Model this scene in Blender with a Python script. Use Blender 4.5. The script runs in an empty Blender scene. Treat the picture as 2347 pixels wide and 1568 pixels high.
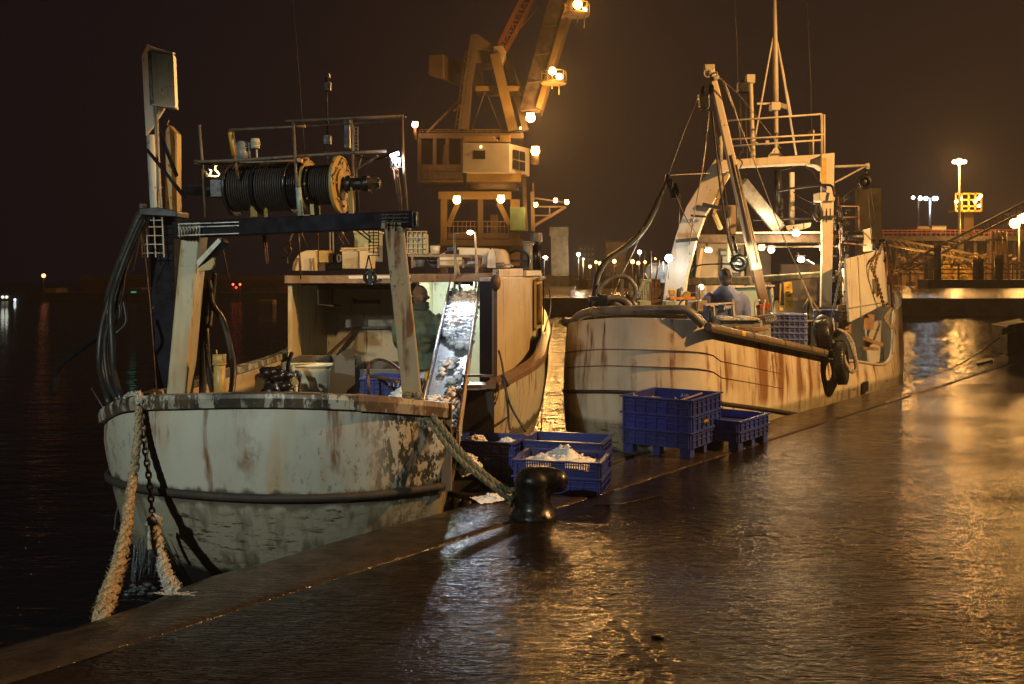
import bpy, math, random
from mathutils import Vector, Matrix, noise
random.seed(7)
SC = bpy.context.scene
COL = SC.collection
# ---------------------------------------------------------------- camera, world, exposure
F = 2282.0; CX = 1173.5; HY = 620.0; EYE = 1.7      # survey of the photograph: focal length, axis, horizon, eye height
cam_d = bpy.data.cameras.new("camera"); cam = bpy.data.objects.new("camera", cam_d); COL.objects.link(cam)
cam.location = (0, 0, EYE); cam.rotation_euler = (math.pi / 2, 0, 0)
cam_d.sensor_width = 36; cam_d.lens = 35; cam_d.shift_y = -164 / 2347
cam_d.clip_start = 0.1; cam_d.clip_end = 1500
SC.camera = cam
W = bpy.data.worlds.new("World"); SC.world = W; W.use_nodes = True
W.node_tree.nodes["Background"].inputs[0].default_value = (0.24, 0.20, 0.72, 1)
W.node_tree.nodes["Background"].inputs[1].default_value = 0.006
SC.view_settings.view_transform = 'Standard'; SC.view_settings.look = 'None'
SC.view_settings.exposure = 0.0; SC.view_settings.gamma = 1.0
SC.cycles.max_bounces = 6; SC.cycles.diffuse_bounces = 2; SC.cycles.glossy_bounces = 3
SC.cycles.transmission_bounces = 4; SC.cycles.volume_bounces = 0; SC.cycles.transparent_max_bounces = 6
SC.cycles.sample_clamp_indirect = 3.0; SC.cycles.sample_clamp_direct = 30.0; SC.cycles.caustics_reflective = False; SC.cycles.caustics_refractive = False
SC.cycles.use_denoising = True
SC.cycles.use_adaptive_sampling = False

# ---------------------------------------------------------------- geometry helpers
def V(*a): return Vector(a)
def P(x, y, Y): return Vector(((x - CX) * Y / F, Y, EYE - (y - HY) * Y / F))
E0 = Vector((-1.716, 5.598, 0)); QD = Vector((.6245, .7811, 0)).normalized(); QN = Vector((QD.y, -QD.x, 0))
QA = math.atan2(QD.y, QD.x)
def Q(s, t, z=0.0): return E0 + QD * s + QN * t + Vector((0, 0, z))
def catmull(pts, n):
    pts = [Vector(p) for p in pts]
    if len(pts) == 2: return [pts[0].lerp(pts[1], i / (n - 1)) for i in range(n)]
    a = [pts[0] * 2 - pts[1]] + pts + [pts[-1] * 2 - pts[-2]]
    L = [0]
    for i in range(len(pts) - 1): L.append(L[-1] + max((pts[i + 1] - pts[i]).length, 1e-6))
    out = []
    for k in range(n):
        d = L[-1] * k / (n - 1); i = 0
        while i < len(pts) - 2 and d > L[i + 1]: i += 1
        t = (d - L[i]) / (L[i + 1] - L[i]); p0, p1, p2, p3 = a[i:i + 4]
        out.append(.5 * ((2 * p1) + (p2 - p0) * t + (2 * p0 - 5 * p1 + 4 * p2 - p3) * t * t + (3 * p1 - p0 - 3 * p2 + p3) * t ** 3))
    return out
def frame(d, up=None):
    d = d.normalized(); up = up or (Vector((0, 0, 1)) if abs(d.z) < .95 else Vector((0, 1, 0)))
    s = d.cross(up).normalized(); u = s.cross(d).normalized(); return d, s, u
ORG = {}
class MB:
    def __init__(self): self.v = []; self.f = []; self.sm = []
    def face(self, pts, smooth=False):
        i = len(self.v); self.v += [Vector(p) for p in pts]; self.f.append(list(range(i, i + len(pts)))); self.sm.append(smooth); return self
    def add(self, vs, fs, smooth=False):
        i = len(self.v); self.v += [Vector(p) for p in vs]
        for f in fs: self.f.append([i + k for k in f]); self.sm.append(smooth)
        return self
    def hexa(self, b, t):      # two quads, same winding, b seen from outside clockwise
        return self.add(list(b) + list(t), [(3, 2, 1, 0), (4, 5, 6, 7), (0, 1, 5, 4), (1, 2, 6, 5), (2, 3, 7, 6), (3, 0, 4, 7)])
    def box(self, c, sx, sy, sz, rz=0, M=None):
        M = M or Matrix.Rotation(rz, 3, 'Z'); c = Vector(c); h = (sx / 2, sy / 2, sz / 2)
        q = [(-1, -1), (1, -1), (1, 1), (-1, 1)]
        return self.hexa([c + M @ Vector((a * h[0], b * h[1], -h[2])) for a, b in q], [c + M @ Vector((a * h[0], b * h[1], h[2])) for a, b in q])
    def bar(self, a, b, w, h, up=None, w2=None, h2=None):
        a = Vector(a); b = Vector(b); d, s, u = frame(b - a, up); w2 = w2 or w; h2 = h2 or h
        q = [(-1, -1), (1, -1), (1, 1), (-1, 1)]
        return self.hexa([a + s * i * w / 2 + u * j * h / 2 for i, j in q][::-1], [b + s * i * w2 / 2 + u * j * h2 / 2 for i, j in q][::-1])
    def path_bar(self, pts, w, h, up=None):      # rectangular tube along a bent path
        pts = [Vector(p) for p in pts]; rings = []
        for i, p in enumerate(pts):
            d, s, u = frame(pts[min(i + 1, len(pts) - 1)] - pts[max(i - 1, 0)], up)
            rings.append([p + s * a * w / 2 + u * b * h / 2 for a, b in ((-1, -1), (-1, 1), (1, 1), (1, -1))])
        return self.rings(rings, False, True)
    def rings(self, rings, smooth=True, cap=False, closed=True):
        i = len(self.v); n = len(rings[0])
        for r in rings: self.v += [Vector(p) for p in r]
        for k in range(len(rings) - 1):
            for j in range(n if closed else n - 1):
                j2 = (j + 1) % n
                self.f.append([i + k * n + j, i + k * n + j2, i + (k + 1) * n + j2, i + (k + 1) * n + j]); self.sm.append(smooth)
        if cap:
            self.f.append([i + j for j in range(n)][::-1]); self.sm.append(False)
            self.f.append([i + (len(rings) - 1) * n + j for j in range(n)]); self.sm.append(False)
        return self
    def tube(self, pts, r, n=8, cap=True, closed=False):
        pts = [Vector(p) for p in pts]; m = len(pts); rs = r if isinstance(r, (list, tuple)) else [r] * m
        d0 = pts[1] - pts[0]; _, s, u = frame(d0); rings = []
        for i, p in enumerate(pts):
            if closed: d = pts[(i + 1) % m] - pts[i - 1]
            else: d = pts[min(i + 1, m - 1)] - pts[max(i - 1, 0)]
            d.normalize(); s = (s - d * s.dot(d)).normalized(); u = d.cross(s)
            rings.append([p + (s * math.cos(a) + u * math.sin(a)) * rs[i] for a in (2 * math.pi * k / n for k in range(n))])
        if closed: rings.append(rings[0]); return self.rings(rings, True, False)
        return self.rings(rings, True, cap)
    def cyl(self, a, b, r, r2=None, n=16): return self.tube([a, b], [r, r2 if r2 is not None else r], n)
    def prism(self, poly, vec):
        poly = [Vector(p) for p in poly]; vec = Vector(vec); n = len(poly)
        return self.add(poly + [p + vec for p in poly], [tuple(range(n))[::-1], tuple(range(n, 2 * n))] + [(i, (i + 1) % n, n + (i + 1) % n, n + i) for i in range(n)])
    def sphere(self, c, r, sx=1, sy=1, sz=1, nu=14, nv=9, M=None, jit=0):
        c = Vector(c); rings = []
        for j in range(nv + 1):
            th = math.pi * j / nv; ring = []
            for i in range(nu):
                ph = 2 * math.pi * i / nu; p = Vector((math.sin(th) * math.cos(ph) * sx, math.sin(th) * math.sin(ph) * sy, math.cos(th) * sz)) * r
                if jit: p *= 1 + jit * noise.noise((p + c) * (2.2 / r))
                ring.append(c + (M @ p if M else p))
            rings.append(ring)
        return self.rings(rings[::-1], True)
    def torus(self, c, axis, R, r, n=20, m=8, sx=1.0, ref=None):
        d, s, u = frame(Vector(axis), ref); c = Vector(c)
        return self.tube([c + s * math.cos(a) * R * sx + u * math.sin(a) * R for a in (2 * math.pi * k / n for k in range(n))], r, m, closed=True)
    def sweep(self, path, prof, smooth=False, closed=False):   # prof: (outward, up) offsets
        path = [Vector(p) for p in path]; rings = []
        for i, p in enumerate(path):
            d = path[min(i + 1, len(path) - 1)] - path[max(i - 1, 0)]; d.z = 0; d.normalize(); o = Vector((d.y, -d.x, 0))
            rings.append([p + o * a + Vector((0, 0, b)) for a, b in prof])
        return self.rings(rings, smooth, True)
    def chain(self, pts, link=.05, r=.007):
        L = 0; pts = catmull(pts, 60); i = 0; d = 0
        tot = sum((pts[k + 1] - pts[k]).length for k in range(59)); n = max(2, int(tot / (link * .72)))
        cp = catmull(pts, n + 1)
        for k in range(n):
            a, b = cp[k], cp[k + 1]; dd, s, u = frame(b - a); c = (a + b) / 2
            w = s if k % 2 else u
            self.tube([c + dd * math.cos(t) * link * .5 + w * math.sin(t) * link * .3 for t in (2 * math.pi * q / 10 for q in range(10))], r, 5, closed=True)
        return self
    def rope(self, pts, R, pitch=7.0, fuzz=0, n=6):            # three twisted strands
        pts = [Vector(p) for p in pts]; base = catmull(pts, 40); tot = sum((base[k + 1] - base[k]).length for k in range(39))
        R0 = R if not isinstance(R, (list, tuple)) else sum(R) / len(R)
        m = max(24, int(tot / (R0 * .9))); c = catmull(pts, m); _, s, u = frame(c[1] - c[0])
        fr = []
        for i in range(m):
            d = (c[min(i + 1, m - 1)] - c[max(i - 1, 0)]).normalized(); s = (s - d * s.dot(d)).normalized(); fr.append((s.copy(), d.cross(s)))
        ang = 0; angs = []
        rr = [R if not isinstance(R, (list, tuple)) else R[0] + (R[1] - R[0]) * i / (m - 1) for i in range(m)]
        for i in range(m): angs.append(ang); ang += (tot / m) / (rr[i] * pitch) * 2 * math.pi
        for k in range(3):
            q = []; rad = []
            for i in range(m):
                a = angs[i] + k * 2.0944; q.append(c[i] + (fr[i][0] * math.cos(a) + fr[i][1] * math.sin(a)) * rr[i] * .5); rad.append(rr[i] * .56 * (1 + random.uniform(-fuzz, fuzz) * .5))
            self.tube(q, rad, n)
        if fuzz:
            for i in range(int(m * 26 * fuzz)):
                j = random.randrange(1, m - 1); a = random.uniform(0, 6.28); o = (fr[j][0] * math.cos(a) + fr[j][1] * math.sin(a))
                p = c[j] + o * rr[j] * .9; t = (c[j + 1] - c[j - 1]).normalized(); q = p + o * rr[j] * random.uniform(.2, .55) + t * rr[j] * random.uniform(-.9, .9)
                w = t.cross(o) * rr[j] * .09; self.face([p - w, p + w, q])
        return self
    def comps(self):             # connected pieces, so that repeats become parts of their own
        par = list(range(len(self.v)))
        def find(i):
            while par[i] != i: par[i] = par[par[i]]; i = par[i]
            return i
        for f in self.f:
            for k in f[1:]: par[find(k)] = find(f[0])
        g = {}
        for f, s in zip(self.f, self.sm): g.setdefault(find(f[0]), []).append((f, s))
        out = []
        for fs in g.values():
            m = MB(); idx = {}
            for f, s in fs:
                for k in f:
                    if k not in idx: idx[k] = len(m.v); m.v.append(self.v[k])
                m.f.append([idx[k] for k in f]); m.sm.append(s)
            out.append(m)
        return out
    def build_each(self, name, mat, parent, **kw): return [m.build(name, mat, parent, **kw) for m in self.comps()]
    def build(self, name, mat, parent=None, bevel=0, label=None, cat=None, group=None, kind=None, remesh=0, smooth_it=4, origin=None):
        me = bpy.data.meshes.new(name); vs = self.v
        if parent is not None: o = ORG[parent.name]
        elif origin is not None: o = Vector(origin)
        else:
            xs = [p.x for p in vs]; ys = [p.y for p in vs]; zs = [p.z for p in vs]
            o = Vector(((min(xs) + max(xs)) / 2, (min(ys) + max(ys)) / 2, min(zs)))
        me.from_pydata([p - o for p in vs], [], self.f); me.polygons.foreach_set("use_smooth", self.sm); me.update()
        me.materials.append(mat); ob = bpy.data.objects.new(name, me); COL.objects.link(ob)
        if parent is not None: ob.parent = parent
        else: ob.location = o
        ORG[ob.name] = o
        if bevel:
            b = ob.modifiers.new("Bevel", 'BEVEL'); b.width = bevel; b.segments = 2; b.limit_method = 'ANGLE'; b.angle_limit = math.radians(50)
        if remesh:
            r = ob.modifiers.new("Remesh", 'REMESH'); r.mode = 'VOXEL'; r.voxel_size = remesh; r.use_smooth_shade = True
            s = ob.modifiers.new("Smooth", 'SMOOTH'); s.iterations = smooth_it; s.factor = .5
        tag(ob, label, cat, group, kind); return ob
def tag(o, label=None, cat=None, group=None, kind=None):
    if label: o["label"] = label
    if cat: o["category"] = cat
    if group: o["group"] = group
    if kind: o["kind"] = kind
    return o
def thing(name, loc, label, cat, group=None):
    o = bpy.data.objects.new(name, None); o.empty_display_size = .2; COL.objects.link(o); o.location = Vector(loc); ORG[o.name] = Vector(loc)
    return tag(o, label, cat, group)
def copy_tree(o, parent=None):
    c = o.copy(); COL.objects.link(c)
    if parent is not None: c.parent = parent
    for ch in list(o.children): copy_tree(ch, c)
    return c
def pbox(m, x0, y0, x1, y1, Y, d): return m.prism([P(x0, y1, Y), P(x1, y1, Y), P(x1, y0, Y), P(x0, y0, Y)], (0, d, 0))
def pprism(m, poly, Y, d): return m.prism([P(x, y, Y) for x, y in poly], (0, d, 0))
def pt(pts, Y=None): return [P(p[0], p[1], p[2] if len(p) > 2 else Y) for p in pts]

# ---------------------------------------------------------------- materials
class NT:
    def __init__(self, name):
        self.m = bpy.data.materials.new(name); self.m.use_nodes = True; self.t = self.m.node_tree; self.n = self.t.nodes
        self.b = self.n["Principled BSDF"]; self.tc = None
    def new(self, k, **kw):
        x = self.n.new(k)
        for a, b in kw.items(): setattr(x, a, b)
        return x
    def link(self, a, b): self.t.links.new(a, b)
    def coord(self, sc=(1, 1, 1), rot=(0, 0, 0)):
        if not self.tc: self.tc = self.new("ShaderNodeTexCoord")
        mp = self.new("ShaderNodeMapping"); mp.inputs["Scale"].default_value = sc; mp.inputs["Rotation"].default_value = rot
        self.link(self.tc.outputs["Object"], mp.inputs["Vector"]); return mp.outputs[0]
    def noise(self, scale, detail=4, sc=(1, 1, 1), rough=.55, rot=(0, 0, 0), dist=0):
        x = self.new("ShaderNodeTexNoise"); x.inputs["Scale"].default_value = scale; x.inputs["Detail"].default_value = detail
        x.inputs["Roughness"].default_value = rough; x.inputs["Distortion"].default_value = dist
        self.link(self.coord(sc, rot), x.inputs["Vector"]); return x.outputs[0]
    def voro(self, scale, sc=(1, 1, 1)):
        x = self.new("ShaderNodeTexVoronoi"); x.inputs["Scale"].default_value = scale; x.feature = 'F1'; self.link(self.coord(sc), x.inputs["Vector"]); return x.outputs[0]
    def ramp(self, src, a, b, lo=0.0, hi=1.0):
        x = self.new("ShaderNodeMapRange"); x.inputs[1].default_value = a; x.inputs[2].default_value = b; x.inputs[3].default_value = lo; x.inputs[4].default_value = hi
        x.interpolation_type = 'SMOOTHSTEP'; self.link(src, x.inputs[0]); return x.outputs[0]
    def math(self, op, a, b):
        x = self.new("ShaderNodeMath", operation=op)
        for i, s in enumerate((a, b)):
            if isinstance(s, (int, float)): x.inputs[i].default_value = s
            else: self.link(s, x.inputs[i])
        return x.outputs[0]
    def mix(self, fac, a, b):
        x = self.new("ShaderNodeMix"); x.data_type = 'RGBA'
        for i, s in ((0, fac), (6, a), (7, b)):
            if isinstance(s, tuple): x.inputs[i].default_value = (*s, 1)
            elif isinstance(s, (int, float)): x.inputs[i].default_value = s
            else: self.link(s, x.inputs[i])
        return x.outputs[2]
    def xyz(self):
        x = self.new("ShaderNodeSeparateXYZ"); self.coord(); self.link(self.tc.outputs["Object"], x.inputs[0]); return x.outputs
    def bump(self, h, strength, dist):
        x = self.new("ShaderNodeBump"); x.inputs["Strength"].default_value = strength; x.inputs["Distance"].default_value = dist
        self.link(h, x.inputs["Height"]); self.link(x.outputs[0], self.b.inputs["Normal"]); return x
    def set(self, color=None, rough=None, metal=0, spec=None):
        if isinstance(color, tuple): self.b.inputs["Base Color"].default_value = (*color, 1)
        elif color is not None: self.link(color, self.b.inputs["Base Color"])
        if isinstance(rough, (int, float)): self.b.inputs["Roughness"].default_value = rough
        elif rough is not None: self.link(rough, self.b.inputs["Roughness"])
        self.b.inputs["Metallic"].default_value = metal
        if spec is not None: self.b.inputs["Specular IOR Level"].default_value = spec
        return self.m
def simple(name, c, rough=.5, metal=0, var=.25, scale=6, bump=.15, dist=.004, spec=None):
    t = NT(name); n = t.noise(scale, 6); dark = tuple(x * (1 - var) for x in c); lite = tuple(min(1, x * (1 + var)) for x in c)
    col = t.mix(t.ramp(n, .3, .7), dark, lite)
    r = t.ramp(t.noise(scale * 2.3, 3), .3, .7, max(.03, rough - .12), min(1, rough + .12))
    if bump: t.bump(t.noise(scale * 6, 5), bump, dist)
    return t.set(col, r, metal, spec)
def rusty(name, c, stain=(.33, .2, .07), rust=(.13, .05, .018), grime=(.03, .028, .02), s_amt=.5, r_amt=.5, g_amt=.4, rough=.45, dark_z=None, fine=1.0, gx=None, band=None, lower=None, rz=None):
    t = NT(name); z = t.xyz()
    c2 = tuple(x * .82 for x in c); col = t.mix(t.ramp(t.noise(1.7, 7), .35, .65), c, c2)
    st = t.noise(5 * fine, 5, (1, 1, .12)); pat = t.noise(1.1 * fine, 5)
    m1 = t.math('MULTIPLY', t.ramp(st, .60 - .2 * s_amt, .78 - .1 * s_amt), t.ramp(pat, .35, .62))
    col = t.mix(t.math('MULTIPLY', m1, .75), col, stain)
    st2 = t.noise(9 * fine, 6, (1, 1, .10)); pat2 = t.noise(2.3 * fine, 6, (1, 1, .6))
    m2 = t.math('MULTIPLY', t.ramp(st2, .64 - .16 * r_amt, .74 - .12 * r_amt), t.ramp(pat2, .56 - .14 * r_amt, .66 - .1 * r_amt))
    col = t.mix(m2, col, rust)
    sp = t.noise(19 * fine, 8, (1, 1, .5), .72); m3 = t.math('MULTIPLY', t.ramp(sp, .56, .60), t.ramp(t.noise(.9 * fine, 3), .60 - .2 * g_amt, .72 - .2 * g_amt))
    if gx is not None:
        gm = t.math('MULTIPLY', t.ramp(z[0], gx[0], gx[1]), t.ramp(z[0], gx[3], gx[2])); m3 = t.math('MAXIMUM', t.math('MULTIPLY', m3, .5), t.math('MULTIPLY', t.math('MULTIPLY', t.ramp(sp, .47, .52), t.ramp(t.noise(2.6, 5), .42, .52)), gm))
    col = t.mix(m3, col, grime)
    if band is not None:          # worn belt of bare metal and dirt with a ragged lower edge
        zz = t.math('ADD', z[2], t.math('MULTIPLY', t.math('SUBTRACT', t.noise(6, 7, (1, 1, .25)), .5), band[2]))
        bm = t.math('MULTIPLY', t.ramp(zz, band[0], band[0] - .04), t.ramp(zz, band[1] - .03, band[1] + .01)); col = t.mix(t.math('MULTIPLY', bm, .85), col, grime)
    if rz is not None:           # rust bleeding down from the welded seams
        rb = t.math('MULTIPLY', t.ramp(z[2], rz[0], rz[1]), t.ramp(z[2], rz[3], rz[2])); rb = t.math('MULTIPLY', rb, t.math('MULTIPLY', t.ramp(t.noise(4.5, 6, (1, 1, .10)), .44, .60), t.ramp(t.noise(.55, 4), .36, .53)))
        col = t.mix(t.math('MULTIPLY', rb, .9), col, (.17, .072, .022)); col = t.mix(t.math('MULTIPLY', t.ramp(t.noise(11, 7, (1, 1, .12)), .56, .68), t.math('MULTIPLY', rb, .8)), col, (.06, .022, .009))
    if lower is not None:        # the bottom strakes are older paint: dirtier, with streaks and scuffed plank marks
        lw = t.ramp(z[2], lower + .06, lower - .02); sc = t.math('MULTIPLY', t.ramp(t.noise(7, 8, (1, 1, 5), .7), .54, .60), t.ramp(t.noise(1.6, 5), .42, .58)); sk = t.math('MULTIPLY', t.ramp(t.noise(8, 6, (1, 1, .14)), .50, .66), .75)
        col = t.mix(t.math('MULTIPLY', lw, .75), col, (.17, .155, .105)); col = t.mix(t.math('MULTIPLY', lw, t.math('MAXIMUM', sc, sk)), col, (.045, .036, .022))
    if dark_z is not None:
        zz = t.math('ADD', z[2], t.math('MULTIPLY', t.math('SUBTRACT', t.noise(5, 6, (1, 1, .3)), .5), .16))
        col = t.mix(t.ramp(zz, dark_z + .03, dark_z - .03), col, (.012, .013, .014))
    h = t.math('ADD', t.math('MULTIPLY', m3, -1.0), t.math('ADD', t.math('MULTIPLY', m2, .6), t.math('MULTIPLY', t.noise(26, 5), .5)))
    h = t.math('ADD', h, t.math('MULTIPLY', t.noise(2.0, 3), 1.6)); t.bump(h, .35, .006)
    return t.set(col, t.math('ADD', t.math('MULTIPLY', m2, .3), rough))
EM = {}
def capmat(dark=((.022, .019, .015), (.07, .05, .033)), chip=(.34, .33, .28)):        # black paint worn through to white in vertical runs
    t = NT("worn_black_cap"); w = t.noise(9, 8, (1, 1, .35), .72); pt_ = t.noise(1.2, 4); f = t.math('MULTIPLY', t.ramp(w, .50, .56), t.ramp(pt_, .34, .52))
    col = t.mix(t.ramp(t.noise(5, 6), .35, .65), dark[0], dark[1]); col = t.mix(f, col, chip)
    t.bump(t.math('ADD', w, t.noise(30, 4)), .35, .005); return t.set(col, .45)
def emis(c, s):
    k = (c, s)
    if k not in EM:
        t = NT("lamp_glow"); t.b.inputs["Emission Color"].default_value = (*c, 1); t.b.inputs["Emission Strength"].default_value = s
        t.b.inputs["Base Color"].default_value = (.8, .8, .8, 1); EM[k] = t.m
    return EM[k]
SOD = (1.0, .49, .13); WARM = (1.0, .70, .36); COOL = (.72, .88, 1.0); GRN = (.72, 1.0, .82)
def light(kind, loc, power, color, radius=.1, target=None, angle=None, blend=.5, name="lamp_light", parent=None):
    l = bpy.data.lights.new(name, kind); l.energy = power; l.color = color; l.shadow_soft_size = radius
    o = bpy.data.objects.new(name, l); COL.objects.link(o); o.location = loc
    if target is not None: o.rotation_euler = (Vector(target) - Vector(loc)).to_track_quat('-Z', 'Y').to_euler()
    if kind == 'SPOT': l.spot_size = math.radians(angle); l.spot_blend = blend
    if parent is not None: o.parent = parent; o.location = Vector(loc) - ORG[parent.name]
    return o
M = {}
def capmat(dark=((.022, .019, .015), (.07, .05, .033)), chip=(.34, .33, .28)):        # black paint worn through to white in vertical runs
    t = NT("worn_black_cap"); w = t.noise(9, 8, (1, 1, .35), .72); pt_ = t.noise(1.2, 4); f = t.math('MULTIPLY', t.ramp(w, .50, .56), t.ramp(pt_, .34, .52))
    col = t.mix(t.ramp(t.noise(5, 6), .35, .65), dark[0], dark[1]); col = t.mix(f, col, chip)
    t.bump(t.math('ADD', w, t.noise(30, 4)), .35, .005); return t.set(col, .45)
M['hullA'] = rusty("boat_paint_pale_green", (.39, .39, .34), s_amt=.8, r_amt=.75, g_amt=.8, dark_z=-.40, gx=(.45, .75, 1.0, 1.25), band=(.225, .10, .20), lower=.07)
M['hullB'] = rusty("boat_paint_cream", (.58, .53, .42), s_amt=.95, r_amt=.8, g_amt=.25, dark_z=-.28, rz=(.02, .2, .66, .95), lower=.02)
M['capA'] = capmat()
M['brownchip'] = capmat(((.085, .05, .03), (.14, .085, .05)), (.30, .24, .16))
M['brown'] = rusty("brown_primer", (.16, .095, .055), s_amt=.5, r_amt=.6, g_amt=.5, fine=2)
M['belt'] = rusty("rubbing_strake_dark", (.022, .019, .016), stain=(.08, .05, .03), rust=(.08, .035, .015), s_amt=.5, r_amt=.5, g_amt=.4, fine=2, rough=.75)
M['post'] = rusty("gallows_paint", (.40, .38, .27), s_amt=.9, r_amt=.7, g_amt=.5, fine=2.2)
M['postR'] = rusty("gallows_paint_rusty", (.30, .25, .16), s_amt=1.0, r_amt=1.1, g_amt=.8, fine=2.2)
M['house'] = rusty("deckhouse_cream", (.46, .40, .28), s_amt=.7, r_amt=.55, g_amt=.35, fine=1.6)
M['white'] = rusty("white_marine_paint", (.62, .61, .56), s_amt=.4, r_amt=.3, g_amt=.2, fine=2)
M['gantry'] = rusty("gantry_cream_paint", (.62, .54, .40), s_amt=.45, r_amt=.3, g_amt=.15, fine=2)
M['darksteel'] = simple("dark_steel", (.028, .028, .032), .42, .5, .5, 9)
M['blacksteel'] = simple("black_grease_steel", (.012, .012, .014), .35, .3, .5, 12)
M['navy'] = simple("navy_steel", (.005, .006, .013), .65, 0, .5, 5, spec=.12)
M['steel'] = simple("galvanised_steel", (.33, .32, .30), .38, .8, .3, 9)
M['rail'] = rusty("rail_paint", (.42, .39, .31), s_amt=.8, r_amt=.6, g_amt=.5, fine=4)
M['guard'] = rusty("dull_guard_rail", (.15, .13, .10), s_amt=.8, r_amt=.8, g_amt=.6, fine=4)
M['rustrail'] = simple("rusty_pipe", (.16, .085, .045), .5, .4, .5, 14)
M['rubber'] = simple("black_rubber", (.014, .014, .015), .45, 0, .3, 12)
M['hose'] = simple("grey_hose", (.13, .125, .115), .38, 0, .35, 10)
def scuffed(name, c, chip):
    t = NT(name); n = t.noise(5, 6); col = t.mix(t.ramp(n, .3, .7), tuple(x * .7 for x in c), c)
    s = t.math('MULTIPLY', t.ramp(t.noise(30, 6, (1, 1, .35), .7), .58, .66), t.ramp(t.noise(3.5, 4), .45, .62)); col = t.mix(t.math('MULTIPLY', s, .6), col, chip)
    col = t.mix(t.math('MULTIPLY', t.ramp(t.noise(8, 5, (1, 1, .2)), .52, .7), .6), col, (.02, .02, .025)); t.bump(t.noise(40, 4), .12, .002); return t.set(col, .42)
M['blue'] = scuffed("blue_plastic", (.022, .042, .30), (.10, .14, .36)); M['blue2'] = scuffed("worn_blue_plastic", (.030, .048, .24), (.12, .15, .30)); M['blue3'] = scuffed("dark_blue_plastic", (.016, .030, .22), (.08, .11, .28))
M['bluepale'] = simple("faded_blue_plastic", (.16, .20, .42), .45, 0, .25, 7, .1, .002)
M['bluebox'] = simple("mid_blue_paint", (.05, .10, .24), .4, 0, .3, 7)
M['yellow'] = simple("yellow_paint", (.55, .36, .05), .45, 0, .3, 6)
M['yelpost'] = rusty("mustard_paint", (.42, .30, .10), s_amt=.6, r_amt=.5, g_amt=.4, fine=3)
M['greencab'] = rusty("sea_green_paint", (.36, .47, .40), s_amt=.5, r_amt=.3, g_amt=.2, fine=2)
M['olive'] = simple("weedy_timber", (.055, .048, .025), .6, 0, .6, 14, .6, .012)
M['wood'] = simple("wet_timber", (.20, .12, .06), .5, 0, .45, 10, .4, .006)
M['belt2'] = simple("dark_brown_timber", (.06, .04, .025), .6, 0, .5, 12, .4, .006)
M['tub'] = simple("grey_plastic_tub", (.20, .21, .22), .45, 0, .25, 8)
M['bin'] = rusty("dark_bin_paint", (.085, .08, .075), stain=(.06, .045, .03), s_amt=.6, r_amt=.4, g_amt=.5, fine=2)
M['bucket'] = simple("cream_bucket", (.46, .45, .36), .4, 0, .2, 7)
M['beige'] = rusty("beige_plastic", (.52, .42, .27), s_amt=.3, r_amt=.1, g_amt=.2, fine=3)
M['ropetan'] = simple("tan_rope", (.25, .19, .11), .85, 0, .5, 60, .5, .004)
M['ropegrey'] = simple("grey_rope", (.30, .28, .24), .85, 0, .5, 60, .5, .004)
M['ropeolive'] = simple("olive_rope", (.15, .13, .075), .75, 0, .5, 60, .5, .004)
M['wire'] = simple("steel_wire", (.30, .26, .20), .4, .6, .3, 30, 0)
M['darkwire'] = simple("tarred_rope", (.024, .021, .018), .6, 0, .4, 30, 0)
M['skin'] = simple("skin", (.42, .24, .16), .5, 0, .12, 14, .05, .002)
M['jacketgreen'] = simple("green_work_jacket", (.055, .095, .085), .8, 0, .3, 8, .5, .012)
M['jacketblue'] = simple("blue_work_jacket", (.12, .13, .22), .8, 0, .25, 8, .5, .012)
M['trouserblue'] = simple("blue_trousers", (.05, .08, .19), .75, 0, .25, 8, .5, .012)
M['oilskin'] = simple("yellow_oilskin", (.46, .30, .04), .4, 0, .25, 8, .5, .012)
M['hat'] = simple("knit_hat", (.12, .085, .07), .9, 0, .25, 60, .6, .004)
M['hair'] = simple("dark_hair", (.035, .022, .014), .6, 0, .4, 70, .6, .004)
M['scarf'] = simple("dark_teal_scarf", (.035, .055, .065), .9, 0, .3, 40, .5, .004)
M['conc'] = simple("old_concrete", (.20, .17, .13), .7, 0, .35, 1.5, .3, .03)
M['concdark'] = simple("wet_wall_concrete", (.055, .045, .035), .5, 0, .5, 1.2, .4, .03)
M['crane'] = simple("crane_yellow", (.17, .11, .035), .5, 0, .2, .6, .1, .01)
M['cranegrey'] = simple("crane_buff", (.10, .07, .047), .55, 0, .25, .5, .1, .01)
M['cranered'] = simple("crane_red", (.15, .045, .018), .5, 0, .25, .6, .1, .01)
M['cranewhite'] = simple("crane_cab_white", (.27, .25, .225), .5, 0, .12, .8, .1, .01)
M['cranegreen'] = simple("green_cabinet_paint", (.09, .16, .10), .5, 0, .2, 1, .1, .01)
M['redwall'] = simple("red_wall", (.20, .045, .035), .7, 0, .35, .4, .2, .02)
M['bgdark'] = simple("dark_yard_steel", (.07, .05, .035), .55, .2, .5, 2)
M['bgtan'] = simple("tan_cladding", (.28, .21, .13), .6, 0, .35, .8)
M['orange'] = simple("orange_paint", (.55, .20, .03), .5, 0, .3, 6)
M['red'] = simple("red_paint", (.42, .06, .02), .45, 0, .3, 8)
M['window'] = simple("dark_glass", (.01, .01, .012), .08, 0, .2, 3, 0)
M['ink'] = simple("black_ink", (.015, .014, .013), .5, 0, .1, 5, 0)
M['whiteink'] = simple("white_ink", (.65, .65, .62), .5, 0, .1, 5, 0)
M['lightblue'] = simple("light_blue_label", (.06, .12, .5), .4, 0, .1, 5, 0)
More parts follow.
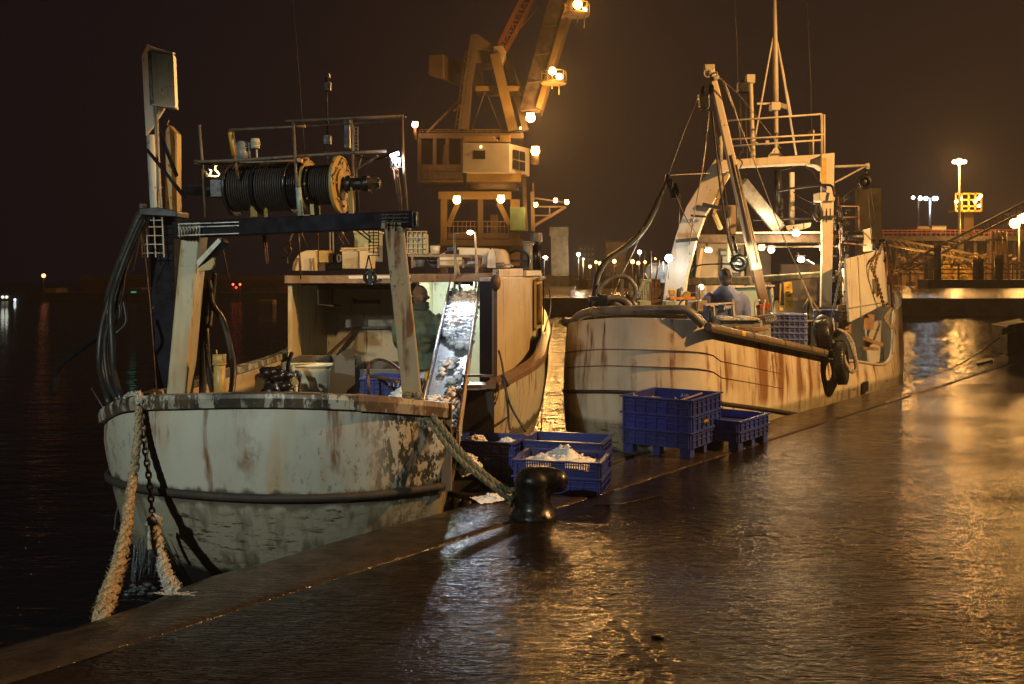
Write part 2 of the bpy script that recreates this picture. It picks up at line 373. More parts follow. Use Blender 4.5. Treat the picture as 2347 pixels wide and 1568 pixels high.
def ice_mat():
    t = NT("flake_ice"); n = t.noise(60, 6, rough=.7); t.bump(t.math('ADD', n, t.math('MULTIPLY', t.noise(18, 5), 1.4)), .35, .010)
    m = t.set(t.mix(t.ramp(t.noise(20, 4), .3, .7), (.66, .70, .76), (.86, .88, .92)), .8, 0, .2)
    t.b.inputs["Subsurface Weight"].default_value = .35; t.b.inputs["Subsurface Radius"].default_value = (.03, .035, .04); t.b.inputs["Subsurface Scale"].default_value = .5
    return m
M['ice'] = ice_mat()
def wet_concrete(name, base, dark):
    t = NT(name); a = -QA
    n1 = t.noise(.9, 8, rough=.6); n2 = t.noise(7, 8, rough=.65)
    col = t.mix(t.ramp(t.math('ADD', t.math('MULTIPLY', n1, .6), t.math('MULTIPLY', n2, .4)), .38, .62), dark, base)
    r = t.ramp(t.math('ADD', t.math('MULTIPLY', t.noise(.5, 5, (1, 1.8, 1), .55), .6), t.math('MULTIPLY', n2, .4)), .34, .62, .22, .07)
    ln = t.noise(5.2, 3, (1.0, 6.0, 1), .6, (0, 0, .1), 1.6); gr = t.voro(15, (1, 1, 1)); un = t.noise(.8, 3, (1, 1.3, 1), .55); vs = t.ramp(t.noise(.9, 4, (1, 1.5, 1), .6), .38, .62, .25, 1.0)
    h = t.math('ADD', t.math('MULTIPLY', ln, .34), t.math('ADD', t.math('MULTIPLY', t.math('MULTIPLY', gr, vs), .30), t.math('MULTIPLY', t.noise(48, 2, (1, 1, 1), .6), .13))); h = t.math('ADD', h, t.math('MULTIPLY', un, .7))
    t.bump(h, 1.0, .027)
    dry = t.ramp(t.math('ADD', t.math('MULTIPLY', t.noise(.38, 6, (1, 1.4, 1), .6), .75), t.math('MULTIPLY', n2, .25)), .40, .56); m = t.set(col, r, 0, .5)
    t.link(t.math('ADD', t.math('MULTIPLY', dry, .40), .10), t.b.inputs["Specular IOR Level"]); return m
M['quay'] = wet_concrete("wet_quay_concrete", (.018, .012, .008), (.007, .005, .0035))
M['railgroove'] = simple("dull_rail", (.02, .014, .01), .85, 0, .4, 9, spec=.15)
M['farquay'] = wet_concrete("far_wet_concrete", (.36, .27, .17), (.18, .13, .08))  # pale base colour stands in for lamp sheen on the wet top
M['coping'] = wet_concrete("wet_coping_stone", (.046, .034, .023), (.018, .013, .009))
def water_mat():
    t = NT("harbour_water"); a = t.noise(1.6, 2, (1, 2.4, 1), .5, (0, 0, .3)); b = t.noise(5.5, 2, (1, 1.9, 1), .5, (0, 0, -.2)); c = t.noise(.5, 2, (1, 2, 1))
    h = t.math('ADD', t.math('ADD', t.math('MULTIPLY', a, 1.0), t.math('MULTIPLY', b, .33)), t.math('MULTIPLY', c, 1.4)); t.bump(h, .55, .085)
    t.b.inputs["IOR"].default_value = 1.333; return t.set((.002, .004, .007), .02, 0, .5)
M['water'] = water_mat()
def thin_water():
    t = NT("running_water"); t.b.inputs["Transmission Weight"].default_value = .92; t.b.inputs["IOR"].default_value = 1.33
    t.bump(t.noise(30, 4, (1, 1, .1)), .8, .02); return t.set((.75, .85, .86), .18)
M['stream'] = thin_water()
# ---------------------------------------------------------------- lamps that stand out of frame on the quay (their light is all the photo shows of them)
def quay_lamp(loc, head, label, power, color, radius, target=None, angle=None, kind='POINT'):
    t = thing("lamp_post", (loc[0], loc[1], 0), label, "lamp post", "lamp posts standing on the near quay")
    a = V(loc[0], loc[1], 0); b = a + (a - V(*target)).normalized() * 1.2; b.z = 0; m = MB(); m.tube([b, V(b.x, b.y, head + .25), V(a.x, a.y, head + .25)], [.11, .08, .05], 10); m.build("pole", M['steel'], t)
    m = MB(); m.box((a.x, a.y, head + .13), .5, .4, .14); m.build("lamp_head", M['darksteel'], t, .02)
    m = MB(); m.box((a.x, a.y, head + .04), .4, .3, .03); m.build("lamp_lens", emis(color, 6), t)
    light(kind, (a.x, a.y, head - .12), power, color, radius, target, angle, .95 if color[1] > .9 else .4, parent=t)
quay_lamp((9.5, 7.4), 6.3, "tall sodium lamp post on the near quay, to the right of the camera", 7000, (1.0, .51, .16), .10, target=(0.3, 10.2, .2), angle=96, kind='SPOT')
quay_lamp((16.5, 21.0), 9.5, "tall sodium lamp post on the near quay, ahead and right of the camera", 140, SOD, .14, target=(6, 12, 0))
light('SPOT', (16.5, 21.2, 9.3), 4200, SOD, .14, target=(15, 40, 1), angle=110, parent=[o for o in bpy.data.objects if o.name.startswith('lamp_post')][-1])  # extra spot added to this lamp to brighten the concrete pillar
quay_lamp((-5.4, -5.2), 6.1, "floodlight post with greenish lamp behind the camera", 4500, (.92, 1.0, .86), .08, target=(-2.35, 7.4, .40), angle=28, kind='SPOT')

# ---------------------------------------------------------------- setting: quay, water, far quays
def quay():
    m = MB(); rings = []; ss = [-22 + .22 * i for i in range(370)]
    prof = [(0, -3.2), (0.0, -.16), (.012, -.05), (.045, -.012), (.11, 0), (.25, .002), (.42, .002), (.585, 0), (.610, -.010), (.619, -.03), (.623, -.06), (.66, -.07)]
    for s in ss:
        j = noise.noise(Vector((s * 1.3, 0, 0))) * .03 + noise.noise(Vector((s * .35, 3, 0))) * .03; zj = noise.noise(Vector((s * 1.9, 7, 0))) * .012
        if s < -.15: j += .03 + .05 * max(0, min(1, (-.15 - s) * 3)); zj -= .03 * max(0, min(1, (-.15 - s) * 4))
        rings.append([Q(s, t + (j if k < 5 else j * .3 if k < 6 else 0), z + (zj if 1 <= k < 6 else 0)) for k, (t, z) in enumerate(prof)])
    m.rings(rings, True, False, closed=False); m.f = [f[::-1] for f in m.f]
    m.build("quay_coping", M['coping'], kind="structure", origin=(0, 0, 0))
    m = MB(); rings = []; tt = [.66, .662, .672, .70, 1.0, 1.6, 2.4, 3.4, 5, 7, 10, 15, 24, 40, 60]
    for s in ss:
        rings.append([Q(s, t, (-.07 if k == 0 else -.008 if k == 1 else .006 if k <= 3 else 0) + (noise.noise(Vector((s * .8, t * .8, 2))) * .008 if k > 3 else noise.noise(Vector((s * 3, 0, 5))) * .004)) for k, t in enumerate(tt)])
    m.rings(rings, True, False, closed=False); m.f = [f[::-1] for f in m.f]
    m.build("quay_deck", M['quay'], kind="structure", origin=(0, 0, 0))
    m = MB(); m.tube([Q(s, .642, -.05 + .004 * noise.noise(Vector((s * 2, 1, 1)))) for s in ss], .018, 6)
    m.build("crane_rail", M['railgroove'], label="rusty rail in the groove along the quay coping", cat="rail")
quay()
m = MB(); m.face([V(-190, -28, -.65), V(190, -28, -.65), V(190, 235, -.65), V(-190, 235, -.65)]); m.build("water", M['water'], kind="structure", origin=(0, 0, -.65))
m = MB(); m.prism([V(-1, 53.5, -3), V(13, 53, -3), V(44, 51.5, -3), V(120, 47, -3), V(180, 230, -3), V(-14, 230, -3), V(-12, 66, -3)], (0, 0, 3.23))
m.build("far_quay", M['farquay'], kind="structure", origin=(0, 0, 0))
m = MB(); m.box((20.5, 52.0, -.2), 47, .12, .9, -.035)
for i in range(22): m.box((-1.5 + i * 2.1, 53.2 - (i * 2.1) * .045, -.45), .3, .5, 1.25)
m.build("far_quay_wall", M['concdark'], kind="structure", origin=(0, 0, 0))
m = MB(); m.box((-55, 103, -1.2), 104, 52, 2.3); m.build("far_shore", M['concdark'], kind="structure", origin=(0, 0, 0))

# ---------------------------------------------------------------- background
def bulb(m, c, r): m.sphere(c, r, nu=10, nv=6)
CY = 78.0
def crane():
    u = CY / F
    t = thing("harbour_crane", P(1095, 627, CY), "tall yellow harbour crane lit orange behind the white deckhouse", "crane")
    m = MB(); m.prism(pt([(1079, 79), (1096, 78), (1093, 120), (1082, 190), (1072, 295), (1050, 296), (1062, 190)], CY), (0, 2.2, 0)); m.prism(pt([(1096, 79), (1130, 103), (1128, 116), (1090, 112)], CY + .02), (0, 2, 0)); m.build("tower_leg", M['cranegrey'], t)
    m = MB(); m.bar(P(1134, 125, CY), P(1176, 300, CY), .75, .75); m.build("tower_leg", M['crane'], t)
    m = MB(); m.bar(P(1162, 140, CY + 3), P(1205, 300, CY + 3), .5, .5); m.build("tower_leg", M['crane'], t)
    m = MB(); pbox(m, 1083, 106, 1131, 144, CY + .4, 3); m.build("tower_head", M['cranegrey'], t)
    m = MB(); pprism(m, [(1131, 106), (1152, 104), (1160, 118), (1150, 146), (1131, 143)], CY - .2, 2.5); m.build("machinery_platform", M['bgtan'], t, .03)
    m = MB(); pbox(m, 1090, 197, 1210, 208, CY + .3, 2.6); m.build("cross_beam", M['crane'], t)
    m = MB(); m.prism(pt([(983, 126), (1015, 124), (1017, 181), (981, 172)], CY), (3.0, 7, 0)); m.build("counterweight", M['cranegrey'], t, .05)
    m = MB(); m.bar(P(1030, 172, CY + 5), P(1080, 150, CY + 1), .8, .8); m.build("counterweight_arm", M['cranegrey'], t)
    m = MB(); m.bar(P(977, 305, CY), P(1050, 232, CY + 1), .18, .18); m.bar(P(1040, 255, CY), P(1062, 236, CY), .15, .15); m.build("stay", M['cranegrey'], t)
    def lattice(a, b, c, d, w, n, mt):
        m = MB()
        for z in (0, 1.4):
            o = V(0, z, 0); m.bar(a + o, b + o, w, w); m.bar(c + o, d + o, w, w)
        for i in range(n):
            f = (i + .5) / n; p, q = a.lerp(b, f), c.lerp(d, f); m.bar(p, q, w * .5, w * .5); m.bar(p + V(0, 1.4, 0), q + V(0, 1.4, 0), w * .5, w * .5)
            m.bar(q, a.lerp(b, min(1, f + 1 / n)), w * .4, w * .4)
        m.build("lattice_jib", mt, t)
    lattice(P(1141, 104, CY), P(1250, -115, CY), P(1159, 112, CY), P(1282, -115, CY), .2, 9, M['cranered'])
    # box jib: dim face painted dark, its lamplit side added as a yellow bar
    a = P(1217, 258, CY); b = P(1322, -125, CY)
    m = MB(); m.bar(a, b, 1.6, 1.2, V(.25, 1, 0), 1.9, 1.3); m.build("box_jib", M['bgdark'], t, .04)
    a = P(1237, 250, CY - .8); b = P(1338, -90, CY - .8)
    m = MB(); m.bar(a, b, .42, .9, V(.3, 1, 0), .6, 1.0); m.build("jib_lit_side", M['crane'], t)
    def basket(x, y, lamps, pw):
        m = MB(); c = P(x, y, CY - 2.2)
        m.tube([c + V(math.cos(k) * .95, math.sin(k) * .95, 0) for k in (2 * math.pi * i / 18 for i in range(18))], .07, 6, closed=True)
        m.cyl(c - V(0, 0, .12), c, .95, n=18)
        m.tube([c + V(math.cos(k) * .95, math.sin(k) * .95, .8) for k in (2 * math.pi * i / 18 for i in range(18))], .04, 5, closed=True)
        for i in range(9):
            k = 2 * math.pi * i / 9; m.bar(c + V(math.cos(k) * .95, math.sin(k) * .95, 0), c + V(math.cos(k) * .95, math.sin(k) * .95, .8), .05, .05)
        m.build("lamp_basket", M['crane'], t)
        for lx, ly, r in lamps:
            m = MB(); p = P(lx, ly, CY - 2.5); bulb(m, p, r); m.build("flood_lamp", emis(SOD, 28), t)
            m = MB(); m.cyl(p + V(0, .3, -1.3), p + V(0, .3, r), .05, n=6); m.build("lamp_stand", M['crane'], t)
        light('POINT', P(lamps[0][0] + 14, lamps[0][1], CY - 3.6), 450, SOD, .35, parent=t); light('SPOT', P(lamps[0][0], lamps[0][1], CY - 3.2), pw, SOD, .35, target=(4.5, 12, 0), angle=30, blend=.6, parent=t)
    basket(1322, 33, [(1324, 10, .36), (1340, 22, .17)], 9000)
    basket(1269, 189, [(1266, 163, .30), (1282, 176, .26)], 9000)
    for x, y, r, pw in ((1216, 270, .36, 13000), (1227, 346, .34, 6000), (951, 286, .24, 200), (1047, 459, .30, 160), (1148, 457, .30, 160), (1228, 470, .17, 300), (1273, 460, .16, 0), (1299, 464, .17, 400), (1193, 294, .08, 0), (1102, 337, .09, 0)):
        m = MB(); c = P(x, y, CY - 1.8); bulb(m, c, r); m.box(c + V(0, .3, r * .9), r * 1.6, r * 1.2, .1); m.build("flood_lamp", emis((1, .45, .2) if x == 951 else SOD, 28 if x != 1102 else 9), t)
        if pw > 2000: light('SPOT', c - V(0, .7, 0), pw, SOD, r, target=(4.0, 12, 0), angle=30, blend=.6, parent=t); light('POINT', c + V(1.2, -1.5, .3), 2400 if x == 1216 else 700, SOD, r, parent=t)
        elif pw: light('POINT', c - V(0, .7, 0), pw, (1, .42, .18) if x == 951 else SOD, max(r, .2), parent=t)
    m = MB(); m.cyl(P(951, 292, CY - 1.8), P(952, 320, CY - 1.8), .12, n=8); m.cyl(P(1227, 355, CY - 1.8), P(1226, 375, CY - 1.5), .3, n=10); m.build("lamp_bracket", M['cranegrey'], t)
    m = MB(); pbox(m, 958, 305, 1200, 317, CY, 6); m.build("cab_roof", M['cranegrey'], t)
    m = MB(); pbox(m, 957, 377, 1062, 417, CY + .02, 5.5)
    for x in (957, 992, 1021, 1056): pbox(m, x, 317, x + 8, 377, CY + .05, .4)
    m.build("machinery_house", M['cranegrey'], t)
    m = MB(); pbox(m, 963, 317, 1060, 377, CY + 4.2, .3); m.build("machinery_house_back", M['bgdark'], t)
    m = MB()
    for x in (966, 1001, 1030): pbox(m, x + 1, 319, x + 25, 375, CY + .6, .05)
    m.build("window", M['window'], t)
    m = MB(); pprism(m, [(1014, 378), (1018, 330), (1022, 335), (1030, 378)], CY + .4, .1); m.build("lit_pillar", M['crane'], t)
    m = MB(); m.prism(pt([(1060, 396), (1168, 396), (1168, 329), (1060, 327)], CY - 1.5), (1.6, 3.2, 0)); m.build("driver_cab", M['cranewhite'], t, .05)
    m = MB()
    for i in range(2):
        for j in range(2):
            o = P(1168.6, 341 + i * 24, CY - 1.5) + V(.20 + .5 * j + .06, .35 + 1.1 * j, 0); m.face([o, o + V(.45, .92, 0), o + V(.45, .92, -.7), o + V(0, 0, -.7)])
    m.build("cab_window", M['window'], t)
    m = MB(); pbox(m, 1085, 345, 1112, 364, CY - 1.53, .02); m.build("cab_window", M['window'], t)
    m = MB(); pprism(m, [(1060, 325), (1064, 313), (1130, 311), (1143, 322), (1168, 325)], CY - .8, 1.6); pbox(m, 1145, 309, 1170, 326, CY - .6, 1.5); m.build("cab_roof_gear", M['crane'], t, .05)
    m = MB(); pbox(m, 1070, 396, 1195, 416, CY - .6, 5); m.build("slew_platform", M['crane'], t)
    m = MB(); m.cyl(P(1132, 438, CY + 2), P(1132, 415, CY + 2), 2.0, n=28); m.build("slew_ring", M['cranegrey'], t)
    m = MB(); pbox(m, 1005, 439, 1172, 457, CY, 6.5); m.build("portal_beam", M['crane'], t)
    for x0, x1, mt in ((1010, 1024, 'crane'), (1095, 1107, 'cranegrey'), (1170, 1192, 'crane')):
        m = MB(); pbox(m, x0, 457, x1, 663, CY + .1, 1.2); pbox(m, x0, 457, x1, 660, CY + 5, 1.2); m.build_each("portal_leg", M[mt], t)
    m = MB(); m.bar(P(1050, 465, CY + .4), P(1027, 520, CY + .4), .4, .4); m.bar(P(1143, 465, CY + .4), P(1168, 515, CY + .4), .4, .4); m.build("knee_brace", M['crane'], t)
    m = MB(); pbox(m, 1026, 534, 1168, 547, CY + .3, 6); pbox(m, 1009, 549, 1198, 563, CY - .2, 7); m.build("lower_deck", M['cranegrey'], t)
    m = MB()
    for y in (508, 519): m.bar(P(1028, y, CY + .3), P(1168, y, CY + .3), .06, .06)
    for i in range(15): m.bar(P(1030 + i * 9.7, 534, CY + .3), P(1030 + i * 9.7, 506, CY + .3), .05, .05)
    m.build("deck_railing", M['crane'], t)
    m = MB(); pbox(m, 1124, 492, 1142, 534, CY + 1.5, 1.5); pbox(m, 1072, 565, 1190, 610, CY + 2, 3); m.build("electric_house", M['cranegrey'], t)
    m = MB(); pbox(m, 1169, 475, 1204, 529, CY - 1.4, 1.6); m.build("switch_cabinet", M['cranegreen'], t, .04)
    m = MB(); m.bar(P(1215, 453, CY), P(1303, 465, CY), .12, .12); m.bar(P(1219, 521, CY), P(1297, 474, CY), .22, .22); m.bar(P(1222, 474, CY), P(1297, 474, CY), .12, .12); m.bar(P(1260, 474, CY), P(1260, 495, CY), .1, .1); m.bar(P(1225, 494, CY), P(1262, 494, CY), .1, .1); m.bar(P(1220, 440, CY), P(1222, 530, CY), .3, .3)
    m.build("lamp_outrigger", M['cranegrey'], t)
    m = MB()
    for i in range(9): m.bar(P(958 + i * 12.5, 380, CY - .05), P(958 + i * 12.5, 416, CY - .05), .05, .06)
    m.bar(P(957, 396, CY - .05), P(1061, 396, CY - .05), .08, .05); m.bar(P(957, 415, CY - .1), P(1061, 415, CY - .1), .12, .1); m.build("panel_rib", M['cranegrey'], t)
    m = MB()
    for y in (297, 301): m.bar(P(962, y, CY + .3), P(1196, y, CY + .3), .05, .05)
    for i in range(19): m.bar(P(962 + i * 13, 305, CY + .3), P(962 + i * 13, 296, CY + .3), .05, .05)
    m.build("roof_railing", M['crane'], t)
    m = MB()
    for i in range(16): y = 120 + i * 11; x = 1076 - (y - 120) * .135; m.bar(P(x - 9, y, CY - .3), P(x + 4, y, CY - .3), .06, .06)
    for dx in (-9, 4): m.bar(P(1076 + dx, 118, CY - .3), P(1052 + dx, 296, CY - .3), .07, .07)
    m.build("tower_ladder", M['bgdark'], t)
    m = MB()
    for a, b in (((1150, 108), (1238, -60)), ((1152, 112), (1300, -60)), ((1166, 120), (1206, 250)), ((1136, 140), (1080, 300)), ((1090, 150), (1150, 300)), ((1172, 160), (1230, 250))): m.tube([P(*a, CY + .5), P(*b, CY + .3)], .045, 5)
    m.build("hoist_cable", M['bgdark'], t)
    m = MB()
    for i in range(7): f = i / 6; c = P(1217, 258, CY).lerp(P(1322, -125, CY), f); m.bar(c + V(-.8, -.68, 0), c + V(.85, -.68, .2), .1, .06)
    m.build("jib_stiffener", M['cranegrey'], t)
    m = MB(); m.bar(P(1200, 400, CY), P(1207, 530, CY), .25, .25)
    for i in range(16): m.bar(P(1196, 402 + i * 8, CY - .2), P(1208, 402 + i * 8, CY - .2), .06, .06)
    m.bar(P(1222, 420, CY), P(1224, 560, CY), .12, .12); m.build("access_ladder", M['bgdark'], t)
crane()
def lamp_post_far(x, ytop, ybase, Y, label, r, col, s, pw=0, w=.12, group=None, arm=None):
    t = thing("street_lamp", P(x, ybase, Y), label, "street lamp", group)
    m = MB(); m.tube([P(x, ybase, Y), P(x, ytop, Y)], [w, w * .6], 8); m.build("pole", M['steel'], t)
    for dx in (arm or [0]):
        m = MB(); c = P(x + dx, ytop, Y); bulb(m, c, r * (1.7 if arm and dx == 0 else 1)); m.build("lamp", emis(col, s), t)
    if arm and len(arm) > 1:
        m = MB(); m.bar(P(x + min(arm), ytop - 1, Y), P(x + max(arm), ytop - 1, Y), .1, .1); m.build("lamp_arm", M['steel'], t)
    if pw: light('POINT', P(x, ytop + 3, Y - .8), pw, col, .4, parent=t)
lamp_post_far(2199, 371, 653, 101, "tallest sodium street lamp, bright orange above the yellow platform", .20, SOD, 45, 4200, .19, None, [-12, 0, 12])
lamp_post_far(2131.6, 455, 642, 150, "slim mast with white floodlights, right one of a pair beyond the pier", .32, COOL, 14, 500, .3, "floodlight masts beyond the pier", [-22, -10, 10, 14])
lamp_post_far(2106, 453, 641, 160, "dim mast with floodlights, left one of a pair beyond the pier", .3, (1, .85, .65), 9, 0, .3, "floodlight masts beyond the pier", [-13, 3])
lamp_post_far(1326, 583, 648, 120, "small white street lamp beside the pale concrete tower", .24, (1, .9, .75), 12, 200, .1)
lamp_post_far(1466, 578, 648, 120, "white street lamp on a thin pole left of the trawler's gantry", .25, (1, .9, .75), 12, 0, .1)
t = thing("double_street_lamp", P(2336, 653, 100), "pair of big orange lamps at the right edge above the red fence", "street lamp")
m = MB(); m.tube([P(2336, 653, 100), P(2336, 508, 100)], [.14, .09], 8); m.bar(P(2326, 513, 100), P(2345, 502, 100), .1, .1); m.build("pole", M['steel'], t)
for x, y in ((2326, 512), (2344, 500)):
    m = MB(); bulb(m, P(x, y, 100), .5); m.build("lamp", emis(SOD, 28), t)
light('POINT', P(2335, 508, 98), 2600, SOD, .4, parent=t)
rl = [(1337, 594, 'w', .18), (1352, 611, 'o', .26), (1366, 601, 'o', .24), (1375, 604, 'o', .3), (1408, 599, 'o', .33), (1450, 600, 'o', .33), (1463, 603, 'o', .3), (1478, 601, 'o', .26), (1491, 607, 'o', .2), (1502, 593, 'o', .16)]
for i, (x, y, c, r) in enumerate(rl):
    Y = 118 - (i % 3) * 2 if i else 97
    t = thing("yard_lamp", P(x, 632, Y), ["narrow white lamp by the left concrete tower", "low orange yard lamp nearest the concrete tower", "orange yard lamp above the hose's left end", "second orange yard lamp above the hose's left end", "orange yard lamp in front of the tan block", "brightest orange yard lamp right of the tan block", "orange yard lamp left of the thin white pole", "orange yard lamp right of the thin white pole", "small orange yard lamp near the trawler's white work light", "faint high orange yard lamp near the trawler's white work light"][i], "yard lamp", "lamps in the far yard")
    if i == 0: light('POINT', P(x - 4, y, Y - .5), 900, (1, .78, .45), .15, parent=t)
    m = MB(); m.tube([P(x, 648 if i else 654, Y), P(x, y, Y)], .07, 6); m.build("pole", M['bgdark'], t)
    m = MB(); bulb(m, P(x, y, Y - .1), r * (.72 if i else .5)); m.build("lamp", emis(SOD if c == 'o' else (1, .9, .75), 10), t)
light('POINT', P(1420, 600, 112), 1000, SOD, .5)
t = thing("concrete_tower", P(1282, 652, 101), "pale concrete tower with a wider cap between the two boats", "tower")
m = MB(); m.prism(pt([(1264, 653), (1305, 653), (1302, 540), (1262, 540)], 101), (0, 2.2, 0)); m.build("shaft", M['conc'], t, .03)
m = MB(); pbox(m, 1259, 520, 1303, 541, 100.7, 2.8); m.build("cap", M['conc'], t, .03)
m = MB(); pbox(m, 1246, 632, 1305, 656, 95, 3); pbox(m, 1246, 630, 1268, 656, 94, .6); m.build("low_wall", M['conc'], label="low concrete wall at the foot of the pale tower", cat="wall")
m = MB(); pbox(m, 1306, 628, 1320, 656, 94, 2); m.build("dark_shed", M['bgdark'], label="small dark shed right of the low concrete wall", cat="shed")
t = thing("office_block", P(1410, 630, 135), "tan block with flat roof far behind the hose", "building")
m = MB(); pbox(m, 1389, 554, 1434, 645, 135, 8); m.build("wall", M['bgtan'], t); m = MB(); pbox(m, 1388, 551, 1435, 555, 134.8, 8.5); m.build("roof", M['bgdark'], t)
t = thing("apartment_block", P(1345, 630, 150), "faint distant block with a grid of windows", "building")
m = MB(); pbox(m, 1325, 562, 1366, 643, 150, 10); m.build("wall", M['bgdark'], t); m = MB()
for i in range(4):
    for j in range(4): pbox(m, 1329 + i * 9, 568 + j * 12, 1334 + i * 9, 574 + j * 12, 149.9, .05)
m.build_each("window", M['bgtan'], t)
random.seed(11)
for i, (x0, x1, y0, lab) in enumerate(((1322, 1372, 640, "dark machinery pile behind the hose, left end of the yard"), (1376, 1440, 632, "low dark machinery under the tan block"), (1446, 1520, 628, "dark crates and machinery under the thin white pole"))):
    m = MB(); Y = 80 + i
    for k in range(14):
        x = random.uniform(x0, x1 - 8); y = random.uniform(y0, 648); pbox(m, x, y, x + random.uniform(6, 16), 662, Y + random.uniform(0, 2.5), random.uniform(.5, 1.5))
    for k in range(7): x = random.uniform(x0, x1); m.bar(P(x, 660, Y), P(x + random.uniform(-6, 6), y0 - 8, Y), .1, .1)
    m.build("machinery_pile", M['bgdark'], label=lab, cat="machinery", group="machinery in the far yard")
m = MB()
for k in range(9): m.bar(P(1380 + k * 4.2, 658, 88), P(1380 + k * 4.2, 646, 88), .15, .1)
m.bar(P(1378, 647, 88), P(1416, 647, 88), .1, .1); m.build("barrier", M['bgtan'], label="pale slatted barrier standing on the far quay", cat="barrier")
# right background
t = thing("concrete_pillar", P(1994, 760, 40), "wide plain concrete pillar behind the trawl door", "pillar")
m = MB(); m.prism(pt([(1968, 765), (2022, 765), (2020, 431), (1966, 431)], 40), (.3, 1.2, 0)); m.build("shaft", M['conc'], t, .03)
t = thing("work_platform", P(2219, 650, 112), "yellow caged lift platform on a column beside the tall lamp", "platform")
m = MB()
for y in (444, 458, 473, 484): m.bar(P(2190, y, 112), P(2249, y, 112), .16, .16)
for x in (2190, 2204, 2220, 2235, 2249): m.bar(P(x, 443, 112), P(x, 485, 112), .16, .16); m.bar(P(x, 448, 114), P(x, 484, 114), .14, .14)
pbox(m, 2190, 481, 2249, 486, 112.2, 2); m.build("cage", M['yellow'], t)
m = MB(); pbox(m, 2210, 486, 2232, 650, 113, 1.2); m.build("column", M['crane'], t)
for i, (x, y) in enumerate(((2192, 462), (2202, 456), (2235, 462), (2243, 455), (2244, 472), (2248, 449))):
    m = MB(); bulb(m, P(x, y, 111.6), .2); m.build("lamp", emis(SOD, 16), t)
light('POINT', P(2219, 465, 110.5), 900, SOD, .3, parent=t)
t = thing("pier", P(2190, 652, 104), "long dark pier with red fence rail behind the gangways", "pier")
m = MB(); pbox(m, 2020, 541, 2420, 552, 104, 5); m.build("deck_beam", M['bgdark'], t)
m = MB()
for i in range(36): x = 2024 + i * 11; m.bar(P(x, 541, 104), P(x, 528, 104), .1, .1)
m.bar(P(2020, 528, 104), P(2420, 527, 104), .22, .12); m.bar(P(2020, 534, 104), P(2420, 534, 104), .2, .1); m.build("fence", M['redwall'], t)
m = MB()
for i in range(26): x = 2024 + i * 15; m.bar(P(x, 552, 105 + i % 2 * 2), P(x, 652, 105 + i % 2 * 2), .3, .3)
m.build_each("pile", M['bgdark'], t)
m = MB(); pbox(m, 2020, 552, 2420, 651, 109, .3); m.build("back_wall", M['bgdark'], t)
t = thing("parked_van", P(2122, 532, 106), "pale van parked on the pier, left of the tall lamp", "van")
m = MB(); m.prism(pt([(2096, 531), (2137, 531), (2137, 524), (2128, 518), (2104, 518)], 106), (0, 1.8, 0)); m.build("body", M['bgdark'], t, .08)
m = MB(); pbox(m, 2103, 520, 2130, 525, 105.95, .05); m.build("window", M['bgtan'], t)
t = thing("box_container", P(2156, 530, 107), "low white container on the pier left of the tall lamp", "container")
m = MB(); pbox(m, 2136, 519, 2169, 530, 107, 2.4); m.build("body", M['white'], t, .03)
m = MB(); pbox(m, 2135, 517.5, 2170, 519.5, 106.9, 2.6); m.build("roof", M['bgtan'], t)
for lab, a, b, c, d, Y in (("long gangway with handrails rising to the right edge", (2052, 616), (2352, 462), (2075, 622), (2352, 482), 92), ("long gangway with handrails sloping down to the right", (2030, 545), (2352, 606), (2036, 561), (2352, 620), 96)):
    t = thing("gangway", P((a[0] + b[0]) / 2, max(a[1], b[1]), Y), lab, "gangway", "gangways on the far quay")
    m = MB()
    for z in (0, 1.1): m.bar(P(*a, Y + z), P(*b, Y + z), .2, .2); m.bar(P(*c, Y + z), P(*d, Y + z), .2, .2)
    m.build("rail", M['bgtan'], t); m = MB()
    for i in range(19):
        f = (i + .5) / 19; m.bar(P(*a, Y).lerp(P(*b, Y), f), P(*c, Y).lerp(P(*d, Y), f), .08, .08); m.bar(P(*a, Y + 1.1).lerp(P(*b, Y + 1.1), f), P(*c, Y + 1.1).lerp(P(*d, Y + 1.1), min(1, f + .05)), .08, .08)
    m.build("stanchion", M['bgdark'], t)
t = thing("pile_cluster", P(2290, 655, 96), "cluster of tall timber piles tied together near the right edge", "piles")
for x, dx in ((2274, -2), (2284, 1), (2294, 0), (2303, 3)):
    m = MB(); m.tube([P(x + dx * 2, 655, 96), P(x, 530, 96)], [.24, .19], 8); m.build("pile", M['wood'], t)
m = MB(); pbox(m, 2270, 548, 2308, 552, 95.6, 1); m.build("band", M['bgdark'], t)
t = thing("quay_railing", P(2200, 658, 88), "double bar railing along the far quay", "railing")
m = MB()
for y in (606, 618, 628): m.bar(P(2060, y, 88), P(2400, y - 1, 88), .1, .1)
m.build("rail", M['bgtan'], t); m = MB()
for x in (2085, 2197, 2236, 2290, 2320): m.bar(P(x, 658, 88), P(x, 604, 88), .13, .13)
m.build("post", M['bgtan'], t)
for i, (x, w, y0, lab) in enumerate(((2149, 8, 568, "tallest mooring dolphin with pale cap, left on the far quay"), (2242, 12, 600, "short dark mooring post by the railing, middle one"), (2289, 9, 592, "dark mooring post right of the yellow frame"))):
    t = thing("mooring_post", P(x, 659, 86), lab, "mooring post", "mooring posts on the far quay"); m = MB(); m.tube([P(x, 659, 86), P(x, y0, 86)], w * 86 / F, 12); m.build("post", M['bgdark'], t)
    m = MB(); m.tube([P(x, y0 + 1, 86), P(x, y0 - 7, 86)], w * 89 / F, 12); m.build("cap", M['bgtan'], t)
m = MB(); pbox(m, 2127, 641, 2420, 660, 84, 2.2); m.build("low_barge", M['bgdark'], label="low dark pontoon lying on the far quay at right", cat="pontoon")
random.seed(5)
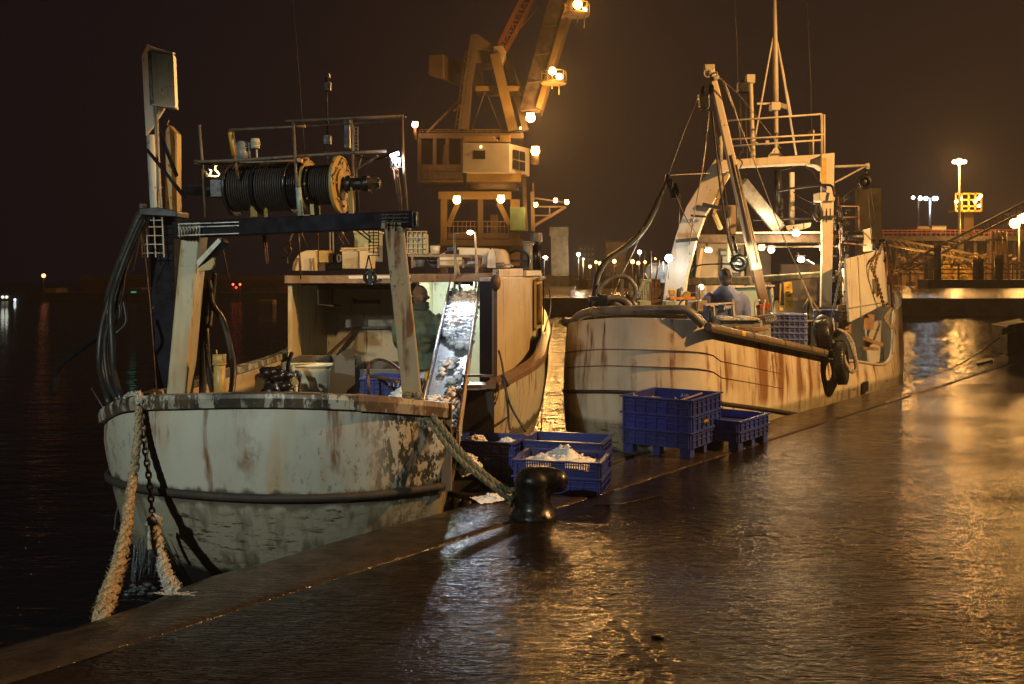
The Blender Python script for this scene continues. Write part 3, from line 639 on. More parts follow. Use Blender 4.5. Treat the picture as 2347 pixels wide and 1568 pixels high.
for i, (x0, x1, lab) in enumerate(((2052, 2110, "orange lit heap of nets and frames, left part of the yard"), (2148, 2200, "yellow lit frames behind the railing, middle of the yard"), (2203, 2250, "yellow pipework frame behind the railing, right part"), (2252, 2340, "orange lit pallets near the timber piles"))):
    m = MB(); Y = 100
    for k in range(26):
        x = random.uniform(x0, x1); y = random.uniform(575, 632); w = random.uniform(4, 18); h = random.uniform(1, 5)
        if k % 3 == 0: m.tube([P(x - w * .6, y + 6, Y), P(x - w * .4, y, Y), P(x + w * .4, y, Y), P(x + w * .6, y + 6, Y)], .12, 5)
        elif k % 3 == 1: m.bar(P(x - w / 2, y + random.uniform(-4, 4), Y + 1), P(x + w / 2, y, Y + 1), .2, .15)
        else: pbox(m, x, y, x + w * .5, y + h + 4, Y + 2, 1)
    for k in range(12): x = random.uniform(x0, x1); pbox(m, x, random.uniform(612, 628), x + random.uniform(5, 14), 653, Y + random.uniform(0, 2), 1.2)
    m.build("yard_gear", M['yellow'] if i in (1, 2) else M['wood'], label=lab, cat="gear", group="gear piled in the far yard")
light('POINT', P(2190, 585, 92.5), 900, SOD, .4); light('POINT', P(2080, 590, 96), 520, SOD, .4)
m = MB(); c = P(1660 + 600, 651, 95)
m.box(P(2085, 652, 95), .5, .5, .35); m.box(P(2092, 651, 95), .35, .4, .5, .4); m.bar(P(2095, 652, 95), P(2125, 648, 95), .08, .08); m.build("chain_heap", M['bgdark'], label="small dark heap of gear on the bright far quay", cat="gear")
# left background
t = thing("warehouse", P(480, 695, 80), "long dim red warehouse across the water beyond the gallows", "warehouse")
m = MB(); pbox(m, 185, 641, 668, 690, 80, 12); m.build("wall", M['redwall'], t); m = MB(); pbox(m, 180, 632, 672, 642, 79.6, 13); m.build("roof", M['brown'], t)
m = MB(); pbox(m, 440, 648, 520, 676, 79.9, .15); pbox(m, 560, 650, 640, 672, 79.9, .15); m.build("door", M['bgdark'], t)
t = thing("kiosk", P(305, 690, 78), "small kiosk with a green lit window in front of the red warehouse", "kiosk")
m = MB(); pbox(m, 294, 664, 322, 690, 78, 1.2); m.build("wall", M['bgdark'], t); m = MB(); pbox(m, 300, 668, 312, 677, 77.95, .03); m.build("window", emis((.12, .8, .5), .35), t)
m = MB(); pbox(m, 292, 660, 326, 664, 77.6, 2); m.build("roof", M['bgtan'], t)
for i, (x, y, c, s, r, lab) in enumerate(((534, 652, (1, .12, .06), 4, .09, "left red signal light under the gallows frame"), (550, 652, (1, .12, .06), 4, .09, "right red signal light under the gallows frame"), (541, 659, (1, .03, .02), 3, .10, "lower red signal light between the other two"), (100, 632, (1, .3, .12), 5, .16, "lone orange light at the left end of the red warehouse"), (6, 681, (.9, .9, .8), 1.2, .12, "leftmost white shore light"), (15, 681, (.9, 1, .8), 1.2, .12, "white shore light second from the left edge"), (34, 687, (.7, .9, 1), 2, .1, "bluish shore light third from the left edge"))):
    t = thing("signal_light", P(x, 692, 77), lab, "light", "lights on the far shore"); m = MB(); m.tube([P(x, 693, 77), P(x, y, 77)], .05, 6); m.build("pole", M['bgdark'], t)
    m = MB(); bulb(m, P(x, y, 76.9), r); m.build("lamp", emis(c, s), t)
random.seed(3)
for i, (x0, x1, lab) in enumerate(((-10, 70, "dim sheds by the white lights at the left edge"), (75, 180, "low dim sheds left of the red warehouse"))):
    m = MB()
    for k in range(8): x = random.uniform(x0, x1 - 20); pbox(m, x, random.uniform(660, 682), x + random.uniform(10, 30), 693, 78 + k * .7, 3)
    m.build("shed", M['bgtan'] if i else M['bgdark'], label=lab, cat="shed", group="sheds on the far shore")
t = thing("moored_launch", P(605, 710, 70), "small dim boat moored on the far shore", "boat")
m = MB(); m.prism(pt([(560, 708), (566, 716), (640, 716), (655, 706)], 70), (0, 1.6, 0)); m.build("hull", M['brown'], t, .05); m = MB(); pbox(m, 590, 688, 625, 708, 70.2, 1.2); m.build("cabin", M['bgtan'], t, .05)
# ---------------------------------------------------------------- haze
hz = NT("harbour_haze"); vp = hz.new("ShaderNodeVolumePrincipled"); vp.inputs["Density"].default_value = .0015; vp.inputs["Color"].default_value = (.80, .78, .80, 1); vp.inputs["Anisotropy"].default_value = .25
hz.n.remove(hz.b); hz.link(vp.outputs[0], hz.n["Material Output"].inputs["Volume"])
m = MB(); m.box((0, 105, 16), 420, 290, 41.5); m.build("haze", hz.m, kind="stuff")
# ---------------------------------------------------------------- boats: hull builder
def ring_rows(ring, cl0, cl1, rows, sub=4):
    """ring: rail points (xyz); cl0-cl1 centreline; rows: (fraction towards the centreline, z or function of rail z)"""
    c0 = Vector((cl0[0], cl0[1], 0)); c1 = Vector((cl1[0], cl1[1], 0)); ax = (c1 - c0); L = ax.length; ax /= L; out = []
    for p in ring:
        q = Vector((p.x, p.y, 0)); t = max(0, min(L, (q - c0).dot(ax))); c = c0 + ax * t
        col = [Vector((q.lerp(c, f).x, q.lerp(c, f).y, z(p.z) if callable(z) else z)) for f, z in rows]
        out.append(catmull(col, (len(col) - 1) * sub + 1) if sub > 1 else col)
    return [[col[k] for col in out] for k in range(len(out[0]))]
def level(ring, cl0, cl1, f, z): return ring_rows(ring, cl0, cl1, [(f, z), (f, z)], 1)[0]

# ================================================================= LEFT BOAT
def left_boat():
    T = thing("fishing_boat", (-1.5, 9, 0), "nearer fishing boat with worn pale green stern and a net drum on its gallows", "fishing boat")
    c0, c1 = (-1.75, 8.6), (-1.0, 17.4)
    segA = catmull([(-.75, 18.6, 1.5), (-2.0, 16.4, 1.2), (-2.6, 14.0, .92), (-2.74, 11.9, .72), (-2.9, 9.4, .70), (-3.02, 8.2, .68), P(243, 947, 7.5), P(290, 916, 7.05), P(440, 907, 6.78), P(640, 904, 6.66), P(850, 912, 6.76), P(1020, 927, 7.05)], 220)
    segB = [V(-.462, 7.10, .24), V(-.44, 7.5, .22), V(-.42, 8.0, .22), V(-.40, 8.68, .24)]
    segC = catmull([(-.15, 8.72, .70), P(1231, 827, 10.3), P(1249, 789, 11.6), P(1255, 750, 13.2), (.42, 15.2, 1.15), (.1, 17.0, 1.35), (-.75, 18.6, 1.5)], 44)
    ring = segA + segB + segC
    rows = [(0, lambda z: z - .02), (-.005, lambda z: z * .5 + .1), (.02, lambda z: .19), (.035, .05), (.075, -.2), (.135, -.42), (.27, -.68), (.55, -1.0)]
    R = ring_rows(ring, c0, c1, rows, 3)
    m = MB(); m.rings([list(r) for r in R][::-1], True, False, closed=False); m.build("hull", M['hullA'], T)
    inner = [level(ring, c0, c1, .045, lambda z: z - .02), level(ring, c0, c1, .055, lambda z: min(z, .2) - .001), level(ring, c0, c1, .085, lambda z: min(z, .04) - .002), level(ring, c0, c1, .13, -.20)]
    m = MB(); m.rings(inner, True, False, closed=False); m.build("inner_bulwark", M['house'], T)
    m = MB(); m.face([p + V(0, 0, .004) for p in inner[3]]); m.build("deck", M['bgdark'], T)
    prof = [(.045, -.085), (.055, -.02), (.045, .012), (-.065, .012), (-.075, -.05), (-.02, -.085)]
    m = MB(); m.sweep(segA, prof); m.build("bulwark_cap", M['capA'], T, .006)
    m = MB(); m.sweep(segC, [(.035, -.06), (.045, 0), (.035, .02), (-.09, .02), (-.09, -.04), (-.01, -.06)]); m.build("bulwark_cap", M['brown'], T, .006)
    # worn brown plate capping the starboard quarter and the post at the end of the bulwark
    m = MB(); m.sweep([p.copy() for p in segA[209:]], [(.047, -.088), (.058, -.02), (.048, .015), (-.068, .015), (-.068, .008), (.02, .008), (.03, -.088)]); m.build("quarter_plate", M['brownchip'], T)
    e = segA[-1]; m = MB(); m.bar(e + V(.01, .03, -.62), e + V(.01, .03, .01), .075, .05); m.build("bulwark_end_post", M['brown'], T, .008)
    rub = level(segA, c0, c1, .012, .17); rubp = [(.0, -.026), (.024, -.022), (.03, .006), (.018, .022), (0, .026)]
    m = MB(); m.sweep(rub, rubp, True); m.build("rubbing_strake", M['belt'], T)
    rub2 = level(segC, c0, c1, .02, lambda z: z - .36); m = MB(); m.sweep(rub2, rubp, True); m.build("rubbing_strake", M['belt'], T)
    seam = level(segA[110:], c0, c1, .0, lambda z: .43 + .15 * 0); 
    # dark after face beside the ice chute with its ledge
    m = MB(); m.hexa([V(-.43, 8.64, -.3), V(-.155, 8.64, -.3), V(-.155, 8.72, -.3), V(-.43, 8.72, -.3)], [V(-.43, 8.64, .66), V(-.155, 8.64, .66), V(-.155, 8.72, .66), V(-.43, 8.72, .66)]); m.build("after_face", M['belt'], T)
    m = MB(); m.box((-.29, 8.66, .70), .30, .22, .035); m.bar(V(-.41, 8.6, .71), V(-.41, 8.6, .79), .02, .02); m.bar(V(-.18, 8.6, .71), V(-.18, 8.6, .79), .02, .02); m.bar(V(-.43, 8.6, .79), V(-.16, 8.6, .79), .02, .02); m.build("ledge", M['brown'], T)
    # --- gallows: two leaning posts, beam, knee
    def post(b, tp, w, d, mt, nm="gallows_post"):
        m = MB(); m.bar(b, tp, d, w, V(1, .09, 0)); o = m.build(nm, M[mt], T, .012); return o
    bl, tl, br, tr = P(411, 925, 7.85), P(447, 535, 7.85), P(947, 925, 7.45), P(903, 512, 7.45)
    post(bl, tl, .142, .30, 'post'); post(br, tr, .142, .22, 'postR')
    m = MB(); m.prism([P(874, 506, 7.35), P(932, 505, 7.35), P(934, 524, 7.35), P(872, 525, 7.35)], (0, .3, 0)); m.build("post_collar", M['postR'], T, .01)
    a, b = P(404, 528, 7.72), P(952, 503, 7.42); d = (b - a).normalized()
    m = MB(); m.bar(a, b, .15, .125); m.build("gallows_beam", M['navy'], T, .008)
    m = MB(); pp = [P(408, 512, 7.62), P(457, 510, 7.6), P(459, 541, 7.6), P(410, 544, 7.62)]; m.prism(pp, (0, .03, 0)); m.build("beam_plate", M['post'], T)
    m = MB()
    for i in range(7): x = 413 + i * 7.5; m.tube([P(x, 513, 7.6), P(x + .5, 524, 7.58), P(x + .5, 543, 7.6)], .006, 5)
    for y in (514, 522, 540): m.bar(P(408, y, 7.6), P(548, y - 5, 7.55), .007, .007)
    m.build("beam_piping", M['steel'], T)
    m = MB(); m.hexa([P(919, 487, 7.3), P(956, 485, 7.25), P(956, 519, 7.25), P(919, 521, 7.3)], [p + V(0, .13, 0) for p in (P(919, 487, 7.3), P(956, 485, 7.25), P(956, 519, 7.25), P(919, 521, 7.3))]); m.build("beam_end_box", M['navy'], T, .006)
    m = MB(); q = [P(945.5, 486, 7.24), P(954.5, 485, 7.24), P(954.5, 519, 7.24), P(947, 519, 7.24)]; m.tube(q, .004, 5, closed=True); m.build("box_rim", M['steel'], T)
    m = MB(); m.prism([P(452, 613, 7.6), P(462, 617, 7.6), P(516, 556, 7.55), P(508, 546, 7.55)], (0, .12, 0)); m.build("knee_brace", M['navy'], T, .005)
    m = MB(); m.prism([P(451, 598, 7.56), P(454, 611, 7.56), P(507, 553, 7.53), P(500, 546, 7.53)], (0, .03, 0)); m.build("knee_face", M['white'], T)
    m = MB(); pprism(m, [(455, 612), (470, 604), (488, 590), (489, 608), (483, 618), (456, 623)], 7.58, .05); m.build("knee_gusset", M['yelpost'], T)
    m = MB()
    for i in range(2): m.tube(pt([(885 + i * 16, 525), (885 + i * 16, 507), (886 + i * 16, 490)], 7.3), .006, 5)
    for y in (492, 500, 510): m.bar(P(875, y, 7.28), P(936, y - 1, 7.28), .008, .008)
    m.build("collar_piping", M['darkwire'], T)
    # --- net drum on its shaft
    def drum():
        D = MB(); sh0, sh1 = P(432, 436, 8.02), P(868, 420, 7.72); ax = (sh1 - sh0).normalized()
        D.tube([sh0, sh1], .045, 12); o = D.build("net_drum", M['darksteel'], T)
        def at(x): f = (x - 432) / 436; return sh0.lerp(sh1, f)
        def flange(x, r, w, mt):
            k = MB(); k.cyl(at(x) - ax * w / 2, at(x) + ax * w / 2, r, n=40); k.torus(at(x) + ax * w / 2, ax, r * .97, .008, 40, 6)
            k.cyl(at(x), at(x) + ax * (w / 2 + .02), r * .55, n=28)
            for i in range(8): a = i * .785; _, s, u = frame(ax); c = at(x) + ax * (w / 2 + .01) + (s * math.cos(a) + u * math.sin(a)) * r * .75; k.cyl(c, c + ax * .015, .012, n=6)
            k.build("drum_flange", mt, o, .003)
        flange(541, .222, .02, M['darksteel']); flange(604, .215, .02, M['navy']); flange(676, .215, .02, M['blacksteel']); flange(712, .2, .018, M['yelpost']); flange(782, .226, .022, M['yelpost'])
        def wind(x0, x1, r, mt, pit=5.2):
            k = MB(); k.cyl(at(x0), at(x1), r - .008, n=32); n = int((x1 - x0) / pit)
            for i in range(n): k.torus(at(x0 + (i + .5) * pit), ax, r - .004 + .004 * noise.noise(V(i * .7, x0, 0)), .0085, 36, 6)
            k.build("wound_warp", mt, o)
        wind(544, 600, .183, M['darkwire']); wind(608, 672, .192, M['darkwire']); wind(680, 708, .18, M['blacksteel']); wind(716, 776, .155, M['darkwire'], 5)
        k = MB(); k.cyl(at(797), at(808), .07, n=16); k.cyl(at(808), at(832), .05, n=16); k.cyl(at(832), at(846), .062, n=16); k.cyl(at(846), at(871), .035, n=14)
        k.bar(at(850) - V(0, 0, .03), at(850) - V(0, 0, .075), .01, .01); k.bar(at(864) - V(0, 0, .03), at(864) - V(0, 0, .07), .008, .008); k.build("drum_motor", M['blacksteel'], o, .003)
        k = MB(); k.cyl(at(500), at(520), .05, n=14); k.cyl(at(470), at(500), .06, n=14); k.box(at(508), .12, .18, .14); k.build("drum_bearing", M['blacksteel'], o, .004)
        k = MB()
        for x, w in ((582, 13), (610, 5), (724, 20), (806, 10)): k.bar(at(x) - V(0, .02, .02), P(x, 500, 7.8), w * .0034, .05)
        k.build("drum_pedestal", M['yelpost'], o)
    drum()
    # --- rail frame over the drum
    m = MB(); R_ = lambda pts, r=.011: m.tube(pt(pts), r, 7)
    R_([(527, 298, 7.6), (672, 291, 7.55), (700, 289, 7.55)]); R_([(655, 278, 7.5), (925, 266, 7.4)]); R_([(690, 290, 8.0), (870, 280, 7.9), (930, 268, 7.6)], .008)
    R_([(527, 298, 7.6), (539, 370, 7.65), (546, 410, 7.7)], .012); R_([(534, 302, 7.7), (545, 380, 7.75)], .008); R_([(672, 276, 7.5), (678, 390, 7.5), (684, 495, 7.5)], .011)
    R_([(805, 272, 7.9), (808, 350, 7.9), (812, 486, 7.9)], .011); R_([(921, 266, 7.4), (925, 380, 7.4), (933, 490, 7.4)], .011)
    R_([(446, 369, 7.7), (460, 371, 7.65), (560, 367, 7.6), (700, 357, 7.5), (885, 346, 7.4)], .013); R_([(446, 374, 7.7), (480, 376, 7.7), (610, 371, 7.7), (680, 368, 7.7)], .01)
    R_([(457, 287, 7.8), (463, 360, 7.8), (471, 500, 7.8)], .011); m.tube(pt([(453, 287, 7.8), (457, 289, 7.8), (461, 287, 7.8)]), .006, 5)
    R_([(819, 391, 7.6), (866, 357, 7.5)], .011); R_([(820, 390, 7.8), (830, 355, 7.8)], .006)
    m.build("drum_guard_rail", M['guard'], T)
    m = MB(); m.tube(pt([(527, 303, 7.58), (536, 357, 7.62)]), .017, 8); m.build("yellow_sleeve", M['yellow'], T)
    m = MB(); m.tube(pt([(684, 430, 7.48), (689, 495, 7.48)]), .022, 8); m.build("post_sleeve", M['greencab'], T)
    m = MB(); m.tube(catmull(pt([(813, 352, 7.8), (830, 362, 7.7), (862, 366, 7.6), (900, 352, 7.45)]), 20), .009, 6); m.tube(catmull(pt([(745, 345), (749, 356), (752, 363), (765, 362)], 8.3), 12), .008, 5); m.build("lamp_cable", M['rubber'], T)
    # lamps
    m = MB(); m.sphere(P(487, 373.5, 8.75), .092, 1, 1, .22); m.build("work_lamp", M['bucket'], T); l = T.children[-1]
    lamp_o = [o for o in T.children if o.name.startswith("work_lamp")][0]
    m = MB(); m.cyl(P(487, 376, 8.75), P(487, 375, 8.75), .076, n=16); m.build("lamp_bulb", emis(WARM, 12), lamp_o)
    m = MB(); m.cyl(P(531, 372, 8.75), P(543, 374.5, 8.75), .01, n=8); m.build("lamp_bulb", emis(WARM, 4), lamp_o)
    light('SPOT', P(487, 384, 8.75), 560, (1, .66, .28), .05, target=V(-1.7, 12.4, .5), angle=78, blend=.5, parent=T)
    m = MB(); m.tube(catmull(pt([(497, 378), (493, 388), (503, 400), (494, 405), (482, 402), (484, 392), (478, 388)], 8.78), 30), .008, 6); m.tube(catmull(pt([(468, 392), (474, 398), (470, 404), (480, 403)], 8.78), 16), .011, 6); m.build("cable_coil", M['bucket'], lamp_o)
    m = MB(); m.hexa(*(lambda a: (a, [p + V(.0, .05, .02) for p in a]))([P(892, 354, 7.42), P(913, 346, 7.38), P(916, 355, 7.36), P(896, 363, 7.40)])); m.build("led_floodlight", M['darksteel'], T)
    lo = [o for o in T.children if o.name.startswith("led_floodlight")][0]
    m = MB(); m.face([p - V(0, .006, .002) for p in (P(893, 354.5, 7.42), P(903, 350, 7.40), P(906, 358, 7.39), P(897, 362, 7.40))][::-1]); m.face([p - V(0, .006, .002) for p in (P(904.5, 350, 7.40), P(913, 346.5, 7.38), P(915.5, 354, 7.36), P(907.5, 357.5, 7.39))][::-1]); m.build("led_panel", emis((.75, .82, 1), 60), lo)
    light('SPOT', P(906, 360, 7.36), 330, (.80, .88, 1), .04, target=V(.7, 11.5, .7), angle=74, blend=.6, parent=T)
    m = MB()
    for x in (897, 906, 915): m.bar(P(x, 364, 7.38), P(x + 1, 383, 7.38), .012, .012)
    for y in (365, 372, 383): m.bar(P(894, y, 7.38), P(919, y - 1, 7.38), .012, .012)
    m.build("lamp_bracket", M['white'], lo)
    m = MB(); m.tube(pt([(908, 383), (915, 440), (918, 495)], 7.42), .015, 8); m.tube(pt([(901, 383), (910, 440), (915, 470)], 7.46), .008, 6); m.build("lamp_pole", M['rustrail'], lo)
    # tanks and domes above the drum
    m = MB(); m.cyl(P(555, 372, 8.1), P(555, 330, 8.1), .049, n=18); m.cyl(P(555, 330, 8.1), P(555, 324, 8.1), .049, .03, 18); m.tube(pt([(570, 326), (573, 372)], 8.1), .01, 6); m.torus(P(555, 340, 8.1), (0, 0, 1), .05, .005, 20, 5); m.torus(P(555, 358, 8.1), (0, 0, 1), .05, .005, 20, 5); m.build("air_bottle", M['tub'], T)
    m = MB(); m.cyl(P(585, 341, 8.1), P(585, 331, 8.1), .036, n=16); m.cyl(P(585, 331, 8.1), P(585, 318, 8.1), .04, .034, 16); m.torus(P(585, 331, 8.1), (0, 0, 1), .037, .005, 18, 5); m.tube(pt([(588, 341), (590, 385)], 8.1), .008, 6); m.build("antenna_dome", M['bucket'], T)
    m = MB(); m.tube(pt([(748, 172), (749, 230), (751, 320)], 8.6), .009, 7); pbox(m, 742, 168, 754, 176, 8.55, .06); pbox(m, 744, 188, 757, 206, 8.55, .06); pbox(m, 742, 310, 757, 330, 8.55, .06); m.tube(catmull(pt([(746, 330), (746, 345), (756, 352), (764, 364)], 8.6), 14), .007, 5); m.tube(catmull(pt([(752, 330), (752, 352), (748, 370)], 8.6), 10), .007, 5); m.build("signal_mast", M['darksteel'], T)
    m = MB(); m.tube(pt([(670, 0), (682, 130), (694, 290), (701, 390)], 9.0), .0035, 5); m.build("whip_aerial", M['darkwire'], T)
    m = MB(); pbox(m, 789, 272, 801, 338, 8.5, .1); m.tube(pt([(811, 345), (818, 486)], 8.5), .024, 8); m.build("exhaust_stack", M['darksteel'], T)
    m = MB()
    for x in (806, 811, 820): m.bar(P(x, 277 + (x - 806), 8.45), P(x, 345, 8.45), .006, .006)
    for i in range(7): m.bar(P(804, 292 + i * 8, 8.45), P(822, 292 + i * 8, 8.45), .006, .006)
    m.build("ladder_cage", M['rail'], T)
    m = MB(); pbox(m, 675, 358, 690, 372, 8.0, .08); m.tube(pt([(690, 361), (706, 364), (708, 378)], 8.0), .012, 6); pbox(m, 640, 370, 668, 380, 8.1, .1); m.build("orange_float", M['orange'], T)
    m = MB(); pbox(m, 690, 492, 716, 501, 7.7, .1); m.build("orange_block", M['orange'], T)
    # --- mast at left with the folded panel box
    m = MB(); m.tube(pt([(346, 310, 8.4), (351, 400, 8.4), (357, 478, 8.4)], 8.4), [.037, .04, .044], 14); pprism(m, [(334, 311), (324, 128), (337, 101), (350, 107), (397, 122), (377, 247), (364, 269), (350, 291)], 8.42, .035); m.build("mast", M['white'], T, .003)
    mo = [o for o in T.children if o.name.startswith("mast")][0]
    m = MB(); f0 = [P(346, 115, 8.25), P(397, 123, 8.22), P(402, 246, 8.22), P(352, 240, 8.25)]; m.hexa(f0[::-1], [p + V(-.03, .16, 0) for p in f0][::-1]); m.build("panel_box", M['beige'], mo, .004)
    m = MB(); m.bar(P(345, 114, 8.22), P(399, 122.5, 8.2), .05, .012); m.bar(P(351, 240.5, 8.22), P(403.5, 247, 8.2), .05, .012); m.build("panel_edge", M['white'], mo)
    m = MB(); m.prism([P(338, 116, 8.27), P(345, 116, 8.27), P(351, 240, 8.27), P(343, 240, 8.27)], (0, .1, 0)); m.build("panel_side", M['blacksteel'], mo)
    m = MB(); m.tube(pt([(359, 240), (362, 330), (366, 430), (371, 500)], 8.3), .012, 6); m.tube(pt([(353, 245), (358, 330), (362, 480)], 8.3), .008, 6); m.bar(P(354, 430, 8.3), P(372, 430, 8.3), .01, .01); m.build("mast_cable", M['rail'], mo)
    m = MB()
    m.bar(P(336, 342, 8.2), P(425, 453, 8.0), .02, .02); m.bar(P(372, 320, 8.2), P(405, 404, 8.1), .02, .02); m.bar(P(345, 352, 8.2), P(418, 450, 8.0), .012, .012); m.bar(P(366, 296, 8.2), P(407, 402, 8.1), .012, .012); m.build("mast_stay", M['darksteel'], mo)
    m = MB(); m.prism(pt([(378, 497), (379, 300), (387, 286), (405, 306), (406, 505)], 8.55), (0, .12, 0)); m.tube(pt([(383, 288), (387, 275)], 8.55), .006, 5); m.build("timber_post", M['yelpost'], T, .006)
    m = MB(); m.prism(pt([(340, 487), (398, 484), (402, 905), (352, 905)], 8.45), (.02, .3, 0)); m.build("mast_casing", M['navy'], T, .01)
    m = MB(); m.prism(pt([(318, 478), (362, 475), (406, 485), (406, 497), (318, 492)], 8.2), (0, .3, 0)); pbox(m, 318, 466, 330, 478, 8.2, .06); m.build("casing_platform", M['darksteel'], T, .005)
    m = MB()
    for x in (321, 334, 352, 371): m.bar(P(x, 492, 8.25), P(x + 5, 590, 8.25), .008, .008)
    for y in (505, 520, 540, 560, 580): m.bar(P(321, y, 8.25), P(374, y, 8.25), .007, .007)
    m.build("casing_ladder", M['rail'], T)
    # --- deckhouse
    Zr = lambda Y: EYE - (632 - HY) * Y / F
    def wall(name, pts, th, mt, **k):
        m = MB(); m.prism([Vector(p) for p in pts], th); return m.build(name, M[mt], T, **k)
    wall("side_wall", [V(-2.56, 11.6, -.2), V(-2.50, 13.6, -.2), V(-2.50, 13.6, 1.6), V(-2.56, 11.6, 1.6)], (-.05, 0, 0), 'house')
    wall("back_wall", [V(-2.5, 13.45, -.2), V(-1.2, 13.45, -.2), V(-1.2, 13.45, 1.6), V(-2.5, 13.45, 1.6)], (0, .06, 0), 'house')
    wall("shelf_wall", [V(-2.49, 13.30, .42), V(-1.25, 13.30, .42), V(-1.25, 13.30, .93), V(-2.3, 13.30, .93)], (0, .14, 0), 'house')
    m = MB(); m.bar(V(-2.45, 13.0, .55), V(-2.05, 13.25, .94), .06, .03); m.bar(V(-2.05, 13.25, .94), V(-1.2, 13.25, .94), .06, .03); m.build("coaming_rail", M['brown'], T)
    m = MB(); m.box((-1.96, 13.4, 1.28), .34, .04, .045); m.cyl(V(-2.14, 13.4, 1.28), V(-2.1, 13.4, 1.28), .04, n=10); m.cyl(V(-1.8, 13.4, 1.28), V(-1.78, 13.4, 1.28), .035, n=10); m.tube([V(-2.42, 13.4, 1.45), V(-2.42, 13.4, 1.25), V(-2.3, 13.4, 1.22)], .012, 5); m.build("wall_cleat", M['belt'], T)
    wall("partition", [V(-1.18, 12.3, -.2), V(-1.12, 13.6, -.2), V(-1.12, 13.6, 1.6), V(-1.18, 12.3, 1.6)], (.04, 0, 0), 'house')  # hidden wall added to keep the room lamp's light to starboard
    wall("lit_wall", [V(-1.1, 13.6, -.2), V(.3, 13.6, -.2), V(.3, 13.6, 1.6), V(-1.1, 13.6, 1.6)], (0, .05, 0), 'white')
    m = MB(); m.prism([V(-2.62, 11.55, 1.60), V(-1.15, 11.45, 1.61), V(-.25, 11.30, 1.63), V(.14, 11.28, 1.63), V(.36, 12.4, 1.63), V(.3, 15.5, 1.63), V(-2.45, 15.5, 1.60)], (0, 0, .035)); m.prism([V(-.30, 9.2, 1.60), V(-.15, 9.2, 1.60), V(.16, 11.27, 1.60), V(-.08, 11.27, 1.60)], (0, 0, .03)); m.build("roof", M['white'], T)
    m = MB(); m.prism([V(-2.63, 11.50, 1.55), V(-1.16, 11.50, 1.55), V(-1.16, 11.50, 1.642), V(-2.63, 11.50, 1.642)], (0, .045, 0)); m.prism([V(-1.16, 11.40, 1.56), V(-.15, 11.24, 1.58), V(-.15, 11.24, 1.675), V(-1.16, 11.40, 1.655)], (0, .045, 0)); m.build("roof_fascia", M['brown'], T, .006)
    m = MB(); m.prism([V(-2.55, 12.0, 1.52), V(-2.0, 12.0, 1.52), V(-2.0, 12.0, 1.55), V(-2.55, 12.0, 1.55)], (0, .1, 0)); m.bar(V(-2.3, 11.9, 1.5), V(-1.3, 11.9, 1.5), .05, .05); m.tube([V(-2.28, 11.7, 1.56), V(-2.28, 11.7, 1.3), V(-2.1, 11.7, 1.28)], .012, 6); m.build("roof_beam", M['belt'], T)
    # starboard side wall, slightly bowed
    a = [V(-.135, 9.15, 0), V(.02, 10.2, 0), V(.17, 11.2, 0), V(.33, 12.4, 0)]; wl = catmull(a, 12)
    m = MB(); m.rings([[p + V(0, 0, .50), p + V(0, 0, 1.62), p + V(-.05, .01, 1.62), p + V(-.05, .01, .50)] for p in wl], False, True); m.build("starboard_wall", M['house'], T)
    b = catmull([V(.36, 12.4, 0), V(.40, 13.2, 0), V(.38, 14.6, 0)], 8)
    m = MB(); m.rings([[p + V(0, 0, .5), p + V(0, 0, 1.66), p + V(-.05, 0, 1.66), p + V(-.05, 0, .5)] for p in b], False, True); m.build("starboard_wall", M['house'], T)
    m = MB(); m.prism([V(-.30, 9.20, .66), V(-.145, 9.17, .66), V(-.145, 9.17, 1.60), V(-.30, 9.20, 1.60)], (0, .05, 0)); m.build("dark_doorway", M['ink'], T)
    m = MB(); m.bar(V(-.15, 9.12, .60), V(-.15, 9.12, 1.60), .03, .03); m.sphere(P(1136, 648, 9.1), .05, 1, 1, 1.5); m.build("corner_post", M['brown'], T)
    m = MB(); m.prism([V(-.12, 9.2, 1.64), V(.12, 10.9, 1.64), V(.12, 10.9, 1.72), V(-.12, 9.2, 1.71)], (-.06, 0, 0)); m.build("roof_upstand", M['house'], T)
    m = MB(); m.prism([V(.16, 10.95, 1.64), V(.36, 12.3, 1.64), V(.36, 12.3, 1.70), V(.16, 10.95, 1.70)], (-.3, 0, 0)); m.build("roof_upstand", M['white'], T)
    # tall window in the side wall
    wa, wb = V(.262, 11.72, 0), V(.345, 12.32, 0); n = V(.992, -.13, 0)
    m = MB(); z0, z1 = 1.02, 1.555
    for p, q in ((wa + V(0, 0, z0), wb + V(0, 0, z0)), (wa + V(0, 0, z1), wb + V(0, 0, z1)), (wa + V(0, 0, z0), wa + V(0, 0, z1)), (wb + V(0, 0, z0), wb + V(0, 0, z1))): m.bar(p + n * .012, q + n * .012, .03, .035)
    wo = m.build("window", M['yelpost'], T)
    m = MB(); m.face([wa + n * .008 + V(0, 0, z0), wb + n * .008 + V(0, 0, z0), wb + n * .008 + V(0, 0, z1), wa + n * .008 + V(0, 0, z1)]); m.build("window_pane", M['window'], wo)
    m = MB(); m.tube([wa + n * .03 + V(0, 0, z1 + .03), wb + n * .06 + V(0, .05, z1 + .05)], .022, 8); m.build("window_hood", M['brown'], wo)
    m = MB(); m.tube(catmull([wb + n * .06 + V(0, .1, 1.58), wb + n * .10 + V(.03, .4, 1.45), wb + n * .12 + V(.03, .5, 1.2), wb + n * .1 + V(-.05, -.1, .95)], 20), .008, 5); m.build("side_cable", M['hose'], T)
    # room lamp
    m = MB(); m.bar(P(1052, 652, 12.6), P(1092, 651, 12.6), .05, .04); m.build("tube_lamp", emis((.80, 1.0, .86), 14), T)
    light('POINT', V(-.55, 12.7, 1.45), 44, (.84, 1.0, .74), .12, parent=T); 0
    # --- port side gear: hoses, vent, aerial pole
    m = MB()
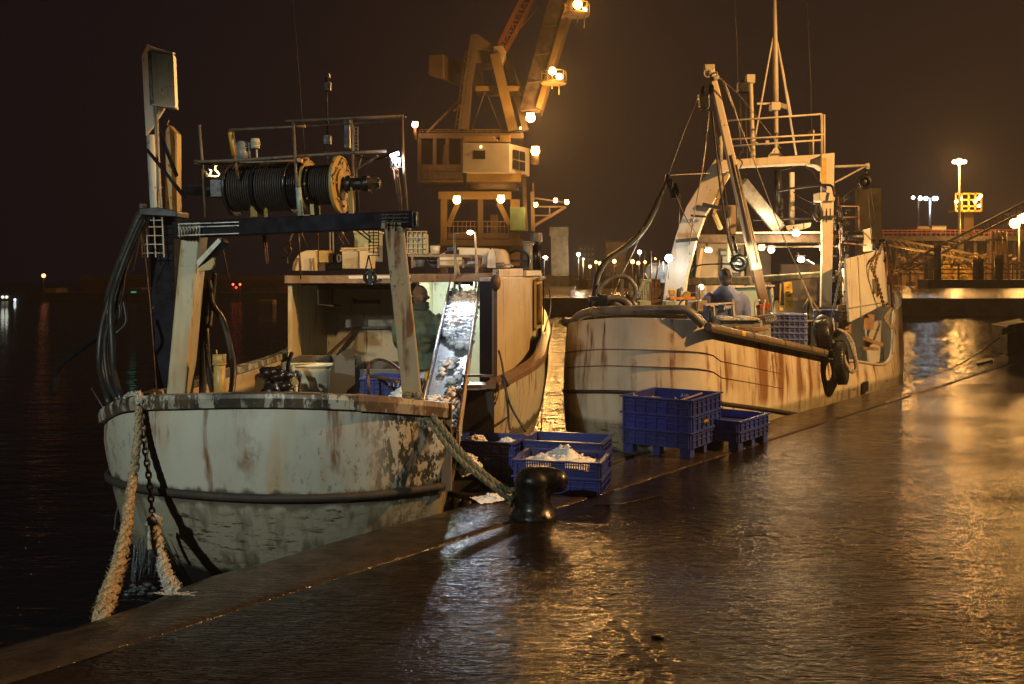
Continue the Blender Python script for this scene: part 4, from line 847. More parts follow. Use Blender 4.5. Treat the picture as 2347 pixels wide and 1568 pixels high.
    def H(pts, r): m.tube(catmull(pt(pts), 30), r, 7)
    H([(330, 495, 8.2), (300, 560, 8.1), (270, 640, 8.0), (255, 700, 7.9), (258, 800, 7.8), (262, 860, 7.7), (278, 918, 7.55)], .026); H([(322, 520, 8.2), (285, 620, 8.1), (275, 680, 8.0), (250, 740, 7.9), (240, 800, 7.8), (250, 880, 7.7), (272, 920, 7.6)], .022)
    H([(318, 505, 8.3), (280, 600, 8.2), (250, 690, 8.1), (232, 760, 8.0), (228, 840, 7.9), (250, 925, 7.6)], .026); H([(283, 690, 7.95), (288, 740, 7.9), (258, 770, 7.85), (250, 780, 7.85)], .014); H([(268, 670, 8.0), (275, 720, 7.95), (262, 745, 7.9)], .014)
    m.build("hydraulic_hose", M['rubber'], T)
    m = MB(); H([(325, 490, 8.3), (296, 565, 8.25), (262, 655, 8.2), (252, 700, 8.2)], .055); m.build("sleeved_hose", M['darkwire'], T)
    m = MB(); H([(478, 640, 8.2), (488, 700, 8.2), (510, 735, 8.1), (528, 800, 8.0), (535, 850, 7.9), (530, 915, 7.8)], .026); H([(470, 660, 8.2), (474, 760, 8.2), (478, 850, 8.0), (490, 915, 7.8)], .022); H([(462, 680, 8.25), (466, 800, 8.2), (464, 915, 7.9)], .03); H([(492, 625, 8.3), (487, 690, 8.3), (480, 750, 8.2)], .02); H([(470, 790, 8.1), (482, 850, 8.0), (500, 910, 7.8)], .012)
    m.build("hydraulic_hose", M['rubber'], T)
    m = MB(); m.tube(pt([(329, 545, 8.0), (345, 700, 7.9), (360, 905, 7.8)]), .006, 6); m.tube(pt([(351, 703, 7.88), (352, 709, 7.88)]), .012, 6); m.bar(P(322, 540, 8), P(306, 620, 8.1), .006, .006); m.build("stay_wire", M['rustrail'], T)
    m = MB(); m.tube(pt([(492, 912, 7.7), (488, 880, 7.7), (490, 838, 7.7)]), [.053, .05, .048], 14); m.cyl(P(503, 838, 7.72), P(503, 832, 7.72), .052, n=14); T_ = m
    m = MB(); m.cyl(P(504, 925, 7.7), P(503, 832, 7.7), .047, .043, 16); m.cyl(P(503, 834, 7.7), P(503, 813, 7.7), .052, n=16); m.torus(P(503, 834, 7.7), (0, 0, 1), .047, .008, 18, 6); m.tube(pt([(497, 813), (496, 802)], 7.7), .006, 5); pbox(m, 510, 812, 516, 824, 7.66, .03); m.build("vent_post", M['yelpost'], T)
    m = MB(); m.tube([P(209, 890, 8.1), P(240, 940, 7.6)], .006, 6); m.build("boat_pole", M['steel'], T)
    m = MB(); m.tube(catmull(pt([(120, 905, 9.6), (140, 840, 9.5), (200, 790, 9.2), (235, 765, 8.6)]), 24), .03, 8); m.build("trailing_hose", M['rubber'], T)
    # hanging things under the beam
    m = MB(); m.tube(pt([(603, 537), (607, 570), (612, 605)], 7.9), .010, 6); m.tube(pt([(608, 537), (615, 600)], 7.9), .006, 6); m.tube(pt([(685, 530, 8.2), (689, 640, 8.4)]), .006, 5); m.tube(pt([(690, 530, 8.2), (704, 565, 8.3)]), .006, 5); m.tube(catmull(pt([(670, 530), (665, 550), (652, 568), (658, 585), (645, 592)], 8.2), 14), .006, 5); m.tube(catmull(pt([(672, 532), (664, 560), (668, 575), (658, 590), (660, 605)], 8.2), 14), .006, 5)
    m.tube(pt([(505, 545, 8.2), (525, 640, 8.6)]), .006, 5); m.tube(pt([(728, 525, 8), (730, 618, 9.5)]), .006, 5); m.tube(pt([(766, 530, 8), (787, 560, 8.2)]), .008, 5); m.tube(pt([(780, 528, 8), (800, 560, 8.2)]), .008, 5)
    m.build("hanging_line", M['rustrail'], T)
    m = MB()
    for x in (846, 856, 868): m.bar(P(x, 528, 7.8), P(x, 590 - (868 - x) * .6, 7.8), .007, .007)
    for i in range(8): m.bar(P(844, 533 + i * 7.5, 7.8), P(870, 533 + i * 7.5, 7.8), .007, .007)
    m.bar(P(814, 526, 7.8), P(852, 555, 7.8), .012, .012); m.bar(P(825, 524, 7.8), P(850, 545, 7.8), .01, .01); m.build("hanging_ladder", M['darksteel'], T)
    m = MB(); m.tube(pt([(845, 585), (838, 617), (852, 617), (845, 585)], 8.0), .006, 5); m.torus(P(848, 635, 8.0), (0, 1, 0), .042, .016, 18, 8); m.tube(catmull(pt([(838, 620), (836, 640), (846, 648), (868, 644), (875, 640)], 8.0), 16), .009, 6); pbox(m, 843, 617, 853, 652, 7.98, .04); m.build("hanging_block", M['blacksteel'], T)
    # mid deck: trough, rail hoop
    m = MB(); m.box((-1.85, 8.9, .10), 2.0, .06, .36, -.05); m.bar(V(-2.86, 8.86, .30), V(-.86, 8.76, .30), .12, .05); m.build("deck_trough", M['bin'], T, .006)
    m = MB(); m.tube(catmull(pt([(915, 876, 8.0), (880, 868, 8.1), (850, 860, 8.2), (843, 845, 8.3), (848, 832, 8.4), (868, 824, 8.4), (895, 832, 8.2), (918, 850, 8.0)]), 30), .013, 7); m.tube(pt([(843, 850, 8.3), (845, 905, 8.3)]), .013, 6); m.build("rail_hoop", M['rustrail'], T)
    m = MB()
    random.seed(21)
    for k in range(16): c = P(random.uniform(612, 660), random.uniform(850, 905), random.uniform(8.2, 9.0)); m.sphere(c, random.uniform(.03, .07), 1.2, 1, .8, 8, 6, jit=.5)
    m.tube(catmull(pt([(668, 810, 9.5), (660, 840, 9.2), (664, 870, 9), (655, 890, 9)]), 16), .02, 6); m.build("deck_tackle", M['blacksteel'], T)
    # conveyor support frame standing on the roof edge belongs to the chute
    return T
LB = left_boat()

# ---- loose gear on the nearer boat
def tub(name, px, Y, d, mt, label, cat, group=None, lid=None, flare=.85, hgt=None):
    x0, y0, x1, y1 = px; a, b = P(x0, y1, Y), P(x1, y1, Y); w = b.x - a.x; h = P(x0, y0, Y).z - a.z; c = (a + b) / 2 + V(0, d / 2, 0)
    t = thing(name, c, label, cat, group); m = MB(); th = .02
    q = [(-1, -1), (1, -1), (1, 1), (-1, 1)]
    def rg(f, z, i=0): return [c + V(x * (w / 2 * f - i), y * (d / 2 * f - i), z) for x, y in q]
    m.rings([rg(flare, 0), rg(1, h), rg(1, h, th), rg(flare, .03, th)], False, True); m.build("shell", M[mt], t, .012)
    m = MB(); r1 = [c + V(x * (w / 2 + .008), y * (d / 2 + .008), h - .012) for x, y in q]; m.tube(r1, .012, 6, closed=True); m.build("rim", M[mt], t)
    if lid:
        m = MB(); m.box(c + V(0, 0, h + .012), w + .02, d + .02, .024); m.build("lid", M[lid], t, .01)
    return t
tub("white_tub", (783, 572, 821, 616), 12.2, .3, 'beige', "cream plastic tub on the deckhouse roof, left one of the pair", "tub", "plastic tubs on the deckhouse roof", 'beige', .95)
tub("white_tub", (823, 571, 853, 616), 12.0, .3, 'beige', "tan plastic tub on the deckhouse roof, right one of the pair", "tub", "plastic tubs on the deckhouse roof", 'beige', .95)
t = thing("roof_casing", P(710, 620, 12.3), "curved cream casing at the port edge of the deckhouse roof", "casing")
m = MB(); pprism(m, [(669, 621), (672, 603), (680, 588), (690, 578), (702, 574), (724, 573), (728, 621)], 12.2, .5); m.build("shell", M['beige'], t, .01)
m = MB(); pbox(m, 726, 574, 753, 602, 12.3, .35); m.build("side_panel", M['yelpost'], t, .008)
m = MB(); m.tube(catmull(pt([(672, 621), (677, 603), (682, 592), (686, 600), (687, 621)], 12.16), 16), .012, 5)
for x in (712, 719): m.bar(P(x, 621, 12.18), P(x - 2, 592, 12.18), .02, .012)
m.build("trim", M['brown'], t)
t = thing("funnel_casing", P(768, 618, 12.6), "dark blue funnel casing with loops between the cream casing and tubs", "casing")
m = MB(); m.prism(pt([(752, 619), (783, 619), (781, 530), (755, 530)], 12.6), (0, .3, 0)); pprism(m, [(745, 621), (785, 619), (780, 606), (754, 600)], 12.4, .25); m.build("casing", M['navy'], t, .02)
m = MB(); m.tube(pt([(756, 532), (757, 590)], 12.55), .012, 6); m.tube(pt([(763, 530), (764, 585)], 12.55), .012, 6); m.tube(catmull(pt([(775, 584), (773, 590), (775, 600), (780, 597), (780, 586), (775, 584)], 12.5), 16), .012, 6); m.build("pipe", M['tub'], t)
t = thing("roof_locker", P(838, 600, 13.4), "pale locker behind the tubs, left of the rusty gallows post", "locker")
m = MB(); pbox(m, 811, 532, 866, 600, 13.4, .5); m.build("body", M['greencab'], t, .01); m = MB(); pbox(m, 809, 529, 868, 534, 13.37, .56); m.build("lid", M['white'], t, .005)
m = MB(); pbox(m, 836, 560, 866, 566, 13.36, .04); m.bar(P(836, 562, 13.35), P(836, 600, 13.35), .015, .015); m.build("shelf", M['white'], t)
t = thing("liquid_tank", P(958, 584, 13.2), "white caged tank with a small blue label on the deckhouse roof", "tank")
m = MB(); pbox(m, 933, 534, 975, 582, 13.2, .5); m.build("bottle", M['greencab'], t, .02)
m = MB()
for x in (934, 944.5, 955, 965.5, 977): m.bar(P(x, 582, 13.17), P(x, 530, 13.17), .014, .014); m.bar(P(x, 582, 13.75), P(x, 530, 13.75), .014, .014)
for y in (531, 545, 558, 570, 581): m.bar(P(932, y, 13.16), P(979, y, 13.16), .014, .014); m.bar(P(978, y, 13.16), P(978, y, 13.75), .014, .014)
m.build("cage", M['rail'], t); m = MB(); pbox(m, 951.5, 545, 959, 553, 13.15, .006); m.build("label_plate", M['lightblue'], t)
m = MB(); m.bar(P(955.2, 551, 13.145), P(955.2, 548, 13.145), .008, .004); m.bar(P(955.2, 547.2, 13.145), P(955.2, 546.2, 13.145), .008, .004); m.build("label_mark", M['whiteink'], t)
m = MB(); m.box(P(960, 583, 13.5), .35, .6, .03); m.build("pallet", M['brown'], t)
t = thing("roof_bench", P(1015, 612, 11.5), "brown plank on legs along the deckhouse roof edge", "bench")
m = MB(); m.bar(P(938, 586, 11.6), P(1101, 587, 11.45), .12, .026); m.build("plank", M['brown'], t)
m = MB()
for x in (945, 1005, 1062, 1098): m.bar(P(x, 614, 11.55), P(x, 587, 11.55), .026, .026)
m.build("leg", M['brown'], t)
t = thing("bucket", P(997, 582, 10.2), "cream bucket with a dark handle on the plank over the roof", "bucket")
m = MB(); c = P(997, 583, 11.5); m.rings([[c + V(math.cos(a) * r, math.sin(a) * r, z) for a in (6.2832 * k / 20 for k in range(20))] for r, z in ((.049, 0), (.063, .105), (.059, .105), (.047, .01))], True, True); m.build("pail", M['bucket'], t)
m = MB(); m.tube([c + V(math.cos(a) * .063, 0, .103 + math.sin(a) * .032) for a in (math.pi * k / 12 for k in range(13))], .004, 5); m.torus(c + V(0, 0, .105), (0, 0, 1), .063, .007, 20, 5); m.build("handle", M['darksteel'], t)
t = thing("deck_motor", P(1032, 584, 10.3), "small black engine sitting beside the cream bucket", "engine")
m = MB(); m.cyl(P(1020, 577, 11.6), P(1046, 576, 11.6), .04, n=12); m.box(P(1032, 571, 11.6), .08, .09, .06); m.box(P(1049, 578, 11.6), .035, .08, .06); m.cyl(P(1043, 572, 11.6), P(1045, 565, 11.6), .023, n=10); m.build("block", M['blacksteel'], t, .006)
m = MB(); m.box(P(1032, 584, 11.6), .2, .1, .017); m.build("base", M['brown'], t)
t = thing("hatch_cover", P(1060, 610, 11), "large white sloping cover on the deckhouse roof", "cover")
m = MB(); m.prism(pt([(1004, 612), (1118, 612), (1123, 569), (1048, 567), (1004, 585)], 12.1), (0, .8, 0)); m.build("shell", M['white'], t, .02)
m = MB(); m.bar(P(1004, 597, 12.07), P(1062, 597, 12.07), .01, .01); m.build("seam", M['tub'], t)
t = thing("cowl_box", P(1139, 612, 10.6), "rounded cream cowl box near the starboard edge of the roof", "cowl")
m = MB(); pprism(m, [(1117, 614), (1117, 592), (1121, 578), (1127, 569), (1133, 575), (1136, 590), (1136, 614)], 11.7, .02); m.build("face", M['white'], t)
m = MB(); m.prism(pt([(1120, 614), (1120, 588), (1126, 569), (1150, 571), (1157, 580), (1163, 614)], 11.75), (.05, .5, 0)); m.build("shell", M['beige'], t, .015)
t = thing("panel_board", P(1084, 608, 10.2), "brown control panel with a small frame under the chute gantry", "panel")
m = MB(); pbox(m, 1063, 588, 1104, 609, 11.7, .05); m.build("board", M['brown'], t, .005); m = MB(); pbox(m, 1072, 598, 1091, 605, 11.68, .015); m.bar(P(1081, 598, 11.67), P(1081, 586, 11.67), .014, .014); m.tube(pt([(1104, 588), (1106, 606), (1098, 610)], 11.68), .01, 5); m.build("switches", M['steel'], t)
t = thing("wash_tub", P(958, 612, 10.2), "grey oval tub under the plank on the roof", "tub")
m = MB(); c = P(958, 612, 11.7); m.rings([[c + V(math.cos(a) * r, math.sin(a) * r * .8, z) for a in (6.2832 * k / 20 for k in range(20))] for r, z in ((.06, 0), (.085, .085), (.08, .085), (.055, .01))], True, True); m.build("tub", M['tub'], t)
t = thing("winch_head", P(992, 608, 10), "small dark winch head under the plank", "winch")
m = MB(); m.cyl(P(982, 598, 11.6), P(1003, 598, 11.6), .025, n=12); m.cyl(P(980, 598, 11.6), P(984, 598, 11.6), .046, n=14); m.cyl(P(1001, 598, 11.6), P(1004, 598, 11.6), .046, n=14); m.box(P(993, 608, 11.6), .08, .07, .035); m.build("drum", M['blacksteel'], t, .004)
t = thing("grey_cylinder", P(1150, 612, 9.9), "short grey cylinder lying at the corner of the roof", "cylinder")
m = MB(); m.cyl(P(1136, 608, 11.4), P(1155, 607, 11.4), .028, n=14); m.build("barrel", M['hose'], t); m = MB(); m.tube(catmull(pt([(1155, 607), (1170, 607), (1176, 612)], 11.4), 8), .012, 6); m.build("elbow", M['steel'], t)
t = thing("hose_reel", P(1187, 612, 11.0), "dark hoop reel standing behind the cowl box", "reel")
m = MB(); c = P(1187, 600, 12.4); m.tube([c + V(math.cos(a) * .14, math.sin(a) * .05, math.sin(a) * .14 - .0) for a in (math.pi * 1.3 * k / 24 - .45 for k in range(25))], .018, 7); m.build("hoop", M['blacksteel'], t); m = MB(); m.box(P(1189, 598, 12.4), .22, .12, .03); m.box(P(1189, 612, 12.4), .26, .16, .03); m.build("base", M['darksteel'], t)
t = thing("vent_funnel", P(1211, 612, 11.6), "grey tapered vent with collar behind the hose reel", "vent")
m = MB(); m.cyl(P(1211, 618, 12.6), P(1211, 560, 12.6), .058, .068, 18); m.torus(P(1211, 560, 12.6), (0, 0, 1), .068, .012, 20, 6); m.torus(P(1211, 555, 12.6), (0, 0, 1), .07, .01, 20, 6); m.build("vent", M['tub'], t)
t = thing("exhaust_pipe", P(1230, 618, 12.0), "dark exhaust pipe with a grey drum cap at the roof's right edge", "exhaust")
m = MB(); m.cyl(P(1230, 618, 12.0), P(1230, 562, 12.0), .05, n=16); m.cyl(P(1230, 565, 12), P(1230, 553, 12), .03, n=10); m.build("pipe", M['blacksteel'], t); m = MB(); m.cyl(P(1229, 555, 12.0), P(1229, 534, 12.0), .075, .078, 20); m.build("cap", M['hose'], t, .006)
t = thing("deck_light", P(1248, 640, 12.8), "small white lamp on a thin rod at the starboard bow", "lamp")
m = MB(); m.tube(pt([(1245, 745), (1246, 640), (1248, 595)], 12.9), .01, 6); m.bar(P(1248, 596, 12.9), P(1256, 595, 12.9), .012, .012); m.build("rod", M['darksteel'], t); m = MB(); m.sphere(P(1250, 590, 12.9), .024, 1.3, 1, .7); m.build("lamp", emis((1, .85, .65), 22), t)
light('POINT', P(1250, 594, 12.85), 3, (1, .8, .55), .04, parent=t)
# conveyor chute
def chute():
    A = dict(L0=P(1032, 662, 11.7), R0=P(1098, 664, 11.6), L1=P(966, 958, 7.95), R1=P(1056, 964, 7.85))
    L0, R0, L1, R1 = A['L0'], A['R0'], A['L1'], A['R1']
    eL = L1 + (L1 - L0) * .10; eR = R1 + (R1 - R0) * .10
    t = thing("ice_chute", (L0 + R0 + L1 + R1) / 4, "steel ice chute sloping from the lit room down over the quarter", "chute")
    m = MB(); n = 30; rows = []
    for i in range(n + 1):
        f = i / n; a = L0.lerp(eL, f); b = R0.lerp(eR, f); rows.append([a.lerp(b, g) - V(0, 0, .02) for g in (0, .1, .3, .5, .7, .9, 1)])
    m.rings(rows, True, closed=False); m.build("bed", M['tub'], t)
    for a, b, mt in ((L0, eL, 'darksteel'), (R0, eR, 'rail')):
        m = MB(); m.bar(a + V(0, 0, .02), b + V(0, 0, .02), .025, .12); m.build("side_rail", M[mt], t, .004)
        m = MB(); m.tube([a + V(0, 0, .085), b + V(0, 0, .085)], .011, 7); m.build("edge_tube", M['rustrail'] if mt == 'rail' else M['steel'], t)
    m = MB(); m.prism([R0 + V(.02, -.1, .06), R0 + V(.10, -.1, .04), R0 + V(.10, -.1, -.2), R0 + V(.02, -.1, -.2)], (0, .4, 0)); m.build("drive_guard", M['yelpost'], t, .006)
    m = MB(); m.cyl(P(1043, 643, 11.75), P(1078, 643, 11.75), .05, n=16); m.cyl(P(1076, 643, 11.75), P(1085, 643, 11.75), .065, n=16); m.tube(catmull(pt([(1054, 636), (1062, 630), (1074, 636)], 11.7), 10), .01, 5); m.build("motor", M['blacksteel'], t, .006)
    m = MB(); m.tube(pt([(1042, 660, 11.5), (1044, 620, 11.2), (1041, 535, 11.15), (1089, 532, 11.15), (1092, 600, 11.2), (1090, 660, 11.4)]), .014, 7); m.tube(pt([(1053, 662, 11.6), (1045, 590, 11.18)]), .01, 6); m.tube(pt([(1098, 660, 11.6), (1092, 600, 11.2)]), .01, 6); m.tube(pt([(1056, 660, 11.6), (1054, 630, 11.3), (1046, 590, 11.18)]), .008, 6); m.build("hanger_frame", M['rail'], t)
    m = MB(); m.bar(L0.lerp(L1, .12) + V(0, 0, .03), R0.lerp(R1, .12) + V(0, 0, .03), .02, .02); m.build("cross_bar", M['darksteel'], t)
    m = MB(); m.sphere(P(1078, 533, 11.1), .03, 1.2, 1, .8); m.build("frame_lamp", emis((1, .8, .6), 30), t)
    light('SPOT', P(1078, 540, 11.05), 230, (.78, .87, 1.0), .10, target=V(-.64, 10.0, .9), angle=70, blend=.6, parent=t)
    # ice lumps
    m = MB(); random.seed(4)
    def lump(f, g, r, h=0): c = L0.lerp(L1, f).lerp(R0.lerp(R1, f), g) + V(0, 0, h); m.sphere(c, r, random.uniform(.8, 1.4), random.uniform(.8, 1.3), random.uniform(.6, 1), 10, 7, jit=.65)
    for k in range(560):
        f = random.uniform(.10, .55); g = random.uniform(.1, .95)
        if f > .42 and g < (f - .42) * 5: continue
        lump(f, g, random.uniform(.018, .045), random.uniform(0, .035) * (1 - abs(g - .5)))
    for k in range(60): lump(random.uniform(.0, .12), random.uniform(.1, .9), random.uniform(.012, .025), .0)
    for k in range(26): lump(random.gauss(.665, .02), random.gauss(.42, .12), random.uniform(.012, .032), .01)
    for f, g in ((.735, .3), (.75, .72), (.755, .8), (.775, .55), (.78, .62), (.70, .8)):
        for k in range(3): lump(f + random.uniform(-.006, .006), g + random.uniform(-.03, .03), random.uniform(.010, .024))
    for k in range(36): lump(random.uniform(.6, .8), random.uniform(.1, .9), random.uniform(.003, .008), -.005)
    for k in range(230):
        f = random.uniform(.85, 1.12); g = random.uniform(.08, .88)
        if f < .9 and g < .5: continue
        lump(f, g, random.uniform(.018, .042), random.uniform(0, .05))
    m.build("chute_ice", M['ice'], label="white flake ice in clumps on the steel chute", cat="ice", kind="stuff")
chute()
# fish bins and tubs on the left deck
t = thing("fish_bin", (-2.05, 10.3, -.2), "big dark fish bin with partitions in front of the cream tub", "bin")
def open_bin(t, x0, x1, y0, y1, z0, z1, mt, parts):
    m = MB(); th = .03
    m.box(((x0 + x1) / 2, y0, (z0 + z1) / 2), x1 - x0, th, z1 - z0); m.box(((x0 + x1) / 2, y1, (z0 + z1) / 2), x1 - x0, th, z1 - z0)
    m.box((x0, (y0 + y1) / 2, (z0 + z1) / 2), th, y1 - y0 - th * 1.02, z1 - z0); m.box((x1, (y0 + y1) / 2, (z0 + z1) / 2), th, y1 - y0 - th * 1.02, z1 - z0); m.build("shell", M[mt], t, .005)
    m = MB()
    for x in parts: m.box((x, (y0 + y1) / 2, (z0 + z1) / 2 + .02), .02, y1 - y0 - .04, z1 - z0 - .02)
    m.box(((x0 + x1) / 2, (y0 + y1) / 2, z0 + .02), x1 - x0 - .05, y1 - y0 - .05, .02); m.build("partition", M[mt], t)
open_bin(t, -2.44, -1.75, 10.6, 11.5, -.2, .72, 'bin', [-2.1])
t = thing("fish_bin", (-1.45, 10.3, -.2), "dark open fish bin beside the rusty gallows post", "bin")
open_bin(t, -1.70, -1.18, 10.5, 11.4, -.2, .66, 'bin', [])
m = MB(); pprism(m, [(766, 822), (784, 806), (808, 795), (812, 806), (814, 880), (790, 900), (768, 905)], 10.35, .02); m.build("hanging_tarp", M['bin'], label="dark wet tarpaulin hung over the edge of the fish bin", cat="tarpaulin")
t = thing("cream_tub", P(705, 905, 9.6), "cream round tub with one side cut low on the nearer boat's deck", "tub")
c = P(706, 874, 9.7) + V(0, .1, -.02)
m = MB(); n = 28; rg = []
for r, z, e in ((.185, -.28, 1), (.205, .10, 1), (.235, .17, 1), (.225, .17, 1), (.19, .08, 1), (.17, -.24, 1)): rg.append([c + V(math.cos(a) * r, math.sin(a) * r * .75, z + (.02 * math.cos(a) if z > .05 else 0)) for a in (6.2832 * k / n for k in range(n))])
m.rings(rg, True, True); m.build("bowl", M['bucket'], t); m = MB(); m.torus(c + V(0, 0, .17), (0, 0, 1), .222, .012, 28, 6); m.build("rim", M['bucket'], t)
for o in t.children: o.scale = (1, .78, 1)
t = thing("deck_pump", P(668, 900, 9.2), "small green cast pump by the port bulwark", "pump")
m = MB(); m.cyl(P(668, 900, 9.2), P(668, 852, 9.2), .035, .03, 12); m.cyl(P(664, 852, 9.2), P(676, 850, 9.2), .055, n=14); m.cyl(P(668, 884, 9.2), P(672, 878, 9.1), .05, n=12); m.build("body", M['greencab'], t, .006); m = MB(); m.tube(catmull(pt([(676, 852), (686, 858), (684, 890), (690, 905)], 9.15), 12), .018, 6); m.build("outlet", M['rubber'], t)
m = MB(); m.cyl(P(677, 905, 9.1), P(677, 888, 9.1), .022, n=10); m.cyl(P(677, 888, 9.1), P(677, 883, 9.1), .012, n=8); m.build("bottle", M['white'], label="small white bottle beside the cream tub", cat="bottle")
# ================================================================= RIGHT BOAT
def st(x, y, t=-.25):            # point on the line t = const of the quay seen at pixel x, y
    k = (x - CX) / F; a = E0.x + QN.x * t; b = E0.y + QN.y * t; s = (k * b - a) / (QD.x - k * QD.y); Y = b + QD.y * s
    return P(x, y, Y)
def right_boat():
    T = thing("trawler", Q(9, -1.4), "farther trawler with rust streaked cream hull, gantry and hanging trawl door", "trawler")
    a0, a1 = Q(7.6, -1.35), Q(14.6, -1.5); c0, c1 = (a0.x, a0.y), (a1.x, a1.y)
    bow = Q(15.8, -1.6, 1.6)
    sA = catmull([bow, Q(15.0, -2.5, 1.4), Q(13, -2.8, 1.0), Q(10.6, -2.85, .8), Q(8.6, -2.72, .9), Q(7.3, -2.5, 1.0), Q(6.5, -2.15, 1.05), Q(6.04, -1.62, 1.13), Q(5.94, -1.15, 1.175), Q(6.08, -.70, 1.18), Q(6.38, -.34, 1.16), st(1632, 742)], 110)
    sB = catmull([st(1650, 757), st(1770, 789), st(1903, 826), st(1934, 827), st(1966, 829), st(2016, 836), st(2038, 828), st(2048, 806), st(2050, 760), st(2052, 714)], 70)
    sC = catmull([st(2052, 714) + V(.03, .05, 0), Q(13.6, -.42, 1.2), Q(14.8, -.95, 1.4), bow], 24)
    ring = sA + sB + sC
    rows = [(0, lambda z: z), (-.015, lambda z: z * .72 - .02), (-.03, lambda z: z * .45 - .03), (-.03, lambda z: z * .2 - .05), (-.01, -.22), (.05, -.45), (.15, -.75), (.4, -1.1)]
    R = ring_rows(ring, c0, c1, rows, 3)
    m = MB(); m.rings([list(r) for r in R][::-1], True, False, closed=False); m.build("hull", M['hullB'], T)
    inner = [level(ring, c0, c1, .04, lambda z: z), level(ring, c0, c1, .05, lambda z: min(z, .1)), level(ring, c0, c1, .055, -.05)]
    m = MB(); m.rings(inner, True, False, closed=False); m.rings([level(ring, c0, c1, 0, lambda z: z + .001), level(ring, c0, c1, .04, lambda z: z + .001)], False, False, closed=False); m.build("inner_bulwark", M['white'], T)
    m = MB(); m.face([p + V(0, 0, .003) for p in inner[2]]); m.build("deck", M['bgdark'], T)
    # welded plate seams
    for f, k, d0, mt in ((-.024, .0, .34, 'brown'), (-.034, .0, .52, 'brown')):
        pth = [p for p in level(ring[50:128], c0, c1, f, lambda z, d0=d0: z - d0)]
        m = MB(); m.sweep(pth, [(-.02, -.004), (.0012, -.003), (.0012, .003), (-.02, .004)]); m.build("plate_seam", M['rustrail'], T)
    pth = level(ring[52:140], c0, c1, -.03, lambda z: z - .80); m = MB(); m.sweep(pth, [(-.02, -.03), (.02, -.022), (.025, .012), (-.02, .022)], True); m.build("belting", M['belt'], T)
    # hose lashed along the stern rail, fender pipe
    hz_ = catmull([Q(7.2, -2.5, 1.04), Q(6.5, -2.16, 1.08), P(1312, 738, 11.9), P(1334, 721, 11.45), P(1370, 714, 11.15), P(1440, 711, 10.95), P(1553, 710, 10.75), P(1577, 714, 10.72), P(1598, 731, 10.72), P(1612, 745, 10.72)], 60)
    m = MB(); m.tube(hz_, .052, 12); m.build("rail_hose", M['hose'], T)
    m = MB()
    for i in (14, 33): m.torus(hz_[i], hz_[i + 1] - hz_[i], .056, .009, 16, 6); m.tube(catmull([hz_[i] + V(0, -.05, 0), hz_[i] + V(.02, -.06, -.08), hz_[i] + V(.03, -.04, -.10)], 6), .006, 5)
    m.build("rope_lashing", M['ropetan'], T)
    fp = [st(1622, 749, -.19), st(1905, 812, -.19)]
    m = MB(); m.tube(catmull(fp, 24), .047, 14); m.build("fender_pipe", M['guard'], T)
    po = [o for o in T.children if o.name.startswith("fender_pipe")][0]
    m = MB(); m.tube([fp[0].lerp(fp[1], .965), fp[1] + (fp[1] - fp[0]) * .005], .049, 14); m.tube([fp[0].lerp(fp[1], .21), fp[0].lerp(fp[1], .235)], .0485, 14); m.build("yellow_band", M['yellow'], po)
    m = MB()
    for f in (.3, .545, .78, .9): m.torus(fp[0].lerp(fp[1], f), fp[1] - fp[0], .048, .007, 16, 5)
    m.bar(fp[0] - V(0, 0, .035), fp[1] - V(0, 0, .04), .09, .03); m.build("pipe_strap", M['belt'], po)
    m = MB(); m.tube(sB[24:], .022, 8); m.build("rail_pipe", M['rail'], T)
    m = MB(); s0 = st(1977, 876, -.185); s1 = st(1989, 873, -.185); m.prism([s0, s1, s1 - V(0, 0, .15), s0 - V(0, 0, .15)], QN * .012); m.build("scupper", M['ink'], T)
    m = MB(); q = [st(1985, 737, -.5), st(2024, 735, -.5), st(2027, 828, -.5), st(1993, 834, -.5)]; m.prism(q, -QN * .03); m.build("bulwark_panel", M['white'], T)
    # --- gantry
    g = [(1662, 377), (1643, 405), (1622, 443), (1596, 485), (1574, 545), (1553, 628), (1541, 720)]
    gp = pt(g, 14.3)
    m = MB(); m.path_bar(gp, .30, .155, V(.35, 1, 0)); m.build("gantry_leg", M['gantry'], T, .012)
    m = MB(); m.bar(P(1610, 468, 14.15), P(1652, 478, 14.1), .05, .05); m.bar(P(1583, 494, 14.15), P(1618, 497, 14.1), .03, .03); m.bar(P(1548, 553, 14.15), P(1600, 548, 14.1), .03, .05); m.build("leg_bracket", M['belt'], T)
    m = MB(); m.prism(pt([(1648, 367), (1906, 352), (1906, 376), (1884, 388), (1872, 379), (1845, 374), (1700, 381), (1683, 385), (1650, 398)], 14.0), (.05, .32, 0)); m.build("gantry_beam", M['gantry'], T, .012)
    m = MB(); m.prism(pt([(1883, 353), (1913, 350), (1911, 480), (1909, 565), (1906, 705), (1882, 705), (1885, 565), (1884, 480)], 13.85), (.04, .2, 0)); pbox(m, 1879, 441, 1914, 461, 13.8, .3); m.build("gantry_leg", M['gantry'], T, .01)
    m = MB(); pbox(m, 1884, 362, 1894, 428, 13.82, .02); m.build("yellow_stripe", M['yellow'], T); m = MB(); pbox(m, 1885, 428, 1895, 436, 13.81, .02); m.build("blue_mark", M['lightblue'], T)
    m = MB(); m.bar(P(1872, 498, 13.8), P(1916, 496, 13.8), .03, .03)
    for x in (1895, 1903): m.bar(P(x, 478, 13.8), P(x, 505, 13.8), .012, .012)
    m.tube(catmull(pt([(1870, 470), (1866, 490), (1876, 505), (1882, 490), (1876, 470)], 13.8), 14), .03, 6); m.build("leg_fitting", M['darksteel'], T)
    m = MB(); m.bar(P(1700, 420, 14.4), P(1786, 526, 15.0), .20, .08, V(0, 1, 0)); m.build("gantry_strut", M['hose'], T, .01)
